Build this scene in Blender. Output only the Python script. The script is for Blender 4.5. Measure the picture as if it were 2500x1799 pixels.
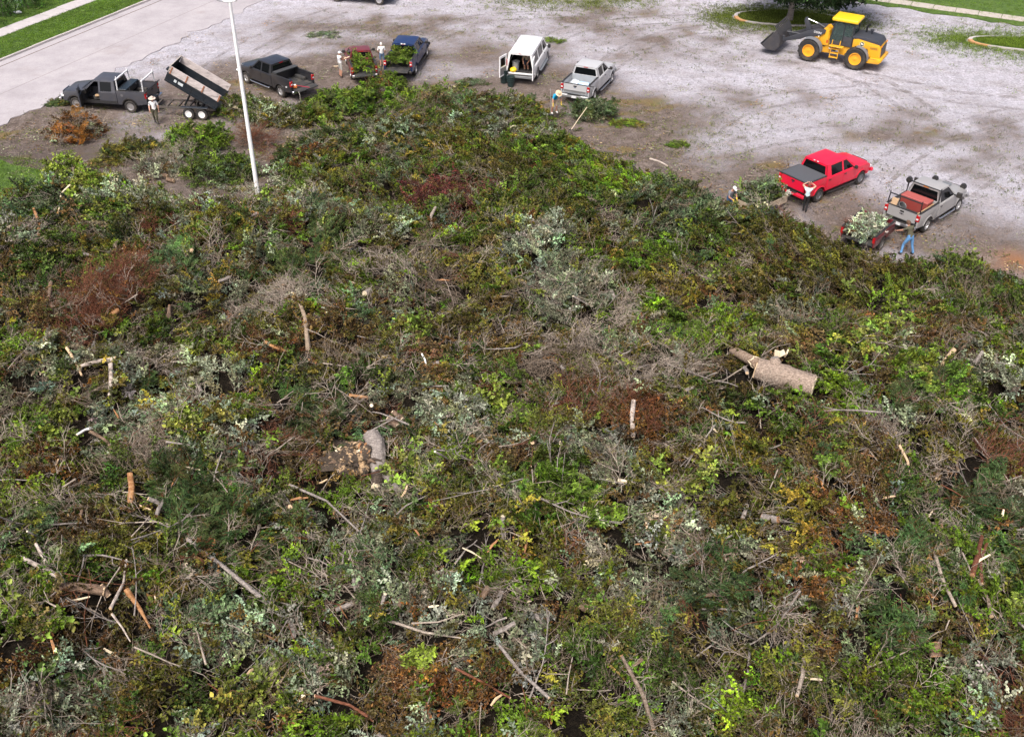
import bpy, bmesh, math, random
import numpy as np
from mathutils import Vector, Matrix, Euler
R = math.radians
for o in list(bpy.data.objects): bpy.data.objects.remove(o)
scene = bpy.context.scene
COL = scene.collection
rnd = random.Random(11)
rng = np.random.default_rng(7)

# ------------------------------------------------------------------ camera
CAM_F, CAM_T, CAM_H, CAM_ROLL = 2564.65, R(36.0), 26.57, R(0.656)
cF = np.array([0, math.cos(CAM_T), -math.sin(CAM_T)]); _R = np.array([1., 0, 0]); _U = np.array([0, math.sin(CAM_T), math.cos(CAM_T)])
cR = math.cos(CAM_ROLL) * _R + math.sin(CAM_ROLL) * _U
cU = -math.sin(CAM_ROLL) * _R + math.cos(CAM_ROLL) * _U
cam_d = bpy.data.cameras.new('camera'); cam = bpy.data.objects.new('camera', cam_d); COL.objects.link(cam)
cam_d.sensor_width = 36; cam_d.lens = CAM_F / 2500 * 36; cam_d.clip_end = 5000; cam_d.clip_start = 0.5
M = Matrix.Identity(4)
for i in range(3):
    M[i][0] = cR[i]; M[i][1] = cU[i]; M[i][2] = -cF[i]
M[2][3] = CAM_H
cam.matrix_world = M
scene.camera = cam

# ------------------------------------------------------------------ overcast daylight
SUN_EL, SUN_AZ = R(58), R(200)
world = bpy.data.worlds.new('World'); scene.world = world; world.use_nodes = True
wn = world.node_tree.nodes; wl = world.node_tree.links
bg = wn['Background']; sky = wn.new('ShaderNodeTexSky'); sky.sky_type = 'NISHITA'; sky.sun_disc = False
sky.sun_elevation = SUN_EL; sky.sun_rotation = SUN_AZ; sky.air_density = 0.6; sky.dust_density = 7.0; sky.ozone_density = 0.8
wl.new(sky.outputs[0], bg.inputs[0]); bg.inputs[1].default_value = 0.085
sl = bpy.data.lights.new('sun', 'SUN'); sun = bpy.data.objects.new('sun', sl); COL.objects.link(sun)
sl.energy = 1.5; sl.angle = R(26); sl.color = (1.0, 0.965, 0.92)
sun.rotation_euler = Vector((-math.sin(SUN_AZ) * math.cos(SUN_EL), -math.cos(SUN_AZ) * math.cos(SUN_EL), -math.sin(SUN_EL))).to_track_quat('-Z', 'Y').to_euler()
vs = scene.view_settings; vs.view_transform = 'Standard'; vs.look = 'None'; vs.gamma = 1.0; vs.use_curve_mapping = False
vs.exposure = 1.15
scene.cycles.max_bounces = 5; scene.cycles.diffuse_bounces = 3; scene.cycles.glossy_bounces = 2; scene.cycles.transparent_max_bounces = 6
scene.cycles.transmission_bounces = 3

# ------------------------------------------------------------------ layout helpers
def G(u, v, z=0.0):
    """ground point (at height z) that the survey of the photograph gives for a picture point of the 2500 x 1799 original"""
    d = cF * CAM_F + cR * (u - 1250) - cU * (v - 899.5)
    t = (z - CAM_H) / d[2]
    return Vector((d[0] * t, d[1] * t, z))
S = 2500 / 2268
def GV(u, v, z=0.0): return G(u * S, v * S, z)

def tag(o, label=None, cat=None, group=None, kind=None):
    if label: o['label'] = label
    if cat: o['category'] = cat
    if group: o['group'] = group
    if kind: o['kind'] = kind
    return o
def empty(name, loc=(0, 0, 0), rz=0.0, label=None, cat=None, group=None):
    o = bpy.data.objects.new(name, None); COL.objects.link(o); o.empty_display_size = 0.2
    o.location = loc; o.rotation_euler = (0, 0, rz)
    return tag(o, label, cat, group)
def link(name, me, parent=None, loc=None, rot=None):
    o = bpy.data.objects.new(name, me); COL.objects.link(o)
    if parent is not None: o.parent = parent
    if loc is not None: o.location = loc
    if rot is not None: o.rotation_euler = rot
    return o
def pydata(name, verts, faces, mats=None, smooth=False, parent=None, midx=None):
    me = bpy.data.meshes.new(name); me.from_pydata([tuple(v) for v in verts], [], faces)
    for m in (mats if isinstance(mats, (list, tuple)) else [mats]):
        if m: me.materials.append(m)
    if midx is not None: me.polygons.foreach_set('material_index', midx)
    if smooth: me.polygons.foreach_set('use_smooth', [True] * len(me.polygons))
    me.update()
    return link(name, me, parent)
def bm_obj(name, bm, mat, parent=None, smooth=False, angle=None):
    me = bpy.data.meshes.new(name); bmesh.ops.recalc_face_normals(bm, faces=bm.faces); bm.to_mesh(me); bm.free()
    for m in (mat if isinstance(mat, (list, tuple)) else [mat]): me.materials.append(m)
    if smooth:
        me.polygons.foreach_set('use_smooth', [True] * len(me.polygons))
        me.set_sharp_from_angle(angle=R(angle or 40))
    return link(name, me, parent)

# ---- bmesh shape makers
def b_box(bm, c, s, rot=None, mi=0):
    """box centred at c with full size s"""
    vs_ = []
    for sx in (-.5, .5):
        for sy in (-.5, .5):
            for sz in (-.5, .5):
                p = Vector((sx * s[0], sy * s[1], sz * s[2]))
                if rot is not None: p = rot @ p
                vs_.append(bm.verts.new(p + Vector(c)))
    fs = []
    for q in ((0, 1, 3, 2), (4, 6, 7, 5), (0, 4, 5, 1), (2, 3, 7, 6), (0, 2, 6, 4), (1, 5, 7, 3)):
        f = bm.faces.new([vs_[i] for i in q]); f.material_index = mi; fs.append(f)
    return vs_, fs
def box(name, c, s, mat, parent=None, bevel=0.0, rot=None, seg=1):
    bm = bmesh.new(); b_box(bm, c, s, rot)
    if bevel: bmesh.ops.bevel(bm, geom=bm.edges[:], offset=bevel, segments=seg, profile=.6, affect='EDGES')
    return bm_obj(name, bm, mat, parent, smooth=bevel > 0, angle=35)
def b_tube(bm, pts, rad, n=8, cap=True, mi=0):
    """tube through pts; rad a number or a list"""
    pts = [Vector(p) for p in pts]; k = len(pts)
    if not isinstance(rad, (list, tuple)): rad = [rad] * k
    rings = []; up = None
    for i, p in enumerate(pts):
        t = (pts[min(i + 1, k - 1)] - pts[max(i - 1, 0)]).normalized()
        if up is None: up = Vector((0, 0, 1)) if abs(t.z) < .9 else Vector((1, 0, 0))
        a = t.cross(up).normalized(); b = a.cross(t).normalized(); up = b
        rings.append([bm.verts.new(p + rad[i] * (math.cos(2 * math.pi * j / n) * a + math.sin(2 * math.pi * j / n) * b)) for j in range(n)])
    for i in range(k - 1):
        for j in range(n):
            f = bm.faces.new((rings[i][j], rings[i][(j + 1) % n], rings[i + 1][(j + 1) % n], rings[i + 1][j])); f.material_index = mi
    if cap:
        f = bm.faces.new(rings[0][::-1]); f.material_index = mi; f = bm.faces.new(rings[-1]); f.material_index = mi
    return rings
def tube(name, pts, rad, mat, parent=None, n=8):
    bm = bmesh.new(); b_tube(bm, pts, rad, n); return bm_obj(name, bm, mat, parent, smooth=True, angle=50)
def b_lathe(bm, prof, n=24, axis='y', c=(0, 0, 0), mi=0, closed=False):
    """prof: list of (r, h); revolve around the axis through c"""
    rings = []; c = Vector(c)
    for r, h in prof:
        ring = []
        for j in range(n):
            a = 2 * math.pi * j / n; x, y = r * math.cos(a), r * math.sin(a)
            ring.append(bm.verts.new(c + (Vector((x, h, y)) if axis == 'y' else Vector((x, y, h)) if axis == 'z' else Vector((h, x, y)))))
        rings.append(ring)
    m = len(rings)
    for i in range(m if closed else m - 1):
        a, b = rings[i], rings[(i + 1) % m]
        for j in range(n):
            f = bm.faces.new((a[j], a[(j + 1) % n], b[(j + 1) % n], b[j])); f.material_index = mi
    if not closed:
        if prof[0][0] > 1e-4: bm.faces.new(rings[0][::-1]).material_index = mi
        if prof[-1][0] > 1e-4: bm.faces.new(rings[-1]).material_index = mi
    return rings
def lathe(name, prof, mat, parent=None, n=24, axis='y', c=(0, 0, 0), closed=False):
    bm = bmesh.new(); b_lathe(bm, prof, n, axis, c, closed=closed)
    bmesh.ops.remove_doubles(bm, verts=bm.verts[:], dist=1e-5)
    return bm_obj(name, bm, mat, parent, smooth=True, angle=40)
def b_extr(bm, poly, y0, y1, mi=0):
    """extrude an (x, z) outline from y0 to y1"""
    a = [bm.verts.new((x, y0, z)) for x, z in poly]; b = [bm.verts.new((x, y1, z)) for x, z in poly]
    n = len(poly); fs = [bm.faces.new(a), bm.faces.new(b[::-1])]
    for i in range(n): fs.append(bm.faces.new((a[i], b[i], b[(i + 1) % n], a[(i + 1) % n])))
    for f in fs: f.material_index = mi
    return fs
def extr(name, poly, y0, y1, mat, parent=None, bevel=0.0, seg=2):
    bm = bmesh.new(); b_extr(bm, poly, y0, y1)
    bmesh.ops.recalc_face_normals(bm, faces=bm.faces)
    if bevel:
        es = [e for e in bm.edges if len(e.link_faces) == 2 and e.calc_face_angle(0) > R(30)]
        bmesh.ops.bevel(bm, geom=es, offset=bevel, segments=seg, profile=.55, affect='EDGES', clamp_overlap=True)
    return bm_obj(name, bm, mat, parent, smooth=bevel > 0, angle=30)
def slab(name, quad, n, th, mat, parent=None):
    """flat plate: corner points + thickness along normal n"""
    n = Vector(n); bm = bmesh.new()
    a = [bm.verts.new(Vector(p)) for p in quad]; b = [bm.verts.new(Vector(p) + n * th) for p in quad]; k = len(quad)
    bm.faces.new(a[::-1]); bm.faces.new(b)
    for i in range(k): bm.faces.new((a[i], a[(i + 1) % k], b[(i + 1) % k], b[i]))
    return bm_obj(name, bm, mat, parent)
def copy_tree(o, parent=None):
    c = o.copy(); COL.objects.link(c); c.parent = parent
    for ch in list(o.children): copy_tree(ch, c)
    return c

# ------------------------------------------------------------------ materials
MATS = {}
def nodes(name):
    m = bpy.data.materials.new(name); m.use_nodes = True
    nt = m.node_tree; b = nt.nodes['Principled BSDF']
    MATS[name] = m
    return m, nt, b
def N(nt, t, **kw):
    n = nt.nodes.new(t)
    for k, v in kw.items():
        if k.startswith('i_'): n.inputs[k[2:].replace('_', ' ')].default_value = v
        else: setattr(n, k, v)
    return n
def ramp(nt, fac, stops, mode='LINEAR'):
    r = nt.nodes.new('ShaderNodeValToRGB'); r.color_ramp.interpolation = mode
    e = r.color_ramp.elements
    while len(e) < len(stops): e.new(0.5)
    for q, (p, c) in zip(e, stops):
        q.position = p; q.color = (*c, 1) if len(c) == 3 else c
    nt.links.new(fac, r.inputs[0]); return r.outputs[0]
def mix(nt, fac, a, b, mode='MIX'):
    m = nt.nodes.new('ShaderNodeMix'); m.data_type = 'RGBA'; m.blend_type = mode
    for s, v in ((m.inputs[0], fac), (m.inputs[6], a), (m.inputs[7], b)):
        if hasattr(v, 'node'): nt.links.new(v, s)
        elif isinstance(v, (int, float)): s.default_value = v
        else: s.default_value = (*v, 1) if len(v) == 3 else v
    return m.outputs[2]
def math_(nt, op, a, b=None, clamp=False):
    m = nt.nodes.new('ShaderNodeMath'); m.operation = op; m.use_clamp = clamp
    for i, v in enumerate((a, b)):
        if v is None: continue
        if hasattr(v, 'node'): nt.links.new(v, m.inputs[i])
        else: m.inputs[i].default_value = v
    return m.outputs[0]
def noise(nt, scale, detail=4, rough=.55, vec=None, out=0):
    n = nt.nodes.new('ShaderNodeTexNoise'); n.inputs['Scale'].default_value = scale; n.inputs['Detail'].default_value = detail; n.inputs['Roughness'].default_value = rough
    if vec is not None: nt.links.new(vec, n.inputs['Vector'])
    return n.outputs[out]
def objco(nt): return nt.nodes.new('ShaderNodeTexCoord').outputs['Object']
def attr(nt, name, kind='GEOMETRY', out='Fac'):
    a = nt.nodes.new('ShaderNodeAttribute'); a.attribute_name = name; a.attribute_type = kind; return a.outputs[out]
def bump(nt, b, h, strength=.3, dist=.02):
    n = nt.nodes.new('ShaderNodeBump'); n.inputs['Strength'].default_value = strength; n.inputs['Distance'].default_value = dist
    nt.links.new(h, n.inputs['Height']); nt.links.new(n.outputs[0], b.inputs['Normal'])

def plain(name, col, rough=.6, metal=0.0, spec=.5, var=.12, scale=6., coat=0.0, bmp=0.0, dirt=0.0):
    """solid colour broken by a little procedural wear"""
    if name in MATS: return MATS[name]
    m, nt, b = nodes(name)
    co = objco(nt)
    nz = noise(nt, scale, 5, .6, co)
    c = mix(nt, nz, tuple(x * (1 - var) for x in col), tuple(min(1, x * (1 + var)) for x in col))
    if dirt:
        d = ramp(nt, noise(nt, 2.3, 6, .7, co), [(.45, (0, 0, 0)), (.7, (1, 1, 1))])
        c = mix(nt, math_(nt, 'MULTIPLY', d, dirt), c, (.19, .155, .12))
    nt.links.new(c, b.inputs['Base Color'])
    r = math_(nt, 'ADD', math_(nt, 'MULTIPLY', nz, .16), rough - .08, clamp=True); nt.links.new(r, b.inputs['Roughness'])
    b.inputs['Metallic'].default_value = metal; b.inputs['Specular IOR Level'].default_value = spec
    b.inputs['Coat Weight'].default_value = coat; b.inputs['Coat Roughness'].default_value = .08
    if bmp: bump(nt, b, noise(nt, scale * 4, 4, .6, co), bmp, .01)
    return m
def paint(name, col, dirt=.25, rough=.35): return plain(name, col, rough, 0, .5, .04, 3., coat=.9 if max(col) < .06 else .3, dirt=dirt)
# ------------------------------------------------------------------ numpy value noise
def vnoise(x, y, seed=0):
    xi = np.floor(x).astype(np.int64); yi = np.floor(y).astype(np.int64); fx = x - xi; fy = y - yi
    def h(a, b):
        n = (a * 374761393 + b * 668265263 + seed * 1442695041) & 0x7fffffff
        n = ((n ^ (n >> 13)) * 1274126177) & 0x7fffffff
        return ((n ^ (n >> 16)) & 0xffff) / 65535.0
    sx = fx * fx * (3 - 2 * fx); sy = fy * fy * (3 - 2 * fy)
    return (h(xi, yi) * (1 - sx) + h(xi + 1, yi) * sx) * (1 - sy) + (h(xi, yi + 1) * (1 - sx) + h(xi + 1, yi + 1) * sx) * sy
def fbm(x, y, seed=0, oct=4):
    s = 0; a = .5; t = 0
    for i in range(oct):
        s = s + a * vnoise(x * 2 ** i, y * 2 ** i, seed + i * 17); t += a; a *= .5
    return s / t
def sdf(px, py, poly):
    """signed distance to polygon (positive inside)"""
    P = np.array([(p[0], p[1]) for p in poly]); d = np.full(px.shape, 1e9); ins = np.zeros(px.shape, bool)
    for i in range(len(P)):
        a = P[i]; b = P[(i + 1) % len(P)]; e = b - a; L = e @ e + 1e-12
        t = np.clip(((px - a[0]) * e[0] + (py - a[1]) * e[1]) / L, 0, 1)
        d = np.minimum(d, np.hypot(px - a[0] - t * e[0], py - a[1] - t * e[1]))
        c = ((a[1] > py) != (b[1] > py)) & (px < (b[0] - a[0]) * (py - a[1]) / (b[1] - a[1] + 1e-12) + a[0])
        ins ^= c
    return np.where(ins, d, -d)

# ------------------------------------------------------------------ the pile: outline and height
CREST = [(0, 465), (60, 438), (110, 420), (170, 412), (215, 415), (265, 408), (330, 425), (400, 455), (480, 465), (545, 478), (600, 472), (640, 450), (660, 415), (650, 385), (640, 355), (665, 320), (715, 298),
         (790, 278), (840, 250), (880, 222), (930, 195), (980, 195), (1040, 208), (1100, 216), (1165, 222), (1192, 245), (1196, 275), (1212, 300), (1260, 312), (1300, 334), (1340, 360), (1400, 376), (1450, 396), (1490, 418), (1545, 444), (1590, 478),
         (1640, 500), (1700, 510), (1760, 522), (1800, 548), (1850, 582), (1900, 604), (2000, 612), (2100, 602), (2180, 620), (2268, 668), (2330, 708)]
pile_poly = [GV(u, v, .7) for u, v in CREST]
pr = pile_poly[-1]; plf = pile_poly[0]
pile_poly = pile_poly + [Vector((pr.x + 4, pr.y - 2, 0)), Vector((pr.x + 3, 14, 0)), Vector((0, 11, 0)), Vector((plf.x - 2, 14, 0)), Vector((plf.x - 7, plf.y - 1.5, 0))]
def pile_h(x, y):
    x = np.asarray(x, float); y = np.asarray(y, float)
    d = sdf(x, y, pile_poly)
    edge = np.clip((d + .9) / 3.4, 0, 1); edge = edge * (1.6 - .6 * edge)
    far = np.clip((y - 44) / 18, 0, 1)
    top = 2.5 * (1 - .62 * far)
    bumps = (1 - .5 * far) * (fbm(x / 5.5, y / 5.5, 3) - .5) * 2.6 + (fbm(x / 1.9, y / 1.9, 9) - .5) * (1.7 - .9 * far)
    h = edge * (top + bumps * (.35 + .65 * edge))
    return np.where(d > -.9, np.maximum(h, 0.02), -0.3)
def pile_z(x, y): return float(pile_h(np.array([x]), np.array([y]))[0])
def P(u, v, lift=0.0):
    """point on the pile surface seen at picture point (u, v)"""
    d = cF * CAM_F + cR * (u - 1250) - cU * (v - 899.5); d = d / np.linalg.norm(d)
    t0 = (6 - CAM_H) / d[2]; t1 = (0 - CAM_H) / d[2]; ts = np.linspace(t0, t1, 160)
    x = d[0] * ts; y = d[1] * ts; z = CAM_H + d[2] * ts; h = pile_h(x, y)
    k = np.argmax(z <= h) if np.any(z <= h) else len(ts) - 1
    return Vector((x[k], y[k], z[k] + lift))
def PV(u, v, lift=0.0): return P(u * S, v * S, lift)

# ------------------------------------------------------------------ ground sheet
gx = np.unique(np.concatenate([np.linspace(-45, 48, 230), np.linspace(-140, -45, 40), np.linspace(48, 140, 40), [-3000, -1200, -500, -250, 250, 500, 1200, 3000]]))
gy = np.unique(np.concatenate([np.linspace(12, 100, 220), np.linspace(-60, 12, 20), np.linspace(100, 220, 30), [-3000, -1000, -300, -120, 350, 600, 1200, 3000]]))
XX, YY = np.meshgrid(gx, gy)
ZZ = (fbm(XX / 4, YY / 4, 21) - .5) * .05 * (np.abs(XX) < 140) - .03
nx, ny = len(gx), len(gy)
idx = np.arange(nx * ny).reshape(ny, nx)
gf = np.stack([idx[:-1, :-1], idx[:-1, 1:], idx[1:, 1:], idx[1:, :-1]], -1).reshape(-1, 4)
gme = bpy.data.meshes.new('ground'); gme.from_pydata(np.stack([XX, YY, ZZ], -1).reshape(-1, 3).tolist(), [], gf.tolist())
# soil: trampled brown earth round the pile, thin pale gravel on the open lot
sd = sdf(XX.ravel(), YY.ravel(), pile_poly).reshape(XX.shape)
def path_d(pts):
    d = np.full(XX.shape, 1e9)
    for a, b in zip(pts[:-1], pts[1:]):
        e = b - a; L = e.x ** 2 + e.y ** 2 + 1e-9
        t = np.clip(((XX - a.x) * e.x + (YY - a.y) * e.y) / L, 0, 1)
        d = np.minimum(d, np.hypot(XX - a.x - t * e.x, YY - a.y - t * e.y))
    return d
n1 = fbm(XX / 6, YY / 6, 31); n2 = fbm(XX / 2.2, YY / 2.2, 37)
truck_line = [GV(u, v) for u, v in ((120, 300), (330, 250), (560, 200), (800, 165), (950, 150), (1170, 160), (1330, 220), (1480, 330), (1600, 390), (1800, 440), (2050, 500), (2200, 560), (2300, 600))]
td = path_d(truck_line)
far_d = np.maximum(-sd, 0)
dirt = np.clip(1.3 - td / 6.5, 0, 1) * .87 + (n1 - .5) * 1.5 * np.clip(1.6 - td / 9, 0, 1)
dirt = np.maximum(dirt, np.clip(1.35 - far_d / (4.0 + 4.0 * np.clip(-(XX + 6) / 8, 0, 1)), 0, 1.2) + (n2 - .5) * .8)
for (u, v, r, a) in ((900, 60, 7, .5), (770, 70, 6, .6), (1300, 45, 8, .45), (1230, 62, 6, .35), (1560, 70, 5, .4), (2060, 300, 5, .55), (2150, 280, 5, .5), (1400, 95, 6, .4), (2190, 370, 4, .4), (1650, 140, 4, .3), (1700, 215, 4, .4)):
    p = GV(u, v); dd = np.hypot((XX - p.x) / 1.7, YY - p.y)
    dirt = np.maximum(dirt, (a * .9 + (n2 - .43) * 1.2) * np.clip(1.3 - dd / r, 0, 1))
moss = np.clip((fbm(XX / 1.7, YY / 1.1, 51) - .57) * 5, 0, .8) * np.clip(.25 + dirt * .8, 0, 1)
dark = np.clip(1.05 - np.hypot((XX - GV(150, 345).x) / 9, (YY - GV(150, 345).y) / 3.2), 0, 1)
dark = np.maximum(dark, np.clip(1.1 - np.hypot((XX - GV(560, 415).x) / 5.5, (YY - GV(560, 415).y) / 4), 0, 1))
rust = np.clip(1.2 - np.hypot((XX - GV(2268, 575).x) / 2.2, (YY - GV(2268, 575).y) / 2.2), 0, 1) * np.clip((n2 - .3) * 3, 0, 1)
for nm, a in (('dirt', np.clip(dirt, 0, 1)), ('moss', moss), ('dark', dark), ('rust', rust)):
    at = gme.attributes.new(nm, 'FLOAT', 'POINT'); at.data.foreach_set('value', a.ravel().astype(np.float32))
m, nt, b = nodes('gravel_lot')
co = objco(nt)
fine = noise(nt, 6, 8, .82, co); mid = noise(nt, 1.3, 6, .65, co); big = noise(nt, .18, 4, .5, co)
mp = N(nt, 'ShaderNodeMapping'); mp.inputs['Scale'].default_value = (.55, 1.2, 1); mp.inputs['Rotation'].default_value = (0, 0, R(-24)); nt.links.new(co, mp.inputs[0])
streak = noise(nt, .55, 7, .72, mp.outputs[0])
grav = ramp(nt, mid, [(.28, (.35, .34, .38)), (.5, (.46, .45, .505)), (.72, (.55, .54, .605))])
grav = mix(nt, math_(nt, 'MULTIPLY', ramp(nt, streak, [(.47, (0, 0, 0)), (.62, (1, 1, 1))]), .5), grav, (.30, .27, .265))
grit = noise(nt, 11, 4, 1.0, co)
speck = ramp(nt, math_(nt, 'ADD', math_(nt, 'MULTIPLY', fine, .55), math_(nt, 'MULTIPLY', grit, .45)), [(.40, (.22, .2, .18)), (.465, (.86, .85, .84)), (.53, (1.05, 1.05, 1.05)), (.60, (1.7, 1.66, 1.6))])
grav = mix(nt, .85, grav, speck, 'MULTIPLY')
soil = ramp(nt, mid, [(.25, (.105, .08, .066)), (.5, (.165, .132, .115)), (.78, (.26, .22, .205))])
soil = mix(nt, .95, soil, speck, 'MULTIPLY')
d0 = attr(nt, 'dirt')
dmask = ramp(nt, math_(nt, 'ADD', d0, math_(nt, 'ADD', math_(nt, 'MULTIPLY', math_(nt, 'SUBTRACT', mid, .5), .9), math_(nt, 'MULTIPLY', math_(nt, 'SUBTRACT', fine, .5), .7))), [(.22, (0, 0, 0)), (.75, (1, 1, 1))])
c = mix(nt, dmask, grav, soil)
mm = ramp(nt, math_(nt, 'ADD', attr(nt, 'moss'), math_(nt, 'MULTIPLY', math_(nt, 'SUBTRACT', fine, .5), 1.4)), [(.35, (0, 0, 0)), (.8, (1, 1, 1))])
c = mix(nt, math_(nt, 'MULTIPLY', mm, .8), c, ramp(nt, noise(nt, .9, 3, .5, co), [(.35, (.20, .12, .05)), (.55, (.20, .155, .05)), (.7, (.12, .15, .035))]))
c = mix(nt, math_(nt, 'MULTIPLY', attr(nt, 'dark'), .75, clamp=True), c, mix(nt, fine, (.05, .04, .035), (.12, .095, .085)))
c = mix(nt, attr(nt, 'rust'), c, (.30, .15, .075))
nt.links.new(c, b.inputs['Base Color']); b.inputs['Roughness'].default_value = .92; b.inputs['Specular IOR Level'].default_value = .2
bump(nt, b, math_(nt, 'ADD', noise(nt, 12, 6, .85, co), math_(nt, 'MULTIPLY', streak, .8)), 1.0, .09)
gme.materials.append(m); gme.update()
ground = link('ground', gme); tag(ground, kind='structure')

# ------------------------------------------------------------------ surfaces laid on the ground
def sheet(name, pts, z, mat, th=None):
    vs_ = [(p.x, p.y, z) for p in pts]; k = len(vs_)
    lo = [(p.x, p.y, -.2) for p in pts]
    return tag(pydata(name, vs_ + lo, [list(range(k))] + [[i, (i + 1) % k, k + (i + 1) % k, k + i][::-1] for i in range(k)], mat), kind='structure')
m, nt, b = nodes('old_concrete'); co = objco(nt)
c = ramp(nt, noise(nt, .5, 7, .7, co), [(.3, (.315, .292, .31)), (.5, (.375, .352, .372)), (.72, (.43, .405, .42))])
c = mix(nt, .7, c, ramp(nt, noise(nt, 14, 5, .7, co), [(.3, (.75, .75, .75)), (.6, (1.05, 1.05, 1.05))]), 'MULTIPLY')
st = ramp(nt, noise(nt, .23, 5, .65, co), [(.60, (0, 0, 0)), (.74, (1, 1, 1))])
c = mix(nt, math_(nt, 'MULTIPLY', st, .5), c, (.25, .20, .185))
c = mix(nt, math_(nt, 'MULTIPLY', ramp(nt, noise(nt, 2.2, 7, .8, co), [(.55, (0, 0, 0)), (.68, (1, 1, 1))]), .45), c, (.24, .215, .21))
nt.links.new(c, b.inputs['Base Color']); b.inputs['Roughness'].default_value = .9; bump(nt, b, noise(nt, 20, 5, .7, co), .3, .01)
CONC = m
m, nt, b = nodes('lawn_soil'); co = objco(nt)
c = ramp(nt, noise(nt, 1.2, 6, .7, co), [(.3, (.04, .085, .015)), (.5, (.075, .14, .02)), (.7, (.12, .185, .035))])
c = mix(nt, .8, c, ramp(nt, noise(nt, 18, 5, .8, co), [(.3, (.45, .45, .45)), (.6, (1.15, 1.15, 1.15))]), 'MULTIPLY')
nt.links.new(c, b.inputs['Base Color']); b.inputs['Roughness'].default_value = .9; bump(nt, b, noise(nt, 16, 5, .8, co), 1, .06)
LAWN = m
JOINT = plain('joint_dirt', (.11, .075, .055), .95, var=.4, scale=9)

def lerp(a, b, t): return a + (b - a) * t
# street along the upper left: edges read off as straight ground lines
k0, k1 = G(0, 150), G(369, 0)            # back of kerb
e0, e1 = G(19, 300), G(400, 118)         # edge towards the lot
kd = (k1 - k0).normalized(); kn = Vector((-kd.y, kd.x, 0))
def along(p, s, w): return Vector((p.x + kd.x * s + kn.x * w, p.y + kd.y * s + kn.y * w, 0))
wid = abs((e0 - k0).dot(kn))
ed = (e1 - e0).normalized()
road_pts = [along(k0, -60, -.15), along(k0, 160, -.15)] + [e0 + ed * 130] + [e0 + ed * (44 - i * .7) + kn * rnd.gauss(0, .22) for i in range(72)] + [e0 - ed * 60]
road = sheet('road', [Vector((p.x, p.y, 0)) for p in road_pts][::-1], .02, CONC)
# kerb stones and gutter joint
gut = [along(k0, -60, -.85), along(k0, 160, -.85), along(k0, 160, -.93), along(k0, -60, -.93)]
tag(sheet('gutter_seam', gut[::-1], .024, JOINT), kind='structure')
cen = [along(k0, -60, -wid * .56), along(k0, 160, -wid * .5), along(k0, 160, -wid * .5 - .06), along(k0, -60, -wid * .56 - .06)]
tag(sheet('road_seam', cen[::-1], .024, plain('seam', (.27, .24, .24), .95, var=.3)), kind='structure')
kerb_root = empty('kerb', k0); tag(kerb_root, kind='structure')
KERB = plain('kerb_concrete', (.44, .41, .40), .9, var=.18, scale=3, bmp=.3)
bm = bmesh.new(); b_box(bm, (1.49, -.08, .05), (2.97, .17, .26)); bmesh.ops.bevel(bm, geom=bm.edges[:], offset=.02, segments=1, affect='EDGES')
k_me = bpy.data.meshes.new('kerb_stone'); bm.to_mesh(k_me); bm.free(); k_me.materials.append(KERB)
for i in range(-3, 26):
    link('kerb_stone', k_me, kerb_root, (kd.x * i * 3, kd.y * i * 3, rnd.uniform(-.012, .006)), (0, 0, math.atan2(kd.y, kd.x) + rnd.uniform(-.002, .002)))
# verge, pavement slabs and lawn beyond
s0, s1, s0b = G(0, 96), G(248, 0), G(0, 83)
sw_near = abs((s0 - k0).dot(kn)); sw_far = abs((G(0, 83) - k0).dot(kn)); sw_n2 = abs((s1 - k0).dot(kn))
sw_a = (sw_near + sw_n2) / 2; sw_w = 1.45
verge = sheet('verge', [along(k0, -60, .012), along(k0, 160, .012), along(k0, 160, 220), along(k0, -60, 220)][::-1], .10, LAWN)
slab_root = empty('sidewalk', along(k0, 0, sw_a)); tag(slab_root, kind='structure')
slab_root.rotation_euler = (0, 0, math.atan2(kd.y, kd.x))
SLAB = plain('slab_concrete', (.43, .405, .41), .92, var=.2, scale=2.5, bmp=.3)
bm = bmesh.new(); b_box(bm, (.86, .72, .02), (1.72, 1.45, .24)); bmesh.ops.bevel(bm, geom=bm.edges[:], offset=.02, segments=1, affect='EDGES')
s_me = bpy.data.meshes.new('slab'); bm.to_mesh(s_me); bm.free(); s_me.materials.append(SLAB)
for i in range(-5, 28):
    link('slab', s_me, slab_root, (i * 1.78, rnd.uniform(-.03, .03), rnd.uniform(-.015, .015)), (rnd.uniform(-.006, .006), rnd.uniform(-.006, .006), rnd.uniform(-.006, .006)))

# lawn and pavement at the upper right
r0, r1 = G(2141, 13), G(2500, 64)
rd = (r1 - r0).normalized(); rn = Vector((-rd.y, rd.x, 0))
if rn.y < 0: rn = -rn
def alr(s, w): return Vector((r0.x + rd.x * s + rn.x * w, r0.y + rd.y * s + rn.y * w, 0))
edge = [alr(-9 + i * .9, rnd.uniform(-.35, .35) + (2.5 if i < 2 else 0)) for i in range(70)]
lawn_r = sheet('lawn', edge + [alr(160, 0), alr(160, 90), alr(-9, 90)], .05, LAWN)
sp = G(2151, 5); ww = (sp - r0).dot(rn)
slr = empty('sidewalk', alr(-8, max(.7, ww - .2))); tag(slr, kind='structure'); slr.rotation_euler = (0, 0, math.atan2(rd.y, rd.x))
bm = bmesh.new(); b_box(bm, (.86, .6, .0), (1.72, 1.2, .2)); bmesh.ops.bevel(bm, geom=bm.edges[:], offset=.02, segments=1, affect='EDGES')
s_me2 = bpy.data.meshes.new('slab'); bm.to_mesh(s_me2); bm.free(); s_me2.materials.append(plain('slab_tan', (.42, .38, .34), .92, var=.2, scale=2.5, bmp=.3))
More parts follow.
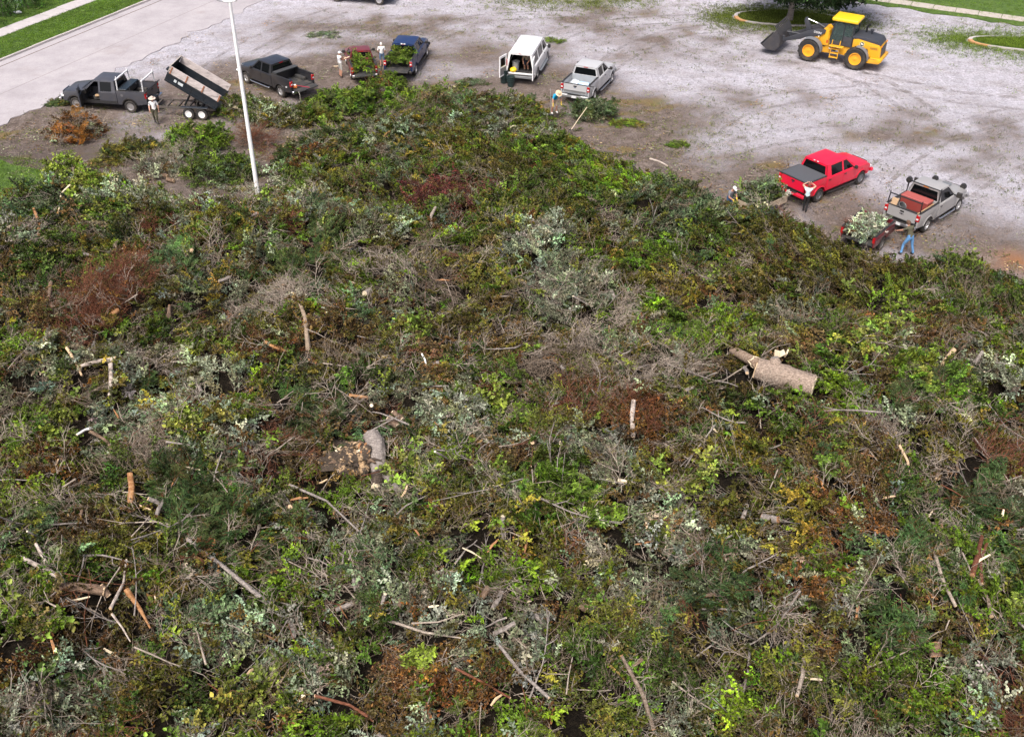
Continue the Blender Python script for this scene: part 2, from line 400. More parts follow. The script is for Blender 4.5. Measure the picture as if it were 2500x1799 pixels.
for i in range(22): link('slab', s_me2, slr, (i * 1.76, rnd.uniform(-.02, .02), rnd.uniform(-.01, .01)))

# kerbed traffic islands with grass
def island(cx, cy, rx, ry, rot, name='traffic_island', painted=True, arc=(0, 360), grass_r=1.0, wob=.0, h=.14):
    root = empty(name, (cx, cy, 0), rot); tag(root, kind='structure')
    n = 28; pts = []
    for i in range(n):
        a = 2 * math.pi * i / n; pts.append((math.copysign(abs(math.cos(a)) ** .8, math.cos(a)) * rx, math.copysign(abs(math.sin(a)) ** .8, math.sin(a)) * ry))
    bm = bmesh.new(); vs_ = [bm.verts.new((x * .97, y * .94, h - .02)) for x, y in pts]; bm.faces.new(vs_)
    bm_obj('grass_top', bm, LAWN, root)
    for i in range(n):
        a = pts[i]; b_ = pts[(i + 1) % n]
        def inn(p, q=.30):
            L = math.hypot(*p); return (p[0] * (1 - q / L), p[1] * (1 - q / L))
        ai, bi = inn(a), inn(b_); bm = bmesh.new()
        lo = [bm.verts.new((p[0], p[1], -.1)) for p in (a, b_, bi, ai)]; hi = [bm.verts.new((p[0] * .998, p[1] * .998, h)) for p in (a, b_, bi, ai)]
        bm.faces.new(lo[::-1]); bm.faces.new(hi)
        for j in range(4): bm.faces.new((lo[j], lo[(j + 1) % 4], hi[(j + 1) % 4], hi[j]))
        yel = painted(2 * math.pi * (i + .5) / n) if callable(painted) else None
        bm_obj('kerb_stone', bm, yel or KERB, root)
    return root
YK = plain('faded_orange_kerb_paint', (.50, .27, .12), .85, var=.35, scale=5)
YK2 = plain('faded_yellow_kerb_paint', (.62, .55, .34), .85, var=.25, scale=5)
ia, ib = G(1796, 52), G(2062, 62)
mid_ = G(1915, 48); mid_ = lerp(ia, ib, .5)
isl1 = island(mid_.x, mid_.y + .9, (ib - ia).length / 2, 1.8, math.atan2(ib.y - ia.y, ib.x - ia.x), painted=lambda a: YK if R(180) < a < R(222) else None)
p = G(2385, 128); isl2 = island(p.x + 7.2, p.y + 1.0, 7.2, 1.6, math.atan2((G(2500, 152) - p).y, 9), painted=lambda a: YK if R(180) < a < R(220) else None)
p = G(1528, 3); isl3 = island(p.x - 4.2, p.y + 1.9, 4.4, 1.9, R(3), painted=lambda a: YK2 if a > R(300) or a < R(20) else None)
# weedy fringe round two of the islands
def blob(name, cx, cy, rx, ry, rot, z, seed):
    pts = []
    for i in range(90):
        a = 2 * math.pi * i / 90; q = 1 + .07 * math.sin(3 * a + seed) + .05 * math.sin(7 * a + seed * 2) + .03 * math.sin(13 * a + seed)
        x, y = rx * q * math.cos(a), ry * q * math.sin(a); pts.append(Vector((cx + x * math.cos(rot) - y * math.sin(rot), cy + x * math.sin(rot) + y * math.cos(rot), 0)))
    return sheet(name, pts, z, LAWN)
#, p.x + 6.8, p.y + .9, 9.5, 4.2, math.atan2((G(2500, 152) - p).y, 9), .012, 1.3)
#, p.x - 6.0, p.y + 1.2, 9.0, 3.4, R(3), .012, 2.1)
#, p.x - 1.0, p.y + 1.6, (ib - ia).length / 2 + 2.2, 3.2, math.atan2(ib.y - ia.y, ib.x - ia.x), .012, 4.4)
p = GV(20, 385); blob('weedy_ground', p.x - 2.5, p.y - .6, 6.6, 3.0, R(-25), .012, .4)
# ------------------------------------------------------------------ foliage materials
def leaf_mat(name, inst=True, col=None, rough=.5, spec=.25):
    m, nt, b = nodes(name)
    base = attr(nt, 'tint', 'INSTANCER', 'Color') if inst else None
    lv = attr(nt, 'lv')
    k = ramp(nt, lv, [(0, (.14, .13, .10)), (.35, (.6, .58, .5)), (.65, (1.2, 1.18, 1.06)), (1, (2.2, 2.1, 1.85))])
    c = mix(nt, 1.0, base if inst else col, k, 'MULTIPLY')
    nt.links.new(c, b.inputs['Base Color']); b.inputs['Roughness'].default_value = rough; b.inputs['Specular IOR Level'].default_value = spec
    tl = nt.nodes.new('ShaderNodeBsdfTranslucent'); nt.links.new(mix(nt, 1.0, c, (1.25, 1.3, .6), 'MULTIPLY'), tl.inputs[0])
    ms = nt.nodes.new('ShaderNodeMixShader'); ms.inputs[0].default_value = .25; nt.links.new(b.outputs[0], ms.inputs[1]); nt.links.new(tl.outputs[0], ms.inputs[2]); nt.links.new(ms.outputs[0], nt.nodes['Material Output'].inputs[0])
    return m
LEAF = leaf_mat('leaf_blades'); 
def bark_mat(name, c0, c1, rings=False, scale=5):
    m, nt, b = nodes(name); co = objco(nt)
    mp = N(nt, 'ShaderNodeMapping'); mp.inputs['Scale'].default_value = (.35, 1, 1); nt.links.new(co, mp.inputs[0])
    nz = noise(nt, scale * 3, 6, .7, mp.outputs[0])
    c = ramp(nt, nz, [(.28, tuple(x * .35 for x in c0)), (.45, c0), (.7, c1)])
    nt.links.new(c, b.inputs['Base Color']); b.inputs['Roughness'].default_value = .9; b.inputs['Specular IOR Level'].default_value = .2
    bump(nt, b, nz, .8, .03)
    return m
TWIG = bark_mat('twig_bark', (.15, .115, .085), (.31, .25, .20))
TWIG_PALE = bark_mat('pale_twig_bark', (.27, .225, .185), (.50, .43, .36))
TWIG_RED = bark_mat('red_brown_twig_bark', (.12, .045, .025), (.24, .105, .065))
BARK_GREY = bark_mat('grey_ridged_bark', (.20, .175, .16), (.40, .36, .33), scale=7)
BARK_BROWN = bark_mat('brown_bark', (.14, .095, .065), (.27, .19, .14))
BARK_BIRCH = bark_mat('pale_peeling_bark', (.36, .30, .26), (.62, .56, .50), scale=3)
BARK_ORANGE = bark_mat('peeled_orange_wood', (.27, .13, .055), (.48, .28, .14), scale=3)
WOOD_CUT = plain('fresh_cut_wood', (.58, .42, .26), .75, var=.32, scale=9)
WOOD_PALE = plain('pale_split_wood', (.74, .62, .44), .75, var=.18, scale=7)
WOOD_ORANGE = plain('orange_cut_wood', (.38, .19, .085), .8, var=.4, scale=9)
SOILY = plain('clinging_soil', (.055, .04, .03), .95, var=.6, scale=6, bmp=.8)
m, nt, b = nodes('torn_root_wood'); co = objco(nt)
nt.links.new(mix(nt, ramp(nt, noise(nt, 4.5, 6, .7, co), [(.52, (0, 0, 0)), (.58, (1, 1, 1))]), mix(nt, noise(nt, 9, 5, .7, co), (.03, .022, .016), (.10, .075, .055)), mix(nt, noise(nt, 12, 4, .6, co), (.30, .17, .08), (.62, .46, .28))), b.inputs['Base Color']); b.inputs['Roughness'].default_value = .95; bump(nt, b, noise(nt, 10, 6, .75, co), 1, .08)
ROOTW = m

# ------------------------------------------------------------------ sprigs: leaf-sized faces on twigs
class Buf:
    def __init__(s): s.v = []; s.f = []; s.mi = []; s.lv = []; s.n = 0
    def add(s, verts, faces, mi, lv):
        s.v.extend(verts); s.f.extend([[i + s.n for i in f] for f in faces]); s.n += len(verts); s.mi += [mi] * len(faces); s.lv += [lv] * len(faces)
    def mesh(s, name, mats):
        me = bpy.data.meshes.new(name); me.from_pydata([tuple(p) for p in s.v], [], s.f)
        for m_ in mats: me.materials.append(m_)
        me.polygons.foreach_set('material_index', s.mi)
        a = me.attributes.new('lv', 'FLOAT', 'FACE'); a.data.foreach_set('value', np.array(s.lv, np.float32))
        me.update(); return me
def leaf(bf, p, d, up, L, W, fold, lv, mi=0):
    d = d.normalized(); s = d.cross(up)
    if s.length < 1e-4: s = Vector((1, 0, 0))
    s.normalize(); n = s.cross(d).normalized()
    c = [p, p + d * L * .35 + s * W + n * fold, p + d * L * .75 + s * W * .7 + n * fold * .7 - n * L * .08, p + d * L - n * L * .18, p + d * L * .75 - s * W * .7 + n * fold * .7 - n * L * .08, p + d * L * .35 - s * W + n * fold]
    bf.add(c, [[0, 1, 2, 3], [0, 3, 4, 5]], mi, lv)
def stick(bf, a, b, r0, r1, mi=1, lv=.5):
    t = (b - a).normalized(); u = t.cross(Vector((.3, .2, 1))).normalized(); w = t.cross(u)
    vs_ = []
    for q, r in ((a, r0), (b, r1)):
        for j in range(3):
            an = 2.0944 * j; vs_.append(q + r * (math.cos(an) * u + math.sin(an) * w))
    bf.add(vs_, [[0, 1, 4, 3], [1, 2, 5, 4], [2, 0, 3, 5]], mi, lv)
def rv(r_): return Vector((r_.gauss(0, 1), r_.gauss(0, 1), r_.gauss(0, 1)))
def sprig(seed, kind):
    r_ = random.Random(seed); bf = Buf()
    K = dict(broad=(1.0, 7, 11, .108, .036, .014, .55), big=(1.0, 5, 9, .16, .058, .02, .5), fine=(.95, 7, 15, .095, .022, .008, .55), dead=(.95, 6, 11, .095, .030, .03, 1.0),
             frond=(1.1, 9, 18, .13, .014, .004, .3), cedar=(1.0, 9, 14, .13, .028, .010, .35), twig=(1.6, 9, 0, 0, 0, 0, .6))[kind]
    L, ns, nl, ll, lw, fold, jit = K
    pts = [Vector((0, 0, 0))]; d = Vector((1, 0, .12))
    for i in range(6):
        d = (d + rv(r_) * .13).normalized(); pts.append(pts[-1] + d * L / 6)
    for i in range(6): stick(bf, pts[i], pts[i + 1], .011 * (1 - i / 8), .011 * (1 - (i + 1) / 8))
    def leaves(a, b, n):
        dd = (b - a).normalized(); tb_ = r_.gauss(.48, .2)
        for i in range(n):
            t = (i + r_.random()) / n; q = a + (b - a) * t
            if kind in ('frond', 'cedar'):
                side = (1 if i % 2 else -1); sd_ = dd.cross(Vector((0, 0, 1))).normalized() * side
                dr = dd * .75 + sd_ * .9 + rv(r_) * jit * .5; up = Vector((0, 0, 1)) + rv(r_) * jit
            else:
                dr = dd * .6 + rv(r_) * .8 + Vector((0, 0, .15)); up = Vector((0, 0, 1)) + rv(r_) * jit
            s_ = r_.uniform(.7, 1.25)
            leaf(bf, q, dr, up, ll * s_, lw * s_, fold * s_, min(1, max(0, r_.gauss(tb_, .17))))
    for i in range(ns):
        t = .12 + .85 * i / ns; k = int(t * 6); q = pts[k] + (pts[k + 1] - pts[k]) * (t * 6 - k)
        ln = L * (.55 - .3 * t) * r_.uniform(.7, 1.3)
        an = (1 if i % 2 else -1) * r_.uniform(.55, 1.1); e = Vector((math.cos(an), math.sin(an), r_.uniform(-.1, .55))).normalized()
        b_ = q + e * ln
        if kind == 'twig':
            mid = q + e * ln * .5 + rv(r_) * .05; stick(bf, q, mid, .011, .008); stick(bf, mid, b_ + rv(r_) * .1, .008, .003)
            for j in range(3):
                c_ = q + e * ln * r_.uniform(.3, .9); stick(bf, c_, c_ + (e + rv(r_) * .6).normalized() * ln * .4, .006, .003)
        else:
            stick(bf, q, b_, .006, .003); leaves(q, b_, nl)
            if kind in ('frond', 'cedar'):
                for j in range(2):
                    c_ = q + e * ln * r_.uniform(.25, .7); e2 = (e + rv(r_) * .45).normalized(); leaves(c_, c_ + e2 * ln * .45, nl // 2)
    if nl: leaves(pts[3], pts[6], nl)
    return bf
SPR = {}
for kd_, n_, tw in (('broad', 4, TWIG), ('big', 3, TWIG), ('fine', 3, TWIG), ('dead', 3, TWIG), ('frond', 3, TWIG_RED), ('cedar', 3, TWIG), ('twig', 3, TWIG)):
    SPR[kd_] = []
    for i in range(n_):
        me = sprig(100 + i * 7 + len(SPR) * 31, kd_).mesh('sprig_' + kd_, [LEAF, tw])
        SPR[kd_].append(bpy.data.objects.new('sprig_' + kd_, me))
SPR['twigpale'] = []; SPR['twigred'] = []
for i in range(3):
    for k_, t_ in (('twigpale', TWIG_PALE), ('twigred', TWIG_RED)):
        SPR[k_].append(bpy.data.objects.new('sprig_' + k_, sprig(700 + i, 'twig').mesh('sprig_' + k_, [LEAF, t_])))

def scatter(name, kind, pos, rot, scl, tint, label, cat='brush', obj_kind='stuff', group=None, parent=None):
    """one object that grows a sprig of the kind at each point (geometry nodes)"""
    n = len(pos)
    me = bpy.data.meshes.new(name); me.vertices.add(n); me.vertices.foreach_set('co', np.asarray(pos, np.float32).ravel())
    a = me.attributes.new('rot', 'FLOAT_VECTOR', 'POINT'); a.data.foreach_set('vector', np.asarray(rot, np.float32).ravel())
    a = me.attributes.new('scl', 'FLOAT', 'POINT'); a.data.foreach_set('value', np.asarray(scl, np.float32))
    a = me.attributes.new('idx', 'INT', 'POINT'); a.data.foreach_set('value', rng.integers(0, len(SPR[kind]), n).astype(np.int32))
    t4 = np.ones((n, 4), np.float32); t4[:, :3] = tint
    a = me.attributes.new('tint', 'FLOAT_COLOR', 'POINT'); a.data.foreach_set('color', t4.ravel())
    o = link(name, me, parent); tag(o, label, cat, group, obj_kind)
    ng = bpy.data.node_groups.new(name + '_spread', 'GeometryNodeTree')
    ng.interface.new_socket('Geometry', in_out='INPUT', socket_type='NodeSocketGeometry'); ng.interface.new_socket('Geometry', in_out='OUTPUT', socket_type='NodeSocketGeometry')
    gi = ng.nodes.new('NodeGroupInput'); go = ng.nodes.new('NodeGroupOutput'); ip = ng.nodes.new('GeometryNodeInstanceOnPoints'); ji = ng.nodes.new('GeometryNodeJoinGeometry')
    L = ng.links.new
    for so in reversed(SPR[kind]):
        oi = ng.nodes.new('GeometryNodeObjectInfo'); oi.inputs['Object'].default_value = so; oi.inputs['As Instance'].default_value = False
        ti = ng.nodes.new('GeometryNodeGeometryToInstance'); L(oi.outputs['Geometry'], ti.inputs[0]); L(ti.outputs[0], ji.inputs[0])
    def na(nm, ty):
        q = ng.nodes.new('GeometryNodeInputNamedAttribute'); q.data_type = ty; q.inputs['Name'].default_value = nm; return q.outputs['Attribute']
    L(gi.outputs[0], ip.inputs['Points']); L(ji.outputs[0], ip.inputs['Instance']); ip.inputs['Pick Instance'].default_value = True
    L(na('idx', 'INT'), ip.inputs['Instance Index'])
    er = ng.nodes.new('FunctionNodeEulerToRotation'); L(na('rot', 'FLOAT_VECTOR'), er.inputs[0]); L(er.outputs[0], ip.inputs['Rotation'])
    L(na('scl', 'FLOAT'), ip.inputs['Scale']); L(ip.outputs[0], go.inputs[0])
    md = o.modifiers.new('spread', 'NODES'); md.node_group = ng
    return o

# ------------------------------------------------------------------ the mound under the brush
px_ = np.arange(-46, 46, .45); py_ = np.arange(10.5, 78, .45)
MX, MY = np.meshgrid(px_, py_); MX = MX + (rng.random(MX.shape) - .5) * .2; MY = MY + (rng.random(MX.shape) - .5) * .2
MZ = pile_h(MX.ravel(), MY.ravel()).reshape(MX.shape)
keep = MZ > -.2
ii = np.arange(MX.size).reshape(MX.shape)
q = np.stack([ii[:-1, :-1], ii[:-1, 1:], ii[1:, 1:], ii[1:, :-1]], -1).reshape(-1, 4)
q = q[keep.ravel()[q].any(1)]
used = np.unique(q); mp_ = np.full(MX.size, -1); mp_[used] = np.arange(len(used))
vv = np.stack([MX.ravel()[used], MY.ravel()[used], np.maximum(MZ.ravel()[used], -.1) - .30], -1)
me = bpy.data.meshes.new('brush_mound'); me.from_pydata(vv.tolist(), [], mp_[q].tolist())
m, nt, b = nodes('mound_gap_shade'); co = objco(nt)
c = ramp(nt, noise(nt, 7, 6, .75, co), [(.3, (.006, .005, .004)), (.5, (.014, .011, .008)), (.65, (.026, .02, .013)), (.8, (.02, .022, .01))])  # near black: shade of the gaps between branches put into the mound colour
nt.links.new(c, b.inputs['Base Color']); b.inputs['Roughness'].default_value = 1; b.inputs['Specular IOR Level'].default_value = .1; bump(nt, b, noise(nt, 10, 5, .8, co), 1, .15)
me.materials.append(m); tag(link('brush_mound', me), 'packed leaves and twigs deep in the pile, painted near black as shade in the gaps', 'brush', kind='stuff')

# ------------------------------------------------------------------ what grows where: patches of one kind of cut brush
PAL = {  # kind: (sprig, base tint, spread)
    'olive': ('broad', (.115, .112, .019), .35), 'green': ('broad', (.082, .132, .017), .3), 'vivid': ('broad', (.135, .225, .018), .25), 'lime': ('big', (.23, .30, .06), .22),
    'dark': ('broad', (.044, .076, .014), .3), 'paleleaf': ('broad', (.38, .47, .41), .15), 'silver': ('broad', (.285, .325, .265), .25), 'greyleaf': ('fine', (.175, .20, .15), .28), 'grass': ('fine', (.15, .165, .03), .3),
    'brown': ('dead', (.14, .092, .036), .38), 'rust': ('dead', (.165, .078, .026), .3), 'maroon': ('fine', (.095, .026, .024), .3), 'yellow': ('broad', (.18, .155, .024), .3),
    'pine': ('frond', (.072, .125, .050), .25), 'spruce': ('frond', (.060, .098, .034), .25), 'cedar': ('cedar', (.125, .20, .030), .25), 'bluegreen': ('broad', (.125, .185, .105), .25),
    'orangecone': ('frond', (.28, .12, .028), .25), 'twig': ('twig', (.1, .1, .1), .1), 'twigpale': ('twigpale', (.1, .1, .1), .1), 'twigred': ('twigred', (.1, .1, .1), .1), 'tan': ('dead', (.27, .19, .09), .25)}
W = dict(olive=24, green=16, vivid=8, lime=2, dark=9, silver=8, greyleaf=9, grass=9, brown=10, rust=1.6, yellow=4, pine=1, spruce=2.0, cedar=3, bluegreen=5, twig=8, twigpale=6, twigred=2.5, tan=2.5)
names_ = list(W); wts = np.array([W[k] for k in names_]); wts = wts / wts.sum()
seeds = []
sx0 = rng.uniform(-44, 44, 2600); sy0 = rng.uniform(12, 76, 2600)
ok = pile_h(sx0, sy0) > 0
for x, y in zip(sx0[ok], sy0[ok]): seeds.append((x, y, names_[rng.choice(len(names_), p=wts)], rng.uniform(.75, 1.3)))
# patches one can point at in the photograph (2268-wide picture coordinates, radius in picture units)
HAND = [(150, 380, 'lime', 45), (200, 400, 'lime', 30), (60, 420, 'green', 45), (260, 395, 'bluegreen', 30), (275, 470, 'lime', 22), (30, 440, 'vivid', 40), (90, 460, 'bluegreen', 40), (400, 445, 'silver', 45), (330, 420, 'brown', 40),
        (480, 480, 'yellow', 35), (440, 520, 'brown', 45), (230, 650, 'twigred', 45), (250, 610, 'twigred', 30), (215, 700, 'twigred', 40), (120, 640, 'dark', 60), (60, 580, 'dark', 50), (60, 700, 'brown', 50), (20, 730, 'greyleaf', 35),
        (640, 610, 'spruce', 40), (720, 540, 'spruce', 30), (380, 590, 'pine', 35), (600, 560, 'greyleaf', 30), (630, 655, 'twigpale', 50), (530, 690, 'greyleaf', 40), (760, 480, 'greyleaf', 50), (850, 495, 'silver', 32), (890, 280, 'silver', 45), (700, 310, 'spruce', 55),
        (760, 230, 'cedar', 60), (830, 240, 'cedar', 50), (900, 220, 'vivid', 45), (960, 165, 'vivid', 55), (1010, 180, 'lime', 26), (1060, 185, 'spruce', 25), (1150, 190, 'brown', 40), (1200, 205, 'green', 40), (1130, 290, 'silver', 45), (1090, 260, 'greyleaf', 45), (1180, 270, 'green', 40), (1300, 300, 'vivid', 28), (1260, 330, 'green', 40),
        (1000, 440, 'maroon', 55), (950, 440, 'maroon', 40), (1045, 450, 'maroon', 30), (860, 450, 'twig', 50), (1170, 530, 'silver', 50), (1150, 560, 'silver', 35), (1190, 510, 'silver', 30), (1270, 620, 'greyleaf', 70), (1230, 660, 'silver', 40), (1310, 650, 'greyleaf', 60), (1200, 690, 'greyleaf', 50), (1070, 490, 'green', 40), (1100, 380, 'olive', 70), (1000, 330, 'olive', 60), (1200, 420, 'green', 60),
        (1400, 400, 'vivid', 60), (1450, 380, 'green', 50), (1540, 440, 'bluegreen', 45), (1480, 430, 'green', 50), (1600, 490, 'spruce', 45), (1560, 520, 'green', 55), (1700, 470, 'greyleaf', 40), (1660, 440, 'bluegreen', 30), (1700, 580, 'green', 90), (1600, 580, 'vivid', 55), (1480, 560, 'vivid', 70), (1500, 720, 'cedar', 60), (1560, 760, 'vivid', 55), (1460, 680, 'vivid', 45), (1500, 640, 'yellow', 45), (1760, 600, 'dark', 80), (1830, 570, 'olive', 60), (1920, 600, 'green', 60), (1980, 650, 'vivid', 55), (2010, 700, 'lime', 30), (2100, 600, 'olive', 60), (2180, 620, 'green', 50), (2090, 670, 'silver', 35), (2200, 690, 'orangecone', 35), (2230, 710, 'orangecone', 22), (2060, 740, 'brown', 50), (2060, 830, 'cedar', 45), (2120, 800, 'pine', 35), (2180, 800, 'silver', 40), (2230, 760, 'vivid', 45), (1920, 740, 'lime', 25), (1800, 900, 'green', 70), (1880, 880, 'vivid', 50), (2050, 900, 'spruce', 45), (2180, 900, 'dark', 60), (2050, 640, 'green', 50), (1750, 690, 'greyleaf', 55),
        (1300, 900, 'twigred', 50), (1420, 920, 'rust', 60), (1350, 930, 'brown', 60), (1100, 780, 'brown', 90), (950, 800, 'tan', 32), (930, 810, 'tan', 25), (760, 770, 'brown', 60), (700, 720, 'brown', 60), (1240, 760, 'twigpale', 60), (1180, 800, 'twig', 60), (1450, 820, 'twigpale', 50), (1010, 900, 'silver', 75), (960, 920, 'silver', 60), (1060, 870, 'lime', 35), (1040, 960, 'silver', 50), (880, 870, 'greyleaf', 50), (690, 900, 'pine', 40), (740, 940, 'pine', 35), (560, 890, 'vivid', 60), (600, 860, 'green', 50), (640, 860, 'pine', 40), (500, 830, 'silver', 35), (380, 760, 'vivid', 45), (420, 740, 'green', 40), (340, 900, 'silver', 80), (280, 930, 'silver', 50), (400, 910, 'silver', 50), (480, 950, 'lime', 28), (130, 930, 'lime', 40), (60, 930, 'green', 60), (30, 870, 'greyleaf', 50), (130, 1040, 'rust', 45), (60, 1120, 'vivid', 60), (40, 1200, 'bluegreen', 50), (230, 1160, 'brown', 70), (440, 1120, 'spruce', 75), (470, 1170, 'spruce', 60), (560, 1180, 'spruce', 45), (400, 1080, 'spruce', 40), (300, 1200, 'olive', 80), (30, 1340, 'vivid', 50), (20, 1400, 'lime', 40), (450, 1330, 'bluegreen', 80), (480, 1290, 'silver', 50), (420, 1380, 'bluegreen', 60), (640, 1290, 'vivid', 60), (620, 1330, 'green', 60), (540, 1420, 'silver', 55), (60, 1540, 'silver', 80), (130, 1500, 'silver', 60), (200, 1570, 'silver', 70), (30, 1460, 'rust', 50), (220, 1400, 'brown', 70), (180, 1450, 'brown', 60), (340, 1500, 'olive', 60), (520, 1510, 'silver', 40), (560, 1540, 'lime', 55), (640, 1590, 'vivid', 60), (720, 1480, 'silver', 60), (740, 1440, 'silver', 50), (830, 1200, 'greyleaf', 50), (880, 1180, 'yellow', 40), (900, 1220, 'vivid', 40), (830, 1240, 'bluegreen', 50), (760, 1050, 'brown', 60), (750, 1100, 'vivid', 35), (1190, 1040, 'cedar', 40), (1250, 1090, 'cedar', 45), (1180, 1080, 'cedar', 30), (1340, 1020, 'greyleaf', 70), (1330, 980, 'silver', 45), (1560, 1080, 'lime', 30), (1580, 1040, 'yellow', 40), (1640, 960, 'yellow', 50), (1500, 1220, 'silver', 70), (1450, 1190, 'silver', 50), (1490, 1280, 'greyleaf', 60), (1100, 1290, 'vivid', 70), (1180, 1270, 'vivid', 50), (1050, 1370, 'greyleaf', 80), (1150, 1420, 'silver', 70), (1180, 1470, 'silver', 60), (960, 1340, 'silver', 60), (920, 1480, 'rust', 70), (1000, 1500, 'rust', 70), (1060, 1480, 'rust', 50), (880, 1540, 'brown', 60), (1080, 1540, 'rust', 45), (1120, 1580, 'vivid', 30), (1250, 1450, 'green', 60), (1320, 1380, 'grass', 60), (1400, 1420, 'grass', 70), (1560, 1300, 'pine', 40), (1610, 1310, 'pine', 40), (1680, 1420, 'greyleaf', 60), (1700, 1400, 'twigpale', 50), (1640, 1540, 'vivid', 45), (1880, 1140, 'rust', 60), (1800, 1130, 'yellow', 60), (1900, 1040, 'brown', 80), (2000, 1100, 'dark', 70), (2170, 1140, 'pine', 60), (2220, 1170, 'pine', 55), (2240, 1250, 'pine', 50), (2140, 1250, 'vivid', 45), (2200, 1340, 'cedar', 55), (2230, 1400, 'green', 60), (2000, 1390, 'pine', 40), (2050, 1260, 'pine', 30), (2100, 1350, 'tan', 45), (1900, 1430, 'greyleaf', 60), (1980, 1450, 'green', 60), (1960, 1500, 'vivid', 55), (2060, 1560, 'vivid', 60), (2150, 1490, 'silver', 60), (2160, 1540, 'silver', 50), (2240, 1540, 'twigred', 50), (2100, 1430, 'rust', 40), (1750, 1280, 'rust', 60), (1760, 1200, 'yellow', 50), (1650, 1150, 'olive', 80), (1500, 1480, 'dark', 60), (1400, 1520, 'dark', 50), (1800, 1560, 'grass', 60), (1500, 1600, 'greyleaf', 60), (30, 1260, 'green', 60)]
hs = []
for u, v, k, r in HAND:
    p = PV(u, v); q_ = PV(u + r, v); hs.append((p.x, p.y, k, max(.35, (q_ - p).length)))
seeds = [s for s in seeds if not any((s[0] - h[0]) ** 2 + (s[1] - h[1]) ** 2 < (h[3] * .85) ** 2 for h in hs)]
SX = np.array([s[0] for s in seeds] + [h[0] for h in hs]); SY = np.array([s[1] for s in seeds] + [h[1] for h in hs])
SW = np.array([s[3] for s in seeds] + [1.0] * len(hs)); HR = np.array([0.] * len(seeds) + [h[3] for h in hs]); SK = [s[2] for s in seeds] + [h[2] for h in hs]
SA = rng.uniform(0, 2 * math.pi, len(SK)); ST = rng.uniform(.75, 1.3, len(SK))
DENS = 16.5
area = 92 * 66
cx_ = rng.uniform(-46, 46, int(area * DENS)); cy_ = rng.uniform(11, 77, int(area * DENS))
ch = pile_h(cx_, cy_)
# keep what lies on the pile within and a little beyond the view
def uv(x, y, z):
    d = np.stack([x, y, z - CAM_H], -1); zz = d @ cF
    return 1250 + CAM_F * (d @ cR) / zz, 899.5 - CAM_F * (d @ cU) / zz
uu, v_ = uv(cx_, cy_, ch)
kp = (ch > 0) & (uu > -330) & (uu < 2830) & (v_ < 2050)
cx_, cy_, ch = cx_[kp], cy_[kp], ch[kp]
jx = cx_ + (fbm(cx_ / 1.1, cy_ / 1.1, 71) - .5) * 1.3; jy = cy_ + (fbm(cx_ / 1.1, cy_ / 1.1, 77) - .5) * 1.3
best = np.zeros(len(cx_), int)
for a0 in range(0, len(cx_), 4000):
    sl_ = slice(a0, a0 + 4000)
    D = np.hypot(jx[sl_, None] - SX, jy[sl_, None] - SY)
    D = np.where(HR > 0, D - HR * .7, D / SW)
    best[sl_] = D.argmin(1)
kinds = np.array(SK)[best]
# a share of strays and of bare twigs everywhere
st_ = rng.random(len(kinds)); alt = np.array(names_)[rng.choice(len(names_), len(kinds), p=wts)]
kinds = np.where(st_ < .20, alt, kinds); kinds = np.where(st_ > .94, 'twig', kinds); kinds = np.where((st_ > .90) & (st_ <= .94), 'twigpale', kinds); kinds = np.where((st_ > .85) & (st_ <= .90), 'brown', kinds); kinds = np.where((st_ > .80) & (st_ <= .85), 'olive', kinds)
fsel = (cy_ > 42) & np.isin(kinds, ['twig', 'twigpale', 'brown']) & (rng.random(len(kinds)) < .6); kinds = np.where(fsel, np.array(['olive', 'green', 'vivid', 'greyleaf'])[rng.integers(0, 4, len(kinds))], kinds)
ang = SA[best] + rng.normal(0, .8, len(kinds))
gxn = (pile_h(cx_ + .3, cy_) - pile_h(cx_ - .3, cy_)) / .6; gyn = (pile_h(cx_, cy_ + .3) - pile_h(cx_, cy_ - .3)) / .6
slope = np.clip(gxn * np.cos(ang) + gyn * np.sin(ang), -1.2, 1.2)
pitch = -np.arctan(slope) + rng.normal(-.04, .27, len(kinds)); rollr = rng.normal(0, .45, len(kinds))
zoff = -.34 + .5 * rng.random(len(kinds)) ** .8; scl_ = rng.uniform(.5, 1.1, len(kinds))
# brush lies pressed down round the big trunk and the stump
for (u, v, r) in ((1640, 812, .55), (1680, 832, .75), (1720, 845, .8), (1760, 856, .8), (1800, 866, .7), (800, 1005, .8), (835, 1000, .8), (770, 1010, .7), (838, 1060, .6), (830, 1090, .45), (878, 955, .4), (180, 1320, .5), (230, 1326, .5), (310, 1350, .4), (90, 1262, .5), (500, 1280, .4), (560, 1325, .4), (1400, 950, .5), (220, 815, .5), (672, 730, .45), (2065, 1450, .45), (880, 1400, .4)):
    q_ = PV(u, v); zoff = np.where(np.hypot(cx_ - q_.x, cy_ - q_.y) < r, zoff - .42, zoff)
LBL = {'broad': ('leafy_brush', 'tangled green and olive leafy branches heaped over the pile'), 'big': ('large_leaf_brush', 'pale lime branches with large leaves among the darker brush'), 'fine': ('narrow_leaf_brush', 'fine narrow-leaved cuttings in grey green and yellow green'),
       'dead': ('withered_brush', 'withered brown and rust coloured leaves on cut branches'), 'frond': ('needle_brush', 'dark evergreen boughs with long needles lying in the pile'), 'cedar': ('cedar_brush', 'feathery bright green cedar cuttings on the pile'),
       'twig': ('bare_twigs', 'grey brown bare twigs tangled through the pile'), 'twigpale': ('pale_bare_twigs', 'pale stripped twigs strewn over the pile'), 'twigred': ('reddish_bare_twigs', 'reddish brown wiry twigs bunched in the pile')}
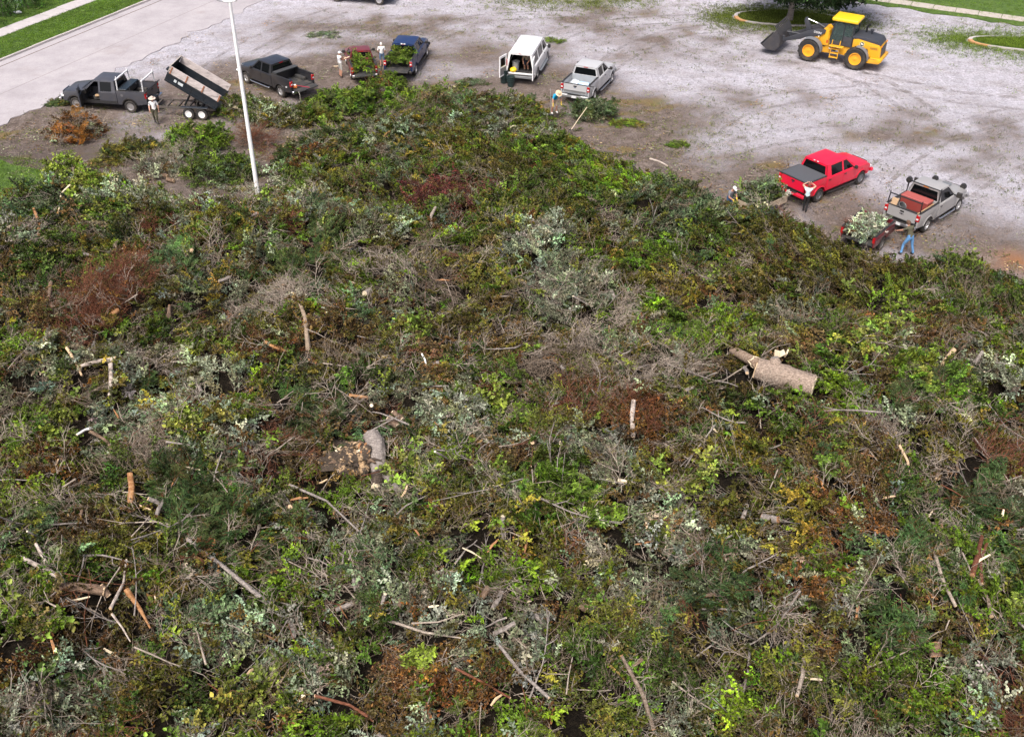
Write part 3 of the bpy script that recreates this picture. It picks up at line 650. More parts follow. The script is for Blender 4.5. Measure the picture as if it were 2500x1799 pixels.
for sp_, (nm, lb) in LBL.items():
    sel = np.zeros(len(kinds), bool); tint = np.zeros((len(kinds), 3))
    for k_, (s_, c_, spread) in PAL.items():
        if s_ != sp_: continue
        w_ = kinds == k_; sel |= w_
        n_ = w_.sum(); f_ = np.exp(rng.normal(0, spread, (n_, 1))) * ST[best[w_]][:, None]; hue = np.exp(rng.normal(0, .10, (n_, 3)))
        tint[w_] = np.array(c_) * (.91, .93, .90) * f_ * hue
    if sel.sum() == 0: continue
    scatter(nm, sp_, np.stack([cx_, cy_, ch + zoff], -1)[sel], np.stack([rollr, pitch, ang], -1)[sel], scl_[sel], np.clip(tint[sel], 0, .8), lb)
# ------------------------------------------------------------------ vehicle materials
GLASS = plain('dark_window_glass', (.004, .005, .006), .10, 0, .35, .02)
def clear_glass():
    m, nt, b = nodes('cab_glass'); b.inputs['Base Color'].default_value = (.10, .14, .14, 1); b.inputs['Roughness'].default_value = .05
    t = nt.nodes.new('ShaderNodeBsdfTransparent'); t.inputs[0].default_value = (.62, .72, .70, 1); mx = nt.nodes.new('ShaderNodeMixShader'); mx.inputs[0].default_value = .30
    nt.links.new(t.outputs[0], mx.inputs[1]); nt.links.new(b.outputs[0], mx.inputs[2]); nt.links.new(mx.outputs[0], nt.nodes['Material Output'].inputs[0]); return m
CLEAR = clear_glass()
RUBBER = plain('tyre_rubber', (.022, .021, .021), .85, var=.4, scale=8, dirt=.35)
ALLOY = plain('alloy_rim', (.55, .55, .56), .3, .8, var=.08)
CHROME = plain('chrome', (.72, .73, .75), .15, .95, var=.05)
BLACKP = plain('black_plastic', (.018, .018, .019), .55, var=.2, dirt=.2)
BLACKM = plain('black_metal', (.014, .015, .017), .4, var=.15)
BEDLINER = plain('bed_liner', (.035, .036, .038), .75, var=.25, scale=9, dirt=.35)
REDL = plain('red_lamp', (.42, .012, .015), .2, coat=.5)
WHITEL = plain('clear_lamp', (.75, .76, .78), .15, coat=.5)
AMBER = plain('amber_lamp', (.75, .25, .02), .25)
PLATE = plain('plate_white', (.72, .73, .75), .5, var=.1, scale=30)
SEAT = plain('seat_cloth', (.05, .048, .046), .9, var=.2)
TAN = plain('tan_board', (.40, .27, .15), .7, var=.2)
WHITEP = paint('white_paint', (.86, .86, .87), .05)
OVAL = plain('dark_blue_enamel', (.02, .05, .16), .3)

_wc = {}
def wheel(parent, x, y, r=.39, w=.27, rim=None, spokes=6, rr=.60):
    """tyre mesh with a rim child; axis along y"""
    rim = rim or ALLOY; s = 1 if y > 0 else -1; key = (r, w, rim.name, spokes, rr)
    if key not in _wc:
        bm = bmesh.new(); h = w / 2
        b_lathe(bm, [(r * rr, -h * .9), (r * .86, -h), (r * .97, -h * .82), (r, -h * .5), (r, h * .5), (r * .97, h * .82), (r * .86, h), (r * rr, h * .9)], 28, closed=True)
        # tread blocks
        for j in range(28):
            a = 2 * math.pi * j / 28
            b_box(bm, (math.cos(a) * r * .995, (h * .4) * (1 if j % 2 else -1), math.sin(a) * r * .995), (.03 * r / .39, h * .75, .05 * r / .39), Matrix.Rotation(-a, 3, 'Y'))
        bmesh.ops.recalc_face_normals(bm, faces=bm.faces)
        tm = bpy.data.meshes.new('wheel'); bm.to_mesh(tm); bm.free(); tm.materials.append(RUBBER)
        bm = bmesh.new(); q = r * rr
        b_lathe(bm, [(q * 1.02, h * .55), (q * 1.02, h * .92), (q * .9, h * .92), (q * .86, h * .3), (.001, h * .25)], 28)
        b_lathe(bm, [(q * .26, h * .2), (q * .24, h * .75), (.001, h * .8)], 14)
        for j in range(spokes):
            a = 2 * math.pi * j / spokes
            b_box(bm, (math.cos(a) * q * .55, h * .55, math.sin(a) * q * .55), (q * .72, h * .25, q * .22), Matrix.Rotation(-a, 3, 'Y'))
        bmesh.ops.remove_doubles(bm, verts=bm.verts[:], dist=1e-5); bmesh.ops.recalc_face_normals(bm, faces=bm.faces)
        rm = bpy.data.meshes.new('rim'); bm.to_mesh(rm); bm.free(); rm.materials.append(rim)
        _wc[key] = (tm, rm)
    tm, rm = _wc[key]
    t = link('wheel', tm, parent, (x, y, r), (0, 0, 0 if s > 0 else math.pi)); link('rim', rm, t); return t

def text_mesh(name, s, size, mat, parent, loc, rot, th=.004):
    cu = bpy.data.curves.new(name, 'FONT'); cu.body = s; cu.size = size; cu.extrude = th; cu.align_x = 'CENTER'; cu.align_y = 'CENTER'
    o = bpy.data.objects.new(name, cu); COL.objects.link(o)
    dg = bpy.context.evaluated_depsgraph_get(); me = bpy.data.meshes.new_from_object(o.evaluated_get(dg)); bpy.data.objects.remove(o)
    me.materials.clear(); me.materials.append(mat); me.name = name
    return link(name, me, parent, loc, rot)

def arch(cx, r, zc, z0, n=9, left_first=True):
    """points of a wheel arch from +x side to -x side, lifted over the wheel"""
    a0 = math.asin(max(-1, min(1, (z0 - zc) / r))); pts = []
    for i in range(n + 1):
        a = a0 + (math.pi - 2 * a0) * i / n; pts.append((cx + r * math.cos(a), zc + r * math.sin(a)))
    return pts

def pickup(name, loc, heading, label, body, wb=3.68, cab='super', zr=1.93, zb=1.30, bedz=1.40, W=.99, ro=1.2, fo=.98, roof=None, trim=None, rimm=None, gate='closed', door_open=False, lower=None, tyre=.39,
           bed_in=None, bumper=None, plate=True, steps=True, handle=None, emblem='oval', tow=False, mirrors='small', chrome_gate=False):
    t = empty(name, loc, heading, label, 'pickup truck')
    roofm = roof or body; trim = trim or BLACKP; bed_in = bed_in or BEDLINER; bumper = bumper or CHROME; handle = handle or trim; low = lower or body
    xc = {'reg': wb - 2.50, 'super': wb - 2.88, 'crew': wb - 3.20}[cab]; xA = wb - .72; xW = wb - 1.42; xN = wb + fo; xr = -ro; zl = .50 * tyre / .39
    fa = arch(wb, tyre * 1.24, tyre + .02, zl); ra = arch(0, tyre * 1.24, tyre + .02, zl)
    def nose(o):      # front corners drawn in, hood falling towards the grille
        for v in o.data.vertices:
            q_ = max(0, (v.co.x - wb + .1) / (fo + .1))
            v.co.y *= 1 - .10 * q_ ** 2; v.co.x -= .16 * q_ * (v.co.y / W) ** 2
        return o
    door0, door1 = wb - 1.72, wb - .62     # front door rear and front edges
    prof = [(xc, zl), (xc, zb), (xA, zb + .02), (xA + .25, zb - .02), (xN - .30, zb - .17), (xN - .08, zb - .27), (xN, zb - .42), (xN, zl + .12), (xN - .04, zl + .05)] + fa
    if not door_open:
        nose(extr('body', prof, -W, W, body, t, bevel=.045))
    else:   # left front door stands open: the sill stays, the opening goes in to the seats
        nose(extr('body', prof, -W, .25, body, t, bevel=.03))
        pf = [(door1, zl), (door1, zb), (xA, zb + .02), (xA + .25, zb - .02), (xN - .30, zb - .17), (xN - .08, zb - .27), (xN, zb - .42), (xN, zl + .12), (xN - .04, zl + .05)] + fa
        nose(extr('fender', pf, .252, W, body, t, bevel=.03))
        extr('quarter_panel', [(xc, zl), (xc, zb), (door0, zb), (door0, zl)], .252, W, body, t, bevel=.02)
        box('door_sill', ((door0 + door1) / 2, .62, zl + .03), (door1 - door0 - .004, .73, .06), BLACKP, t)
        box('seat', (door0 + .25, .58, zl + .30), (.52, .52, .28), SEAT, t, .05); box('seat_back', (door0 + .02, .58, zl + .68), (.18, .50, .62), SEAT, t, .06, Matrix.Rotation(R(-14), 3, 'Y'))
        lathe('steering_wheel', [(.17, -.015), (.20, 0), (.17, .015), (.155, 0)], BLACKP, t, 18, 'x', (door1 - .42, .56, zb - .06), closed=True)
        box('dashboard', (door1 - .12, .60, zb - .12), (.22, .68, .24), BLACKP, t, .04)
        tb = box('paper_bag', (door0 + .18, .80, zl + .46), (.34, .24, .10), TAN, t, .03, Matrix.Rotation(R(25), 3, 'Z'))
    if lower:
        for s in (-1, 1): box('rocker_panel', ((xc + wb - tyre * 1.3) / 2, s * (W + .003), zl + .12), (wb - tyre * 1.3 - xc, .012, .2), lower, t)
    # hood with its raised centre
    hz = lambda x: zb - .02 + (x - (xA + .25)) / (xN - .28 - xA - .25) * (-.15)
    x0, x1 = xA + .22, xN - .30
    hd = []
    for i in range(5):
        for j in range(7):
            x = x0 + (x1 - x0) * i / 4; y = (-(W - .17) + 2 * (W - .17) * j / 6) * (1 - .05 * (i / 4) ** 2); e = (1 - abs(2 * j / 6 - 1) ** 3) * min(1, (4 - i) * .6 + .3)
            hd.append((x, y, hz(x) + .004 + .05 * e))
    pydata('hood', hd, [[i * 7 + j, i * 7 + j + 1, (i + 1) * 7 + j + 1, (i + 1) * 7 + j] for i in range(4) for j in range(6)], body, True, t)
    # greenhouse
    wr = W * .76; wbl = W * .955
    def gp(x, z, s): return Vector((x, s * (wbl + (wr - wbl) * (z - zb) / (zr - zb)), z))
    zt = zr - .07
    def tx(xb, fr): return xb + fr
    sl_ = (xW - xA) / (zr - zb)
    def la(off, z): return xA + off + sl_ * (z - zb)          # along the windscreen slope
    xrt = xc + .10                                            # rear roof edge leans in a little
    def lc(off, z): return xc + off + (xrt - xc) * (z - zb) / (zr - zb)
    def lv_(x): return lambda z: x
    bounds = [(lambda z: la(0, z), lambda z: la(-.11, z))]
    bx0 = wb - 1.78; bounds.append((lv_(bx0 + .06), lv_(bx0 - .06)))
    if cab == 'crew': bounds.append((lv_(xc + .42), lambda z: lc(0, z)))
    elif cab == 'super': bounds.append((lv_(xc + .30), lambda z: lc(0, z)))
    else: bounds.append((lambda z: lc(.16, z), lambda z: lc(0, z)))
    if cab == 'reg': bounds = [bounds[0], bounds[2]]
    pil = bmesh.new()
    for s in (-1, 1):
        for f0, f1 in bounds:
            quad = [gp(f0(zb), zb, s), gp(f1(zb), zb, s), gp(f1(zt), zt, s), gp(f0(zt), zt, s)]
            a = [pil.verts.new(p) for p in quad]; b_ = [pil.verts.new(p - Vector((0, s * .05, 0))) for p in quad]
            pil.faces.new(a); pil.faces.new(b_[::-1])
            for i in range(4): pil.faces.new((a[i], a[(i + 1) % 4], b_[(i + 1) % 4], b_[i]))
        quad = [gp(la(0, zt), zt, s), gp(lc(0, zt), zt, s), gp(lc(0, zr), zr, s), gp(la(0, zr), zr, s)]
        a = [pil.verts.new(p) for p in quad]; b_ = [pil.verts.new(p - Vector((0, s * .05, 0))) for p in quad]
        pil.faces.new(a); pil.faces.new(b_[::-1])
        for i in range(4): pil.faces.new((a[i], a[(i + 1) % 4], b_[(i + 1) % 4], b_[i]))
        for k in range(len(bounds) - 1):
            f1, f0 = bounds[k][1], bounds[k + 1][0]
            if door_open and s > 0 and k == 0: continue
            quad = [gp(f1(zb), zb, s), gp(f0(zb), zb, s), gp(f0(zt), zt, s), gp(f1(zt), zt, s)]
            slab('side_window', [p - Vector((0, s * .02, 0)) for p in quad], (0, -s, 0), .01, GLASS, t)
    # rear wall round the back window
    zq0, zq1 = zb + .10, zr - .10
    def rp(y, z, o=0): return Vector((lc(0, z) - o, y * (wbl + (wr - wbl) * (z - zb) / (zr - zb)), z))
    for (za, zc_, ya, yb) in ((zb, zq0, -1, 1), (zq1, zr, -1, 1), (zq0, zq1, -1, -.86), (zq0, zq1, .86, 1)):
        quad = [rp(ya, za), rp(yb, za), rp(yb, zc_), rp(ya, zc_)]
        a = [pil.verts.new(p) for p in quad]; b_ = [pil.verts.new(p + Vector((.04, 0, 0))) for p in quad]
        pil.faces.new(a); pil.faces.new(b_[::-1])
        for i in range(4): pil.faces.new((a[i], a[(i + 1) % 4], b_[(i + 1) % 4], b_[i]))
    bm_obj('cab_frame', pil, roofm if roofm is not body else body, t)
    slab('rear_window', [rp(-.86, zq0, -.012), rp(.86, zq0, -.012), rp(.86, zq1, -.012), rp(-.86, zq1, -.012)], (1, 0, 0), .012, GLASS, t)
    slab('windshield', [gp(la(0, zb), zb, -1) + Vector((-.012, .07, 0)), gp(la(0, zb), zb, 1) + Vector((-.012, -.07, 0)), gp(la(0, zr), zr - .015, 1) + Vector((-.012, -.05, 0)), gp(la(0, zr), zr - .015, -1) + Vector((-.012, .05, 0))], (-.6, 0, -.8), .012, GLASS, t)
    rf = []; n = 8
    for i in range(n + 1):
        for j in range(n + 1):
            x = xrt - .02 + (xW + .02 - xrt + .02) * i / n; y = -wr + 2 * wr * j / n
            rf.append((x, y, zr + .05 * (1 - abs(2 * j / n - 1) ** 2.5) * (1 - .75 * abs(2 * i / n - 1) ** 4) + (.012 if j in (2, 6) else 0)))
    base = len(rf); k = n + 1
    fc = [[i * k + j, i * k + j + 1, (i + 1) * k + j + 1, (i + 1) * k + j] for i in range(n) for j in range(n)]
    pydata('roof', rf, fc, roofm, True, t)
    box('brake_lamp', (xrt - .03, 0, zr - .035), (.02, .30, .035), REDL if emblem != 'bowtie' else AMBER, t)
    # bed
    zf = .80 * tyre / .39
    bs = [(xr, zl + .12), (xr, bedz), (xc - .025, bedz), (xc - .025, zl)] + ra
    for s in (-1, 1):
        extr('bed_side', bs, s * (W - .10), s * W, body, t, bevel=.02)
        box('bed_rail', ((xr + xc) / 2, s * (W - .065), bedz + .012), (xc - xr - .08, .13, .03), trim, t, .008)
        box('wheel_well', (0, s * (W - .22), zf + .10), (.95, .236, .22), bed_in, t, .03)
        for j in range(2):
            d0 = (xc + .10 if cab != 'reg' else xc + .08, bx0) if j else (bx0 + .02, door1)
            if cab == 'reg':
                if j: continue
                d0 = (xc + .08, door1)
            if door_open and s > 0 and j == 0: continue
            if d0[1] - d0[0] < .25: continue
            dr = box('door', ((d0[0] + d0[1]) / 2, s * (W + .001), (zl + zb) / 2 + .01), (d0[1] - d0[0] - .02, .014, zb - zl - .12), body, t, .006)
            if cab != 'super' or j == 0: box('handle', (d0[0] + .14, s * (W + .022), zb - .16), (.20, .03, .045), handle, dr, .01)
        # mirror
        ms = 1.0 if mirrors == 'small' else 1.5
        mr = box('mirror', (xA - .22, s * (W + .17 * ms), zb + .10), (.12, .20 * ms, .20 * ms), BLACKP, t, .03); box('mirror_arm', (xA - .2, s * (W + .03), zb + .04), (.06, .12, .05), BLACKP, mr)
        tl = box('tail_light', (xr + .05, s * (W - .085), bedz - .24), (.13, .185, .36), REDL, t, .02); box('reverse_lamp', (xr - .0165, s * (W - .085), bedz - .26), (.006, .11, .09), WHITEL, tl)
        box('headlight', (xN - .17, s * (W - .27), zb - .44), (.26, .36, .18), WHITEL, t, .03)
        if steps: tube('step_bar', [(xc + .2, s * (W + .05), zl - .06), (xc + .35, s * (W + .09), zl - .09), (wb - .75, s * (W + .09), zl - .09), (wb - .6, s * (W + .04), zl - .06)], .045, CHROME if steps == 'chrome' else BLACKP, t, 8)
        wheel(t, 0, s * (W - .13), tyre, .27, rimm); wheel(t, wb, s * (W - .13), tyre, .27, rimm)
        # lip round the arches
        for ax in (0, wb):
            al = arch(ax, tyre * 1.24, tyre + .02, zl + .06, 10); al2 = arch(ax, tyre * 1.24 + .06, tyre + .02, zl + .06, 10)
            bm = bmesh.new(); y0_, y1_ = s * (W - .02), s * (W + .025)
            for i in range(len(al) - 1):
                va = [bm.verts.new((p[0], y, p[1])) for y in (y0_, y1_) for p in (al[i], al[i + 1], al2[i + 1], al2[i])]
                for fq in ((0, 1, 2, 3), (4, 5, 6, 7), (0, 1, 5, 4), (2, 3, 7, 6)): bm.faces.new([va[q_] for q_ in fq])
            bmesh.ops.remove_doubles(bm, verts=bm.verts[:], dist=1e-4); bm_obj('wheel_arch_lip', bm, trim if lower else body, t)
    fl = box('bed_floor', ((xr + xc) / 2, 0, zf - .03), (xc - xr - .06, 2 * W - .24, .06), bed_in, t)
    rb = bmesh.new()
    for j in range(9): b_box(rb, ((xr + xc) / 2, -(W - .5) + j * (2 * W - 1.0) / 8, zf + .004), (xc - xr - .10, .05, .012))
    bm_obj('floor_ribs', rb, bed_in, fl)
    box('bed_front', (xc - .065, 0, (zf + bedz) / 2), (.05, 2 * W - .206, bedz - zf), bed_in if bed_in is not BEDLINER else body, t)
    box('chassis', ((xr + xN) / 2, 0, zl + .02), (xN - xr - .5, .9, .24), BLACKM, t)
    for ax in (0, wb): tube('axle', [(ax, -W + .2, tyre), (ax, W - .2, tyre)], .06, BLACKM, t)
    # tailgate
    gw = 2 * W - .38; gh = bedz - zf - .02
    if gate == 'closed':
        g = box('tailgate', (xr + .035, 0, zf + .01 + gh / 2), (.07, gw, gh), body, t, .015)
        box('gate_cap', (xr + .035, 0, bedz + .008), (.085, gw, .025), trim, g); gx = xr - .003
        if emblem == 'oval': lathe('emblem', [(.001, -.012), (.036, -.01), (.036, 0)], OVAL, g, 16, 'x', (gx, 0, bedz - .22)); g.children[-1].scale = (1, 1.6, 1); g.children[-1].location = (0, 0, 0)
        else:
            box('emblem', (gx - .004, 0, bedz - .26), (.012, .26, .035), CHROME, g, .004); box('emblem', (gx - .006, 0, bedz - .26), (.012, .10, .075), CHROME, g, .004)
        box('gate_handle', (gx - .006, 0, bedz - .13), (.018, .22, .09), BLACKP, g, .008)
        if chrome_gate: box('gate_band', (gx - .002, 0, zf + .12), (.012, gw - .1, .12), plain('grey_band', (.25, .25, .26), .4, .4), g)
    else:
        g = box('tailgate', (xr - gh / 2 - .02, 0, zf - .04), (gh, gw, .07), bed_in, t, .012)
        box('gate_rib', (xr - gh / 2, 0, zf + .001), (gh * .8, gw * .8, .014), bed_in, g)
        for s in (-1, 1): tube('gate_cable', [(xr + .02, s * gw / 2, bedz - .2), (xr - gh * .75, s * gw / 2, zf)], .01, BLACKM, g, 5)
    bp = box('rear_bumper', (xr - .10, 0, zl + .12), (.18, 2 * W - .02, .20), bumper, t, .04); box('bumper_step', (xr - .12, 0, zl + .225), (.15, .9, .012), BLACKP, bp)
    if plate: box('license_plate', (xr - .198, 0, zl + .12), (.012, .31, .155), PLATE, t)
    tube('hitch', [(xr + .1, 0, zl - .02), (xr - .28, 0, zl - .02)], .035, BLACKM, t, 6)
    box('front_bumper', (xN + .03, 0, zl + .14), (.18, 2 * W - .02, .22), bumper, t, .05); box('grille', (xN + .004, 0, zb - .40), (.03, 2 * W - .95, .26), BLACKP if bumper is not CHROME else CHROME, t, .02)
    return t, dict(xc=xc, xr=xr, zf=zf, bedz=bedz, W=W, zr=zr, zb=zb, xrt=xrt, xA=xA, xN=xN, zl=zl, wb=wb, door1=door1)

def at(t, x, y, z=0.0):
    """a point of a placed thing in the scene"""
    a = t.rotation_euler.z; c, s = math.cos(a), math.sin(a)
    return Vector((t.location.x + c * x - s * y, t.location.y + s * x + c * y, t.location.z + z))

# ---- 1 dark grey pickup, driver's door open, ladder rack
GREYP = paint('dark_grey_paint', (.058, .061, .075), .12)
tk, d = pickup('pickup_truck', (-24.45, 64.94, 0), R(172.7), 'dark grey extended cab pickup with open driver door hitched to the dump trailer', GREYP, cab='super', door_open=True, lower=plain('grey_cladding', (.024, .024, .026), .6), plate=False, steps=False)
# door swung open on its front hinge
dr = bpy.data.objects.new('door', None)
hx, hy = d['door1'], d['W']
ang_ = R(72)
def dp(l, z, o=0): return Vector((hx - math.cos(ang_) * l + math.sin(ang_) * o, hy + math.sin(ang_) * l + math.cos(ang_) * o, z))
bm = bmesh.new()
for (l0, l1, za, zc_) in ((0, 1.08, .56, 1.30), (0, .08, 1.30, 1.36), (1.0, 1.08, 1.30, 1.80), (.42, 1.08, 1.80, 1.86)):
    qd = [dp(l0, za), dp(l1, za), dp(l1, zc_), dp(l0, zc_)]; a = [bm.verts.new(p) for p in qd]; b_ = [bm.verts.new(p + Vector((math.sin(ang_), math.cos(ang_), 0)) * .08) for p in qd]
    bm.faces.new(a); bm.faces.new(b_[::-1])
    for i in range(4): bm.faces.new((a[i], a[(i + 1) % 4], b_[(i + 1) % 4], b_[i]))
od = bm_obj('door', bm, GREYP, tk); tag(od, 'open driver door swung outward')
slab('door_glass', [dp(.10, 1.31, .03), dp(1.0, 1.31, .03), dp(1.0, 1.80, .03), dp(.45, 1.80, .03)], (math.sin(ang_), math.cos(ang_), 0), .01, GLASS, od)
slab('door_trim', [dp(.06, .62, -.012), dp(1.02, .62, -.012), dp(1.02, 1.26, -.012), dp(.06, 1.26, -.012)], (math.sin(ang_), math.cos(ang_), 0), .01, BLACKP, od)
lathe('fuel_cap', [(.001, .01), (.085, .008), (.09, 0)], plain('fuel_flap_ring', (.12, .12, .13), .4), tk, 16, 'y', (.42, d['W'] + .002, 1.12))
RACK = plain('white_aluminium', (.74, .75, .77), .4, .2, var=.06)
for i_, (xp, lab) in enumerate(((d['xc'] - .12, 0), (d['xr'] + .18, 1))):
    bm = bmesh.new(); w_ = d['W'] - .08; top = 2.08
    for s in (-1, 1): b_tube(bm, [(xp, s * w_, d['bedz'] + .02), (xp, s * (w_ - .06), top)], .042, 6)
    b_box(bm, (xp, 0, top + .02), (.11, 2 * w_ + .02, .06))
    for s in (-1, 1): b_box(bm, (xp, s * (w_ - .12), top + .12), (.05, .04, .14))
    rk = bm_obj('ladder_rack_hoop', bm, RACK); rk.location = tk.location; rk.rotation_euler = tk.rotation_euler
    tag(rk, ('white ladder rack hoop behind the cab of the dark grey pickup', 'white ladder rack hoop over the tailgate of the dark grey pickup')[i_], 'ladder rack', 'ladder rack hoops')
tb = empty('tool_box', at(tk, d['xc'] - .45, 0, d['bedz'] - .12), tk.rotation_euler.z, 'black crossbed tool box behind the cab of the dark grey pickup', 'tool box')
box('box_body', (0, 0, 0), (.5, 1.70, .34), BLACKM, tb, .02); box('lid', (0, 0, .2), (.54, 1.88, .07), plain('tool_box_lid', (.02, .03, .04), .35), tb, .02)
for s in (-.5, .5): box('latch', (-.262, s, .12), (.02, .09, .12), CHROME, tb)
cu = empty('coiled_hose', at(tk, -.55, 0, d['zf'] + .02), tk.rotation_euler.z, 'coil of pale hose in the bed of the dark grey pickup', 'hose')
for i in range(4): lathe('coil', [(.26 - .02 * i, .03), (.29 - .02 * i, .055), (.26 - .02 * i, .08), (.235 - .02 * i, .055)], plain('pale_hose', (.45, .42, .40), .5), cu, 18, 'z', (0.05 * i, .04 * i, .05 * i), closed=True)
TRUCK_L = tk

# ---- 2 black pickup with the tailgate down
BLKP = paint('charcoal_paint', (.019, .020, .025), .08); BLKR = paint('sky_lit_roof_paint', (.045, .05, .058), .1)
tk2, d2 = pickup('pickup_truck', (-14.89, 67.6, 0), R(139.2), 'charcoal black extended cab pickup with lowered tailgate and folded bed cover', BLKP, cab='super', gate='open', steps='chrome', plate=False)
cv = empty('bed_cover', at(tk2, d2['xc'] - .25, 0, d2['bedz'] + .03), tk2.rotation_euler.z, 'black tonneau cover folded up behind the cab of the charcoal pickup', 'bed cover')
for i in range(3): box('cover_panel', (-.04 * i, 0, .028 + i * .045), (.42, 1.82, .036), plain('cover_vinyl', (.05, .052, .056), .6), cv, .01)
st = tube('tie_strap', [at(tk2, .1, .3, d2['zf'] + .03), at(tk2, -.9, .25, d2['zf'] + .03), at(tk2, -1.75, -.1, d2['zf'] + .02)], .022, plain('red_strap', (.36, .02, .05), .7)); tag(st, 'red tie-down strap lying across the tailgate of the charcoal pickup', 'strap')
cs = empty('chainsaw', at(tk2, -1.15, .62, d2['zf'] + .02), tk2.rotation_euler.z + .7, 'orange and white chainsaw on the tailgate of the charcoal pickup', 'chainsaw')
OR = plain('orange_plastic', (.60, .16, .03), .45)
box('motor_housing', (0, 0, .11), (.30, .20, .20), OR, cs, .04); box('guide_bar', (.38, .05, .08), (.46, .012, .08), RACK, cs); tube('front_handle', [(.05, -.12, .1), (.08, -.1, .26), (.08, .1, .26), (.05, .12, .1)], .014, BLACKP, cs, 6); box('rear_handle', (-.22, 0, .10), (.22, .04, .05), BLACKP, cs, .01); box('top_cover', (.02, 0, .23), (.2, .16, .05), WHITEL, cs, .02)
bk = tag(lathe('gas_can', [(.001, 0), (.14, 0), (.15, .05), (.15, .26), (.05, .32), (.05, .36), (.001, .36)], plain('navy_plastic', (.02, .025, .05), .4), None, 14, 'z'), 'dark blue fuel can standing in the bed of the charcoal pickup', 'fuel can'); bk.location = at(tk2, -.35, .35, d2['zf'] + .01)
rp_ = tube('hanging_rope', [at(tk2, -1.75, .83, d2['zf']), at(tk2, -1.88, .84, .62), at(tk2, -1.87, .86, .2), at(tk2, -1.82, .9, .02)], .015, plain('rope', (.42, .40, .35), .9), None, 5); tag(rp_, 'frayed pale rope hanging off the lowered tailgate of the charcoal pickup', 'rope')

# ---- 3 maroon older pickup full of leafy branches
MAR = paint('faded_maroon_paint', (.16, .026, .034), .3); 
p3 = G(887, 202); tk3, d3 = pickup('pickup_truck', (p3.x - .1, p3.y + .9, 0), R(104), 'faded maroon old pickup with a bed full of leafy branches', MAR, wb=3.0, cab='reg', zr=1.68, zb=1.12, bedz=1.18, W=.88, ro=1.05, fo=.85, gate='open', tyre=.34, plate=False, steps=False, bumper=CHROME)
# ---- 4 blue pickup full of cedar
BLU = paint('dark_blue_paint', (.010, .028, .10), .1)
p4 = G(978, 194); tk4, d4 = pickup('pickup_truck', (p4.x + .05, p4.y + 1.0, 0), R(82), 'dark blue crew cab pickup heaped with green branches', BLU, cab='crew', gate='open', plate=False, bumper=BLACKP, steps=True)
lb = bmesh.new()
for s in (-.1, .1): b_box(lb, (d4['xrt'] - .02, s, d4['zr'] + .0), (.05, .13, .07))
bm_obj('cargo_lamp', lb, WHITEL, tk4)
# ---- 5 silver pickup
SIL = paint('silver_paint', (.47, .475, .49), .1)
tk5, d5 = pickup('pickup_truck', (4.36, 67.2, 0), R(67.2), 'silver pickup with pale blue barrels in its open bed', SIL, wb=3.55, cab='super', steps='chrome', bed_in=plain('pale_bed_liner', (.34, .37, .40), .6, var=.12, dirt=.2), chrome_gate=True, bumper=plain('grey_bumper', (.36, .37, .38), .35, .5))
PB = plain('pale_blue_plastic', (.42, .58, .74), .4, var=.08)
for i, (x, y, a, r, L_, lb_) in enumerate(((-.45, -.38, 1.45, .27, .75, 'pale blue barrel on its side with dark open mouth in the silver pickup'), (-.35, .20, .9, .26, .7, 'white and pale blue bag-lined bin lying in the silver pickup'))):
    br = empty('barrel', at(tk5, x, y, d5['zf'] + r + .02), tk5.rotation_euler.z + a, lb_, 'barrel')
    mt = PB if i == 0 else plain('white_plastic_bin', (.66, .72, .78), .45)
    lathe('shell', [(.001, L_ / 2), (r * .9, L_ / 2), (r, L_ / 2 - .05), (r, .08), (r * 1.02, .06), (r, .04), (r, -L_ / 2), (r * .93, -L_ / 2), (r * .93, L_ / 2 - .08), (.001, L_ / 2 - .08)], mt, br, 22, 'x')
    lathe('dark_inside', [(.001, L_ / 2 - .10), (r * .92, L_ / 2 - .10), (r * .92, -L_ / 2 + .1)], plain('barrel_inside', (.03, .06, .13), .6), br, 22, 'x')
# ---- 6 red pickup
REDP = paint('bright_red_paint', (.70, .010, .045), .05)
tk6, d6 = pickup('pickup_truck', (16.2, 53.34, 0), R(37.9), 'bright red crew cab pickup with a closed black bed cover', REDP, cab='crew', bumper=REDP, steps=True, rimm=plain('dark_alloy', (.24, .24, .26), .35, .7), trim=BLACKP)
bm = bmesh.new(); b_box(bm, ((d6['xr'] + d6['xc']) / 2 + .0, 0, d6['bedz'] + .035), (d6['xc'] - d6['xr'] - .05, 2 * d6['W'] - .14, .035)); bmesh.ops.bevel(bm, geom=bm.edges[:], offset=.02, segments=2, affect='EDGES')
tc = bm_obj('bed_cover', bm, plain('charcoal_vinyl', (.075, .08, .09), .65, var=.25, scale=14), tk6); 
for s in (-.12, .12): box('cargo_lamp', (d6['xrt'] - .02, s, d6['zr'] + .01), (.05, .1, .05), WHITEL, tk6, .01)
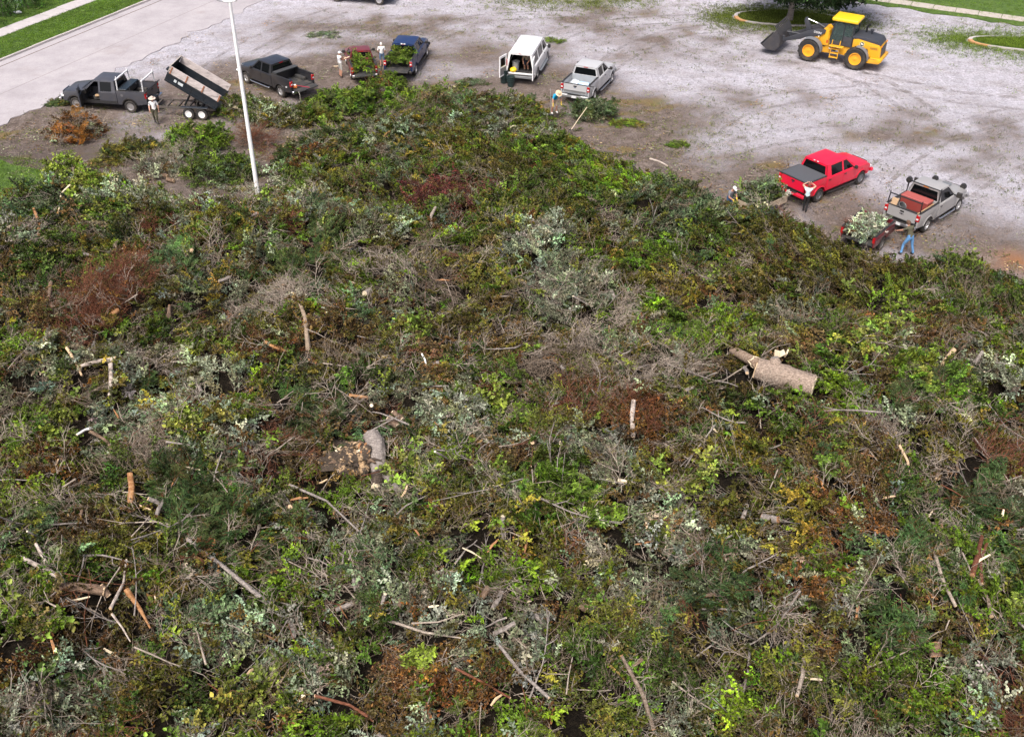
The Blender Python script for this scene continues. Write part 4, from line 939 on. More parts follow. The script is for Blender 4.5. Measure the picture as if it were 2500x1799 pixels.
# ---- 7 grey heavy pickup with rack and red chest
PEW = paint('pewter_paint', (.33, .325, .325), .12); PEWR = paint('light_pewter_roof', (.44, .44, .45), .08)
tk7, d7 = pickup('pickup_truck', (21.05, 49.94, 0), R(43.7), 'pewter single cab pickup with black rack and a red chest in its bed', PEW, wb=3.38, cab='reg', zr=1.98, emblem='bowtie', bumper=plain('scuffed_chrome', (.4, .4, .42), .3, .8), steps='chrome', mirrors='big', tyre=.40)
tk7['label'] = 'pewter single cab pickup with black rack and a red chest in its bed'
bm = bmesh.new(); w_ = d7['W'] - .06
for xp, top in ((d7['xc'] - .08, 2.06), (d7['xr'] + .10, 1.98)):
    for s in (-1, 1): b_tube(bm, [(xp, s * w_, d7['bedz'] + .02), (xp + .02, s * (w_ - .03), top)], .032, 6)
    b_tube(bm, [(xp + .02, -w_ + .0, top), (xp + .02, w_ - .0, top)], .032, 6)
    for s in (-1, 1): b_box(bm, (xp + .02, s * (w_ - .02), top + .07), (.04, .04, .12))
rk = bm_obj('pickup_rack', bm, BLACKM); rk.location = tk7.location; rk.rotation_euler = tk7.rotation_euler; tag(rk, 'black tube rack standing over the bed of the pewter pickup', 'rack')
ch_ = empty('job_chest', at(tk7, d7['xc'] - .48, .08, d7['zf'] + .01), tk7.rotation_euler.z, 'large brick red steel chest behind the cab of the pewter pickup', 'chest')
BR = plain('brick_red_enamel', (.26, .045, .038), .5, var=.12, dirt=.12)
box('chest_body', (0, 0, .30), (.62, 1.50, .60), BR, ch_, .015); box('lid', (0, 0, .64), (.66, 1.54, .08), plain('lid_red', (.36, .09, .08), .5, var=.1), ch_, .015)
bd = box('board', (0, 0, 0), (1.9, .14, .05), TAN); bd.location = at(tk7, .1, -.72, d7['zf'] + .40); bd.rotation_euler = (.5, 0, tk7.rotation_euler.z); tag(bd, 'long plank lying along the side of the pewter pickup bed', 'plank')
bn = tag(lathe('waste_bin', [(.001, 0), (.17, 0), (.21, .42), (.23, .43), (.21, .45), (.18, .42), (.15, .04), (.001, .04)], plain('grey_bin', (.10, .105, .11), .5), None, 18, 'z'), 'grey bucket tipped in the bed corner of the pewter pickup', 'bucket'); bn.location = at(tk7, -.55, .55, d7['zf'] + .12); bn.rotation_euler = (.5, .35, 0)
bg_ = tag(box('cardboard_sheet', (0, 0, 0), (.05, .34, .70), plain('cardboard', (.52, .36, .22), .85), None, .006), 'tan cardboard sheet leaning in the bed of the pewter pickup', 'cardboard'); bg_.location = at(tk7, -.75, .76, d7['zf'] + .42); bg_.rotation_euler = (.2, .25, tk7.rotation_euler.z + .5)
bm = bmesh.new(); bmesh.ops.create_icosphere(bm, subdivisions=2, radius=.2)
for v in bm.verts: v.co = Vector((v.co.x * 1.3, v.co.y * .7, v.co.z * .45 + .06 * math.sin(v.co.x * 17) * math.sin(v.co.y * 13)))
sk = bm_obj('plastic_sack', bm, WHITEL, None, True); sk.location = at(tk7, -.75, -.35, d7['zf'] + .11); sk.rotation_euler = (0, 0, .9); tag(sk, 'crumpled white sack on the bed floor of the pewter pickup', 'sack')
for nm_, x, y, z, lb_ in (('beacon', d7['wb'] + .3, .80, 1.06, 'round black spotlight on the far fender of the pewter pickup'), ('beacon', d7['wb'] + .55, -.72, 1.06, 'round black spotlight on the near fender of the pewter pickup'), ('beacon', d7['xc'] - .02, .96, 1.86, 'dark lamp on the rack corner of the pewter pickup')):
    bc = empty('spotlight', at(tk7, x, y, z), tk7.rotation_euler.z, lb_, 'spotlight', 'spotlights on the pewter pickup'); lathe('lamp_housing', [(.001, -.08), (.15, -.06), (.17, .04), (.17, .10), (.001, .12)], BLACKP, bc, 16, 'x', (0, 0, .18)); tube('stem', [(0, 0, -.2), (0, 0, .1)], .03, BLACKM, bc, 6)
bm = bmesh.new(); b_box(bm, (d7['wb'] + .02, 0, d7['zb'] + .03), (.42, .5, .02)); bm_obj('hood_panel', bm, plain('hood_decal', (.16, .17, .18), .4), tk7)

# ---- 8 white pickup at the top edge
p8 = G(948, 19); tk8, d8 = pickup('pickup_truck', (p8.x - 4.2, p8.y + 2.3, 0), R(-12), 'white pickup parked on the far gravel, cut by the top of the picture', paint('white_paint_b', (.72, .73, .72), .1), cab='crew', plate=False, steps=True)

# ------------------------------------------------------------------ white passenger van, rear doors open
vn = empty('van', (.59, 71.0, 0), R(77.4), 'white passenger van with both rear doors open beside the silver pickup', 'van')
wb = 3.43; W = 1.0; xr, xN = -1.25, wb + .95; zr = 2.08; zl = .45; zb = 1.22
fa = arch(wb, .47, .38, zl); ra = arch(0, .47, .38, zl)
side = [(xr, zl), (xr, zb), (wb - .2, zb), (wb + .05, zb - .05), (xN - .18, zb - .18), (xN, zb - .36), (xN, zl)] + fa + ra
for s in (-1, 1): extr('side_panel', side, s * (W - .06), s * W, WHITEP, vn, bevel=.015)
extr('front_end', [(wb - .2, zl + .1), (wb - .2, zb - .03), (wb + .05, zb - .05), (xN - .18, zb - .18), (xN, zb - .36), (xN, zl + .1)], -(W - .062), W - .062, WHITEP, vn, .02)
def vy(z): return W - .04 - .17 * (z - zb) / (zr - zb)
pil = bmesh.new()
def vq(bm, x0b, x1b, x0t, x1t, z0, z1, s, th=.05):
    quad = [Vector((x0b, s * vy(z0), z0)), Vector((x1b, s * vy(z0), z0)), Vector((x1t, s * vy(z1), z1)), Vector((x0t, s * vy(z1), z1))]
    a = [bm.verts.new(p) for p in quad]; b_ = [bm.verts.new(p - Vector((0, s * th, 0))) for p in quad]
    bm.faces.new(a); bm.faces.new(b_[::-1])
    for i in range(4): bm.faces.new((a[i], a[(i + 1) % 4], b_[(i + 1) % 4], b_[i]))
zw0, zw1 = zb + .06, zr - .16
for s in (-1, 1):
    vq(pil, xr, wb - .2, xr, wb - .2 + .0, zb, zw0, s); vq(pil, xr, wb - .95, xr, wb - 1.05, zw1, zr, s)
    for a_, b2 in ((xr, xr + .22), (.35, .47), (wb - 1.62, wb - 1.46)): vq(pil, a_, b2, a_, b2, zw0, zw1, s)
    vq(pil, wb - .30, wb - .18, wb - .95, wb - .84, zw0, zw1, s)
    for a_, b2, c_, d_ in ((xr + .22, .35, xr + .22, .35), (.47, wb - 1.62, .47, wb - 1.62), (wb - 1.46, wb - .30, wb - 1.46, wb - .95)):
        quad = [Vector((a_, s * (vy(zw0) - .012), zw0)), Vector((b2, s * (vy(zw0) - .012), zw0)), Vector((d_, s * (vy(zw1) - .012), zw1)), Vector((c_, s * (vy(zw1) - .012), zw1))]
        slab('side_window', quad, (0, -s, 0), .012, GLASS, vn)
    mr = box('mirror', (wb - .45, s * (W + .16), zb + .10), (.12, .20, .28), BLACKP, vn, .03); box('mirror_arm', (wb - .4, s * (W + .03), zb + .06), (.05, .1, .05), BLACKP, mr)
    wheel(vn, 0, s * (W - .14), .37, .25, plain('steel_grey_rim', (.42, .42, .43), .4, .5), 8); wheel(vn, wb, s * (W - .14), .37, .25, MATS['steel_grey_rim'], 8)
    box('tail_light', (xr - .005, s * (W - .06), 1.42), (.06, .11, .46), REDL, vn, .02)
    box('running_board', (wb / 2, s * (W + .06), .40), (wb - 1.1, .16, .07), plain('grey_board', (.22, .24, .26), .5), vn, .02)
    box('door_handle', (wb - 1.35, s * (W + .015), 1.12), (.18, .03, .05), BLACKP, vn, .01); box('slide_track', (.35, s * (W + .004), 1.10), (1.2, .012, .03), plain('track_grey', (.3, .3, .31), .5), vn)
bm_obj('window_frame', pil, WHITEP, vn)
rf = []; n = 10
for i in range(n + 1):
    for j in range(n + 1):
        x = xr + (wb - .9 - xr) * i / n; y = -vy(zr) + 2 * vy(zr) * j / n; rf.append((x, y, zr + .09 * (1 - abs(2 * j / n - 1) ** 3) * (1 - .5 * abs(2 * i / n - 1) ** 6)))
for i in range(n + 1):
    for j in range(n + 1):
        x, y, z = rf[i * (n + 1) + j]; rf.append((x, y * .97, z - .05))
k = n + 1; o2 = k * k
fc = [[i * k + j, i * k + j + 1, (i + 1) * k + j + 1, (i + 1) * k + j] for i in range(n) for j in range(n)] + [[o2 + i * k + j, o2 + (i + 1) * k + j, o2 + (i + 1) * k + j + 1, o2 + i * k + j + 1] for i in range(n) for j in range(n)]
fc += [[j, o2 + j, o2 + j + 1, j + 1] for j in range(n)] + [[n * k + j, n * k + j + 1, o2 + n * k + j + 1, o2 + n * k + j] for j in range(n)]
pydata('roof', rf, fc, WHITEP, True, vn)
slab('windshield', [Vector((wb - .17, -.86, zb)), Vector((wb - .17, .86, zb)), Vector((wb - .88, .74, zr - .01)), Vector((wb - .88, -.74, zr - .01))], (-.8, 0, -.6), .015, GLASS, vn)
DARKIN = plain('dark_cabin_trim', (.03, .029, .03), .85, var=.25)
box('load_floor', ((xr + wb - .2) / 2, 0, .66), (wb - .25 - xr, 2 * W - .13, .06), DARKIN, vn); box('chassis', ((xr + xN) / 2, 0, .48), (xN - xr - .5, 1.2, .22), BLACKM, vn)
for s in (-1, 1): box('side_trim', ((xr + wb - .3) / 2, s * (W - .085), .96), (wb - .4 - xr, .04, .52), DARKIN, vn)
for xs in (1.0, 1.9):
    for ys in (-.45, .45): sb = box('seat_back', (xs, ys, 1.10), (.16, .62, .75), SEAT, vn, .05)
fr = bmesh.new()
b_box(fr, (xr + .03, 0, zr - .03), (.06, 1.62, .12)); b_box(fr, (xr + .03, 0, .70), (.06, 1.86, .10))
for s in (-1, 1): vq(fr, xr - .002, xr + .06, xr - .002, xr + .06, .70, zr - .06, s, .14)
bm_obj('door_frame', fr, WHITEP, vn); box('high_brake_lamp', (xr - .01, 0, zr + .01), (.03, .22, .035), REDL, vn)
bp = box('rear_bumper', (xr - .10, 0, .52), (.20, 2 * W, .20), plain('grey_plastic_bumper', (.16, .17, .18), .5, var=.15), vn, .04); box('bumper_step', (xr - .1, 0, .63), (.16, 1.6, .012), BLACKP, bp)
box('front_bumper', (xN + .04, 0, .52), (.2, 2 * W, .24), MATS['grey_plastic_bumper'], vn, .05)
for s, op in ((1, R(108)), (-1, R(96))):     # hinged at the rear corners
    hx, hy = xr - .02, s * (W - .06)
    dx, dy = -math.sin(op) * 1, -s * math.cos(op); wd = .88
    def q3(l, z, o=0.0): return Vector((hx + dx * l + o * (-dy) * s * -1, hy + dy * l + o * dx * s * -1, z))
    bm = bmesh.new(); nrm = Vector((dy * s, -dx * s, 0))
    for (l0, l1, za, zc_) in ((0, wd, .62, 1.28), (0, .11, 1.28, 1.88), (wd - .11, wd, 1.28, 1.88), (0, wd, 1.88, 2.02)):
        qd = [Vector((hx + dx * l, hy + dy * l, z)) for l, z in ((l0, za), (l1, za), (l1, zc_), (l0, zc_))]
        a = [bm.verts.new(p) for p in qd]; b_ = [bm.verts.new(p + nrm * .06) for p in qd]; bm.faces.new(a); bm.faces.new(b_[::-1])
        for i in range(4): bm.faces.new((a[i], a[(i + 1) % 4], b_[(i + 1) % 4], b_[i]))
    dr = bm_obj('rear_door', bm, WHITEP, vn)
    slab('door_window', [Vector((hx + dx * l, hy + dy * l, z)) + nrm * .025 for l, z in ((.11, 1.28), (wd - .11, 1.28), (wd - .11, 1.88), (.11, 1.88))], nrm, .01, GLASS, dr)
    inner = -nrm if (Vector((hx, hy, 0)) + nrm).y * s > hy * s else nrm
    slab('door_trim', [Vector((hx + dx * l, hy + dy * l, z)) + (nrm * -.006 if inner == -nrm else nrm * .066) for l, z in ((.06, .72), (wd - .06, .72), (wd - .06, 1.2), (.06, 1.2))], nrm, .004 if inner == -nrm else .004, plain('grey_door_trim', (.20, .20, .21), .7), dr)
gb = tag(lathe('waste_bin', [(.001, 0), (.20, 0), (.25, .62), (.27, .63), (.27, .66), (.23, .66), (.19, .05), (.001, .05)], plain('grey_plastic', (.24, .25, .26), .5, var=.15), None, 20, 'z'), 'tall grey plastic bin standing inside the white van', 'bin'); gb.location = at(vn, xr + .55, .42, .70)
bm = bmesh.new(); bmesh.ops.create_icosphere(bm, subdivisions=3, radius=.24)
for v in bm.verts: v.co = Vector((v.co.x, v.co.y * 1.15, v.co.z * .7 + .03 * math.sin(v.co.x * 22) * math.sin(v.co.y * 19)))
yb = bm_obj('yellow_bag', bm, plain('yellow_plastic', (.80, .55, .02), .4), None, True); yb.location = at(vn, xr + .22, .52, .86); tag(yb, 'bright yellow plastic bag on the load floor of the white van', 'bag')
# buckets behind the van
BUC = plain('dark_green_plastic', (.018, .035, .036), .45, var=.2)
def bucket(bm, z0): b_lathe(bm, [(.001, z0), (.20, z0), (.26, z0 + .36), (.285, z0 + .37), (.285, z0 + .42), (.25, z0 + .42), (.19, z0 + .04), (.001, z0 + .04)], 22, 'z')
bp_ = G(1232, 205)
def one_bucket(x, y, z, tilt, lb_):
    bm = bmesh.new(); bucket(bm, 0); bmesh.ops.remove_doubles(bm, verts=bm.verts[:], dist=1e-5); o = bm_obj('bucket', bm, BUC, None, True); o.location = (x, y, z); o.rotation_euler = (tilt, tilt * .6, 0); return tag(o, lb_, 'bucket', 'dark green buckets behind the van')
for i in range(5): one_bucket(bp_.x - .05, bp_.y + .2, .0 + i * .13, .0 if i < 4 else .05, 'dark green bucket nested in the taller stack behind the white van')
for i in range(3): one_bucket(bp_.x + .42, bp_.y - .42, .0 + i * .13, 0, 'dark green bucket nested in the shorter stack behind the white van')
one_bucket(bp_.x + .40, bp_.y + .32, .12, .15, 'dark green bucket behind the two bucket stacks by the van')

# ------------------------------------------------------------------ dump trailer with the bed raised
TB = plain('trailer_black', (.014, .019, .026), .4, var=.2, dirt=.12)
BOARD = bark_mat('weathered_board', (.46, .41, .40), (.62, .56, .55), scale=2)
STAKE = plain('rusty_stake', (.30, .13, .07), .8, var=.3)
wc = G(467, 292.5); hd_ = R(174)
dt = empty('dump_trailer', (wc.x + .0, wc.y + 1.05, 0), hd_, 'black twin axle dump trailer with wooden sideboards and its bed tipped up', 'trailer')
TR = plain('white_steel_rim', (.78, .78, .77), .4, var=.06)
for x in (0, -.86):
    for s in (-1, 1): wheel(dt, x, s * .98, .37, .22, TR, 0, .58)
    tube('axle', [(x, -.9, .37), (x, .9, .37)], .05, TB, dt)
FRM = plain('worn_frame_steel', (.10, .085, .075), .7, var=.4)
for s in (-1, 1): box('frame_rail', (.35, s * .62, .56), (4.0, .08, .12), FRM, dt)
for x in (-1.5, -.6, .2, .9, 1.6, 2.3): box('cross_member', (x, 0, .56), (.09, 1.156, .09), FRM, dt)
for s in (-1, 1): tube('tongue', [(2.3, s * .55, .54), (3.6, 0, .50)], .05, TB, dt, 6)
box('coupler', (3.72, 0, .50), (.32, .12, .12), CHROME, dt, .02)
tbx = box('battery_box', (2.72, 0, .78), (.55, .85, .36), TB, dt, .03); tube('jack', [(3.35, .2, .12), (3.35, .2, .95)], .04, TB, dt, 8)
for s in (-1, 1): box('fender', (-.43, s * .98, .79), (1.75, .26, .04), TB, dt, .01)
TILT = R(31); rot = Matrix.Rotation(TILT, 3, 'Y').inverted()    # front end up
hx_, hz_ = -1.75, .66
def bp3(x, y, z):
    c, s = math.cos(TILT), math.sin(TILT); return Vector((hx_ + x * c - z * s, y, hz_ + x * s + z * c))
def tbox(name, x0, x1, y0, y1, z0, z1, mat, parent=dt, bev=0.0):
    bm = bmesh.new(); v = [bm.verts.new(bp3(x, y, z)) for x in (x0, x1) for y in (y0, y1) for z in (z0, z1)]
    for q in ((0, 1, 3, 2), (4, 6, 7, 5), (0, 4, 5, 1), (2, 3, 7, 6), (0, 2, 6, 4), (1, 5, 7, 3)): bm.faces.new([v[i] for i in q])
    return bm_obj(name, bm, mat, parent)
BL = 3.45
tbox('bed_floor', 0, BL, -.95, .95, 0, .08, TB)
for s in (-1, 1):
    sd = tbox('bed_side', 0, BL, s * .90, s * .95, .082, .62, TB)
    tbox('side_rib', 0.02, BL - .02, s * .952, s * 1.0, .54, .63, TB, sd); tbox('side_rib', 0.02, BL - .02, s * .952, s * 1.0, .06, .14, TB, sd)
    for xx in (.9, 1.8, 2.7): tbox('side_rib', xx, xx + .07, s * .952, s * .985, .145, .535, TB, sd)
    bo = tbox('sideboard', .05, BL - .03, s * .905, s * .945, .63, 1.12, BOARD)
    for xx in (.06, 1.15, 2.25, BL - .16): tbox('stake', xx, xx + .08, s * .947, s * .98, .60, 1.10, STAKE, bo)
tbox('bed_front', BL, BL + .05, -.95, .95, .0, .66, TB); fb = tbox('front_board', BL, BL + .04, -.93, .93, .662, 1.14, plain('pale_board', (.50, .44, .38), .8, var=.2)); tbox('front_board_inner', BL - .02, BL - .002, -.85, .85, .66, 1.10, TB, fb)
tbox('tarp_bracket', BL + .05, BL + .2, .55, .9, .70, .80, TB); tbox('bed_liner_rail', .1, BL - .1, -.06, -.02, .082, .10, plain('scratched_steel', (.10, .10, .11), .5), dt)
decal = tbox('decal', 2.35, 2.95, .952, .957, .26, .44, plain('pale_decal', (.55, .60, .62), .5, var=.4, scale=12))
tube('hoist_arm', [(.6, 0, .5), bp3(1.9, 0, -.02)], .06, TB, dt, 8); tube('hoist_arm', [(-.2, .2, .5), bp3(1.4, .2, -.02)], .045, CHROME, dt, 8)

# ------------------------------------------------------------------ wooden utility trailer behind the red pickup
ra_, rb_ = G(1874, 530), G(1932, 503)
wt = empty('utility_trailer', at(tk6, -3.55, .18), R(41), 'low wooden sided trailer heaped with leafy branches behind the red pickup', 'trailer')
PLY = plain('plywood', (.42, .34, .25), .8, var=.25, scale=5)
box('trailer_floor', (0, 0, .50), (2.5, 1.6, .06), PLY, wt)
for s in (-1, 1):
    for k_ in range(2): box('side_plank', (0, s * .82, .62 + k_ * .21), (2.56, .04, .20), PLY, wt)
    wheel(wt, -.1, s * .98, .31, .2, TR, 0, .55)
    box('fender', (-.1, s * .98, .68), (.8, .24, .03), TB, wt, .01)
for s in (-1, 1):
    for k_ in range(2): box('end_plank', (s * 1.24, 0, .62 + k_ * .21), (.04, 1.598, .20), PLY, wt)
for s in (-1, 1): tube('tongue', [(1.2, s * .5, .46), (2.15, 0, .46)], .035, TB, wt, 6)
box('coupler', (2.2, 0, .46), (.2, .1, .1), TB, wt, .01)

# ------------------------------------------------------------------ maroon trailer made from a pickup bed
mt = empty('pickup_bed_trailer', at(tk7, -3.45, .55), R(50), 'maroon trailer made from a pickup bed, loaded with silvery leaves', 'trailer')
MB_ = paint('old_maroon_paint', (.15, .015, .025), .25)
ra2 = arch(-.1, .44, .36, .52)
for s in (-1, 1):
    extr('bed_side', [(-1.2, .55), (-1.2, 1.16), (1.2, 1.16), (1.2, .55)] + ra2, s * .84, s * .94, MB_, mt, .02)
    box('bed_rail', (0, s * .885, 1.172), (2.38, .12, .03), BLACKP, mt, .008)
    wheel(mt, -.1, s * .84, .34, .22, plain('old_steel_rim', (.2, .19, .18), .6, .4), 5); box('side_stripe', (0, s * .943, .84), (2.2, .008, .03), CHROME, mt)
box('bed_floor', (0, 0, .62), (2.38, 1.676, .06), BEDLINER, mt); box('bed_front', (1.17, 0, .905), (.06, 1.676, .51), MB_, mt, .01); 
for s in (-1, 1): tube('tongue', [(1.1, s * .4, .50), (1.85, 0, .50)], .04, TB, mt, 6)
tube('axle', [(-.1, -.8, .34), (-.1, .8, .34)], .05, TB, mt)
for s in (-1, 1): box('tail_light', (-1.21, s * .86, .95), (.03, .12, .28), REDL, mt)
# ------------------------------------------------------------------ yellow wheel loader
YEL = paint('loader_yellow', (.74, .37, .010), .22, .45); DGR = plain('loader_charcoal', (.040, .044, .055), .5, var=.15, dirt=.1); FEN = plain('fender_grey', (.16, .17, .19), .55, var=.15)
lf, lr_ = G(1968.8, 150), G(2081.4, 171.3)
hd_l = math.atan2(lf.y - lr_.y, lf.x - lr_.x); wbl_ = (lf - lr_).length
lc_ = (lf + lr_) / 2; off = Vector((math.sin(hd_l), -math.cos(hd_l), 0)) * 1.22
ld = empty('wheel_loader', (lc_.x + off.x, lc_.y + off.y, 0), hd_l, 'yellow wheel loader with dark boom and raised bucket crossing the gravel', 'wheel loader')
h = wbl_ / 2; TR_ = .78
RIMY = plain('loader_rim', (.80, .36, .02), .45, var=.1)
for x in (h, -h):
    for s in (-1, 1):
        wheel(ld, x, s * 1.0, TR_, .52, RIMY, 0, .55)
    tube('axle', [(x, -.8, TR_), (x, .8, TR_)], .22, YEL, ld, 10)
# curved mudguards
for x, a0, a1 in ((h, 62, 178), (-h, 20, 178)):
    for s in (-1, 1):
        bm = bmesh.new(); ri, ro_ = TR_ * 1.08, TR_ * 1.14
        a_list = [R(a0 + (a1 - a0) * i / 10) for i in range(11)]
        if x < 0: a_list = [R(8 + 92 * i / 10) + R(78) for i in range(11)]
        for i in range(10):
            vs8 = [bm.verts.new((x + r * math.cos(a), y, TR_ + r * math.sin(a))) for y in (s * .72, s * 1.27) for (r, a) in ((ri, a_list[i]), (ri, a_list[i + 1]), (ro_, a_list[i + 1]), (ro_, a_list[i]))]
            for q in ((0, 1, 2, 3), (7, 6, 5, 4), (0, 4, 5, 1), (3, 2, 6, 7), (0, 3, 7, 4), (1, 5, 6, 2)): bm.faces.new([vs8[k] for k in q])
        bmesh.ops.remove_doubles(bm, verts=bm.verts[:], dist=1e-4); bm_obj('mudguard', bm, FEN, ld)
# rear frame, engine cover, counterweight
xb = -h - 1.55
extr('rear_frame', [(-.35, .72), (-.35, 1.30), (-h + .95, 1.35), (-h + .75, 1.75), (-h - .75, 1.75), (-h - .95, .95), (-h - 1.2, .8), (-h - .7, .6), (-h + .2, .62)], -.62, .62, YEL, ld, .03)
extr('engine_cover', [(-h + .45, 1.35), (-h + .45, 2.02), (-h + .1, 2.10), (xb + .12, 1.92), (xb, 1.70), (xb - .05, .95), (-h - .8, .95), (-h - .65, 1.5)], -.86, .86, YEL, ld, .05)
extr('engine_hood', [(-h + .5, 2.03), (-h + .5, 2.22), (-h - .2, 2.28), (xb + .3, 2.12), (xb + .04, 1.86), (xb + .14, 1.90), (-h + .1, 2.11)], -.87, .87, DGR, ld, .03)
extr('counterweight', [(-h - .72, .58), (-h - .95, .98), (xb - .22, .98), (xb - .25, .80), (xb - .05, .62)], -1.05, 1.05, YEL, ld, .05)
for s in (-1, 1):
    pn = box('service_door', (-h - 1.08, s * .863, 1.40), (.70, .02, .74), plain('panel_yellow', (.72, .34, .01), .5, var=.06), ld, .008)
    for k_ in range(4): box('vent_slat', (-h - 1.08, s * .876, 1.66 - k_ * .04), (.5, .008, .012), DGR, pn)
    box('warning_strip', (-h - 1.05, s * 1.052, .93), (.8, .006, .03), DGR, ld)
    # badge: dark disc with a pale leaping animal
    bd_ = lathe('badge', [(.001, 0), (.15, 0), (.17, -.004)], DGR, ld, 24, 'y', (-h - .22, s * .868, 1.78))
    bm = bmesh.new(); sh = [(-.10, .02), (-.04, .045), (.02, .05), (.05, .10), (.065, .06), (.10, .05), (.07, .02), (.06, -.03), (.10, -.07), (.05, -.05), (.02, -.02), (-.04, -.03), (-.09, -.085), (-.07, -.02)]
    b_extr(bm, [(-h - .22 - s * -1 * x * 1.15 * 1.0, 1.78 + z * 1.15) for x, z in sh], s * .869, s * .875)
    bm_obj('badge_emblem', bm, plain('badge_white', (.75, .74, .66), .5), bd_)
    lathe('badge_ring', [(.165, 0), (.185, .004), (.165, .006), (.15, .003)], plain('badge_rim', (.75, .62, .2), .5), bd_, 24, 'y', (-h - .22, s * .869, 1.78), closed=True)
tube('exhaust_stack', [(-h - .1, -.35, 2.2), (-h - .1, -.35, 2.62), (-h - .16, -.35, 2.75), (-h - .3, -.35, 2.84)], .07, BLACKM, ld, 10)
lathe('air_intake', [(.06, 2.2), (.06, 2.42), (.13, 2.44), (.13, 2.54), (.001, 2.56)], DGR, ld, 14, 'z', (-h - .5, -.3, 0))
box('rear_grille', (xb - .03, 0, 1.35), (.05, 1.3, .75), DGR, ld, .01)
for s in (-1, 1): box('rear_lamp', (xb - .03, s * .72, 1.80), (.06, .22, .12), AMBER, ld, .02); 
# cab
cx0, cx1 = -h + .50, .42
CY = .72; z0, z1 = 1.36, 3.02
box('cab_base', ((cx0 + cx1) / 2, 0, 1.50), (cx1 - cx0, 2 * CY, .30), DGR, ld, .03)
POST = plain('cab_post', (.025, .028, .033), .45)
bm = bmesh.new(); front_top = cx1 - .18
for s in (-1, 1):
    b_tube(bm, [(cx1, s * CY, 1.6), (front_top, s * (CY - .06), z1)], .05, 6); b_tube(bm, [(cx0, s * CY, 1.6), (cx0 + .05, s * (CY - .06), z1)], .06, 6); b_tube(bm, [((cx0 + cx1) / 2 - .1, s * CY, 1.6), ((cx0 + cx1) / 2 - .08, s * (CY - .06), z1)], .045, 6)
bm_obj('cab_posts', bm, POST, ld)
for s in (-1, 1):
    m0, m1 = (cx0 + cx1) / 2 - .1, (cx0 + cx1) / 2 - .08
    slab('cab_window', [(m0, s * CY, 1.62), (cx1, s * CY, 1.62), (front_top, s * (CY - .06), z1), (m1, s * (CY - .06), z1)], (0, -s, 0), .01, CLEAR, ld)
    slab('cab_window', [(cx0, s * CY, 2.05), (m0, s * CY, 2.05), (m1, s * (CY - .06), z1), (cx0 + .05, s * (CY - .06), z1)], (0, -s, 0), .01, CLEAR, ld)
    box('cab_side_panel', ((cx0 + m0) / 2, s * (CY - .012), 1.84), (m0 - cx0, .03, .41), DGR, ld)
slab('cab_window', [(cx1, -CY, 1.62), (cx1, CY, 1.62), (front_top, CY - .06, z1), (front_top, -CY + .06, z1)], (-1, 0, 0), .01, CLEAR, ld)
slab('cab_window', [(cx0, -CY, 1.9), (cx0, CY, 1.9), (cx0 + .05, CY - .06, z1), (cx0 + .05, -CY + .06, z1)], (1, 0, 0), .01, CLEAR, ld)
rf_ = box('cab_roof', ((cx0 + cx1) / 2 - .05, 0, z1 + .12), (cx1 - cx0 + .26, 2 * CY + .22, .24), paint('roof_yellow', (.86, .55, .015), .02, .4), ld, .09, None, 3)
for x in (cx0 - .08, cx1 + .0):
    for s in (-.55, .55): box('work_lamp', (x - .03, s, z1 + .06), (.06, .2, .1), AMBER if x < 0 else WHITEL, rf_, .02)
box('seat', (cx0 + .45, 0, 1.82), (.5, .5, .22), SEAT, ld, .05); box('seat_back', (cx0 + .22, 0, 2.22), (.14, .5, .75), plain('orange_seat', (.48, .10, .03), .8), ld, .05); tube('steering_column', [(cx1 - .1, 0, 1.65), (cx1 - .25, 0, 2.15)], .05, BLACKP, ld, 8)
# ladder and steps
for k_ in range(3):
    box('step', (-.12, .92, .55 + k_ * .30), (.55, .34, .05), YEL, ld, .01)
for x in (-.40, .16): tube('step_rail', [(x, 1.08, .5), (x, 1.02, 1.35), (x, .9, 1.75)], .03, YEL, ld, 6)
box('platform', (-.2, 1.0, 1.36), (.95, .42, .05), YEL, ld, .01); box('front_platform', (.25, -.9, 1.34), (.6, .3, .05), YEL, ld, .01)
# front frame and towers
extr('front_frame', [(.35, .62), (.35, 1.25), (.62, 2.15), (.92, 2.30), (1.08, 2.2), (1.15, 1.45), (h + .75, 1.15), (h + .85, .75), (h + .2, .55)], -.48, .48, YEL, ld, .04)
for s in (-1, 1): extr('loader_tower', [(.50, 1.2), (.62, 2.18), (.86, 2.36), (1.04, 2.25), (1.2, 1.5), (1.1, 1.1)], s * .50, s * .60, YEL, ld, .015)
box('safety_sticker', (.62, .603, 1.45), (.10, .006, .22), REDL, ld)
box('articulation_hose', (.1, .35, 1.1), (.3, .2, .6), BLACKM, ld, .05)
for k_ in range(4): tube('hydraulic_hose', [(-.05, .55, 1.55 - k_ * .08), (.18, .66, 1.32 - k_ * .12), (.42, .55, 1.3 - k_ * .1)], .028, WHITEL if k_ % 2 else BLACKM, ld, 6)
